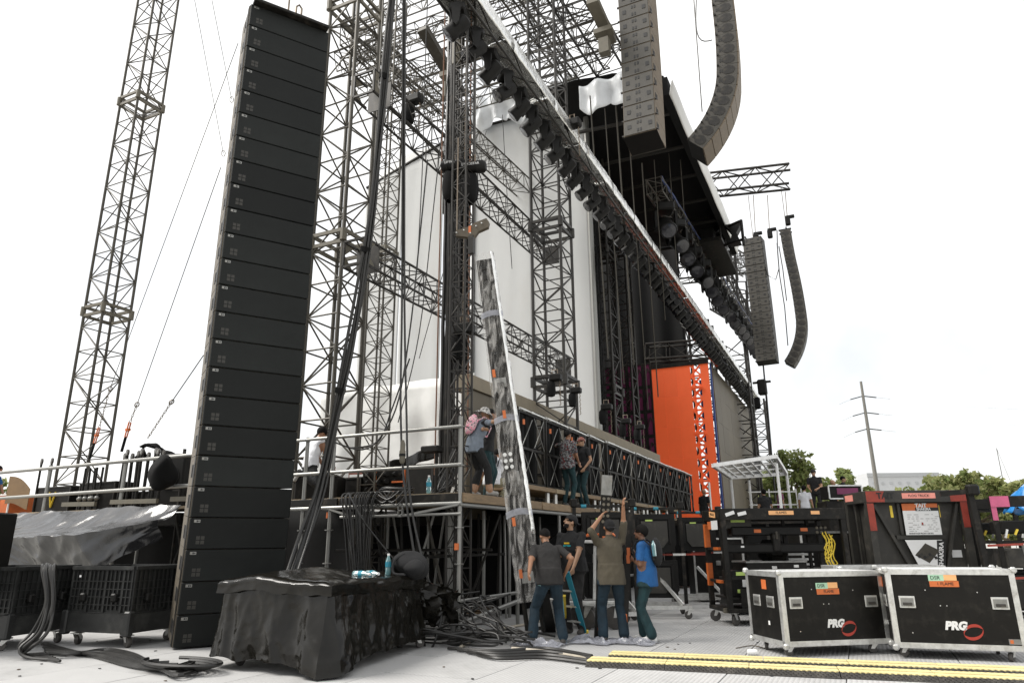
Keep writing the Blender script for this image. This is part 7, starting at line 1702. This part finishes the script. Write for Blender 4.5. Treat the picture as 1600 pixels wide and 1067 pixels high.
# ================================================================ far background on the right
T = thing('side_platform', 'dark raised platform under the people at the right', 'platform', (-1.2, 26, 0))
MB().box((-1.6, 27, 2.0), (8.5, 7, .16)).build('deck', 'black_steel', T, world=True); MB().box((-1.6, 23.7, 1.0), (8.4, .1, 1.9)).build('skirt', 'black_fabric', T, world=True)
for x in (-5, -2.5, 0, 2.2): MB().bar((x, 23.6, 0), (x, 23.6, 2.0), .08).build('post', 'truss_black', T, world=True)
# silver canopy frame
T = thing('canopy_frame', 'small silver flat-roofed canopy frame in front of the trees', 'canopy', at(1175, 785, D=24))
A_, B_, C_, D_ = at(1114, 727, D=23), at(1212, 713, D=23.2), at(1229, 740, D=25.5), at(1142, 746, D=25.5)
for a, b in ((A_, B_), (B_, C_), (C_, D_), (D_, A_)): MB().bar(a, b, .10, .12).build('roof_rail', 'bright_alu', T, world=True)
for t in np.linspace(.12, .88, 6): MB().bar(A_.lerp(B_, t), D_.lerp(C_, t), .05).build('roof_bar', 'bright_alu', T, world=True)
for t in (.33, .66): MB().bar(A_.lerp(D_, t), B_.lerp(C_, t), .05).build('roof_bar', 'bright_alu', T, world=True)
m = MB(); m.smooth = True; m.grid(lambda u, v: A_.lerp(B_, u).lerp(D_.lerp(C_, u), v)+Vector((0, 0, .08+.05*noise3((u*7, v*5, 1)))), 20, 10); m.build('roof_film', 'clear_film', T, world=True)
for p in (at(1142, 748, D=25.4), at(1213, 724, D=23.2), at(1229, 740, D=25.4), at(1170, 750, D=25.6)): MB().tube((p.x, p.y, 2.0), p, .05, 8).build('leg', 'white_paint', T, world=True)
for z in (.55, 1.0): a, b = at(1168, 757, D=25), at(1242, 753, D=25); MB().bar(Vector((a.x, a.y, 2.1+z)), Vector((b.x, b.y, 2.1+z)), .04).build('side_rail', 'white_paint', T, world=True)
for px in (1200, 1242, 1250): p = at(px, 753, D=25); MB().bar((p.x, p.y, 2.1), (p.x, p.y, 3.2), .04).build('rail_post', 'white_paint', T, world=True)
# rack case with purple front
c = at(1320, 772, D=16.5); T = thing('rack_case', 'silver-edged rack case with purple front standing high behind the carts', 'rack case', (c.x, c.y, c.z-.1), R(25))
MB().bbox((0, .2, .15), (.78, .5, .30), .01).build('body', 'case_laminate', T); MB().box((.05, -.055, .17), (.5, .01, .14)).build('purple_front', 'purple_panel', T)
for z in (.0, .3): MB().bar((-.39, -.05, z), (.39, -.05, z), .03).build('edge_trim', 'aluminium', T)
for x in (-.39, .39): MB().bar((x, -.05, 0), (x, -.05, .3), .03).build('edge_trim', 'aluminium', T)
MB().bbox((0, .3, -1.0), (.9, .6, 1.9), .01).build('stand_box', 'black_steel', T)
# warehouse
a, b = at(1355, 742, D=150), at(1465, 735, D=150); T = thing('warehouse', 'long pale grey warehouse beyond the trees at the right', 'building', (a.x, a.y, 0))
wd = (b-a); wd.z = 0; wl = wd.length; wa = math.atan2(wd.y, wd.x); T.rotation_euler = (0, 0, wa); zt = (a.z+b.z)/2
MB().box((wl/2, 12, zt/2), (wl, 24, zt)).build('wall', 'warehouse', T); MB().box((wl/2, -.06, zt-.4), (wl+.2, .2, .8)).build('roof_edge', 'warehouse_trim', T)
for k in range(8): MB().box((wl*(.08+.12*k), -.06, zt*.86), (.6, .12, .5)).build('vent', 'warehouse_trim', T)
for k in range(1, 9): MB().box((wl*k/9, -.05, zt*.4), (.25, .1, zt*.7)).build('pilaster', 'warehouse_trim', T)
# utility pole with wires
p = at(1345, 596, D=70); q = at(1366, 740, D=70); T = thing('utility_pole', 'tall pale utility pole with three pairs of insulators', 'utility pole', (p.x, p.y, 0))
MB().tube((p.x, p.y, 0), p, .26, 10, .12).build('pole', 'concrete_pole', T, world=True)
for k, py in enumerate((620, 647, 673)):
    c = Vector((p.x, p.y, at(1349, py, D=70).z))
    for s in (-1, 1):
        e = c+_rt*(s*1.3)+Vector((0, 0, -.35 if s < 0 else -.15)); MB().bar(c, e, .09).build('insulator', 'truss_black', T, world=True)
        rod('wire', e, e+_rt*(s*(1.4 if s > 0 else 1.2))+Vector((0, 0, -.15 if s > 0 else -.5)), .012, 'wire_steel', T, 4)
rod('overhead_wire', at(1500, 635, D=70), at(1640, 642, D=70), .010, 'wire_steel', T, 4); rod('overhead_wire', at(1545, 662, D=70), at(1640, 667, D=70), .008, 'wire_steel', T, 4)
q = at(1557, 700, D=120); T = thing('radio_mast', 'very thin far mast above the trees at right', 'mast', (q.x, q.y, 0)); rod('mast', (q.x, q.y, 0), q, .07, 'wire_steel', T, 4); rod('stay', (q.x+3, q.y, 0), q, .03, 'wire_steel', T, 4)
# trees
def tree(label, px, ptop, D, spread, seed, m_='leaf', nleaf=3400, ls=.22, shape=1.0, group='trees at the right'):
    r_ = np.random.default_rng(seed); c = at(px, 800, D=D); tp = at(px, ptop, D=D).z; T = thing('tree', label, 'tree', (c.x, c.y, 0), 0, group)
    tr = MB(); tr.smooth = True; zt_ = tp*.42; tr.path([(0, 0, 0), (.1, 0, zt_*.5), (-.05, .1, zt_), (.1, .1, tp*.75)], [.28, .22, .16, .05], 8)
    cl = []
    for i in range(16):
        a = i*2.4+seed; z0_ = zt_*(.7+.5*(i/16)); e = np.array([spread*(.35+.65*r_.random())*math.cos(a), spread*(.35+.65*r_.random())*math.sin(a), tp*(.38+.56*r_.random()**.8)]); f = 1-max(0, (e[2]/tp-.62))*1.7; e[:2] *= max(.25, f)
        tr.path([(0, 0, z0_), tuple(e*np.array([.5, .5, 0])+np.array([0, 0, z0_*.4+e[2]*.55])), tuple(e)], [.09, .06, .02], 5); cl.append(e)
        for _ in range(2): cl.append(e*(.75+.3*r_.random(3)))
    tr.build('trunk', 'bark', T)
    cl = np.array(cl); ci = r_.integers(0, len(cl), nleaf); rad = spread*(.16+.14*r_.random(len(cl)))
    d = r_.normal(size=(nleaf, 3)); d /= np.linalg.norm(d, axis=1)[:, None]; P = cl[ci]+d*(rad[ci]*r_.random(nleaf)**.45)[:, None]*np.array([1, 1, .75]); P[:, 2] = np.minimum(P[:, 2], tp+.2)
    n1 = r_.normal(size=(nleaf, 3)); n1 /= np.linalg.norm(n1, axis=1)[:, None]; n2 = np.cross(n1, r_.normal(size=(nleaf, 3))); n2 /= np.linalg.norm(n2, axis=1)[:, None]
    s_ = (ls*(.6+.8*r_.random(nleaf)))[:, None]; V = np.stack([P-n1*s_, P+n2*s_*.5, P+n1*s_, P-n2*s_*.5], 1).reshape(-1, 3)
    me = bpy.data.meshes.new('crown'); me.from_pydata(V.tolist(), [], (np.arange(nleaf*4).reshape(-1, 4)).tolist())
    ms_ = [m_, 'leaf_dark' if m_ != 'leaf_dark' else 'leaf', 'leaf_pale']
    for q in ms_: me.materials.append(MATS[q])
    me.polygons.foreach_set('material_index', r_.choice(3, nleaf, p=(.55, .25, .2)).astype(np.int32))
    o = bpy.data.objects.new('crown', me); COL.objects.link(o); o.parent = T
tree('green leafy tree right behind the silver canopy frame', 1240, 697, 50, 2.9, 1, ls=.20)
tree('smaller green tree between the canopy and the man with the cap', 1218, 716, 55, 2.2, 2, ls=.2)
tree('low green tree behind the two heads left of the utility pole', 1310, 735, 60, 3.0, 3, 'leaf_dark'); tree('small green tree just left of the utility pole', 1338, 728, 62, 2.4, 4)
tree('pale wispy tree right of the warehouse', 1478, 737, 60, 2.6, 5, 'leaf_pale', 3200); tree('pale leafy tree behind the right-hand cart', 1520, 738, 52, 3.2, 6, 'leaf_pale', 4200); tree('wispy tree above the pink-cornered cart', 1562, 742, 55, 3.0, 7, 'leaf', 3600); tree('tree at the right photo edge behind the blue tarp', 1605, 738, 50, 3.0, 8, 'leaf_pale', 3600)
tree('small bush-like tree at the far left edge beyond the deck', -8, 742, 45, 2.5, 9, 'leaf', 3000, group='trees at the left'); tree('low tree behind the warehouse corner', 1450, 752, 75, 3.0, 10, 'leaf_dark', 3000)
r_ = np.random.default_rng(5); nl_ = 26000; t = r_.random(nl_); base = np.array(at(1180, 846, D=75))[None, :]*(1-t)[:, None]+np.array(at(1680, 846, D=70))[None, :]*t[:, None]
hh = 1.6+2.2*np.abs(np.sin(t*23)+.6*np.sin(t*61))+1.2*t; P = base.copy(); P[:, 1] += r_.normal(0, 1.2, nl_); P[:, 2] = hh*r_.random(nl_)**.7+1.0
n1 = r_.normal(size=(nl_, 3)); n1 /= np.linalg.norm(n1, axis=1)[:, None]; n2 = np.cross(n1, r_.normal(size=(nl_, 3))); n2 /= np.linalg.norm(n2, axis=1)[:, None]
V = np.stack([P-n1*.26, P+n2*.14, P+n1*.26, P-n2*.14], 1).reshape(-1, 3); me = bpy.data.meshes.new('hedge'); me.from_pydata(V.tolist(), [], np.arange(nl_*4).reshape(-1, 4).tolist())
for q in ('leaf', 'leaf_pale', 'leaf_dark'): me.materials.append(MATS[q])
me.polygons.foreach_set('material_index', r_.choice(3, nl_, p=(.4, .35, .25)).astype(np.int32))
o = bpy.data.objects.new('undergrowth', me); COL.objects.link(o); o['kind'] = 'stuff'; o['label'] = 'tangled green undergrowth along the far edge of the site'; o['category'] = 'undergrowth'
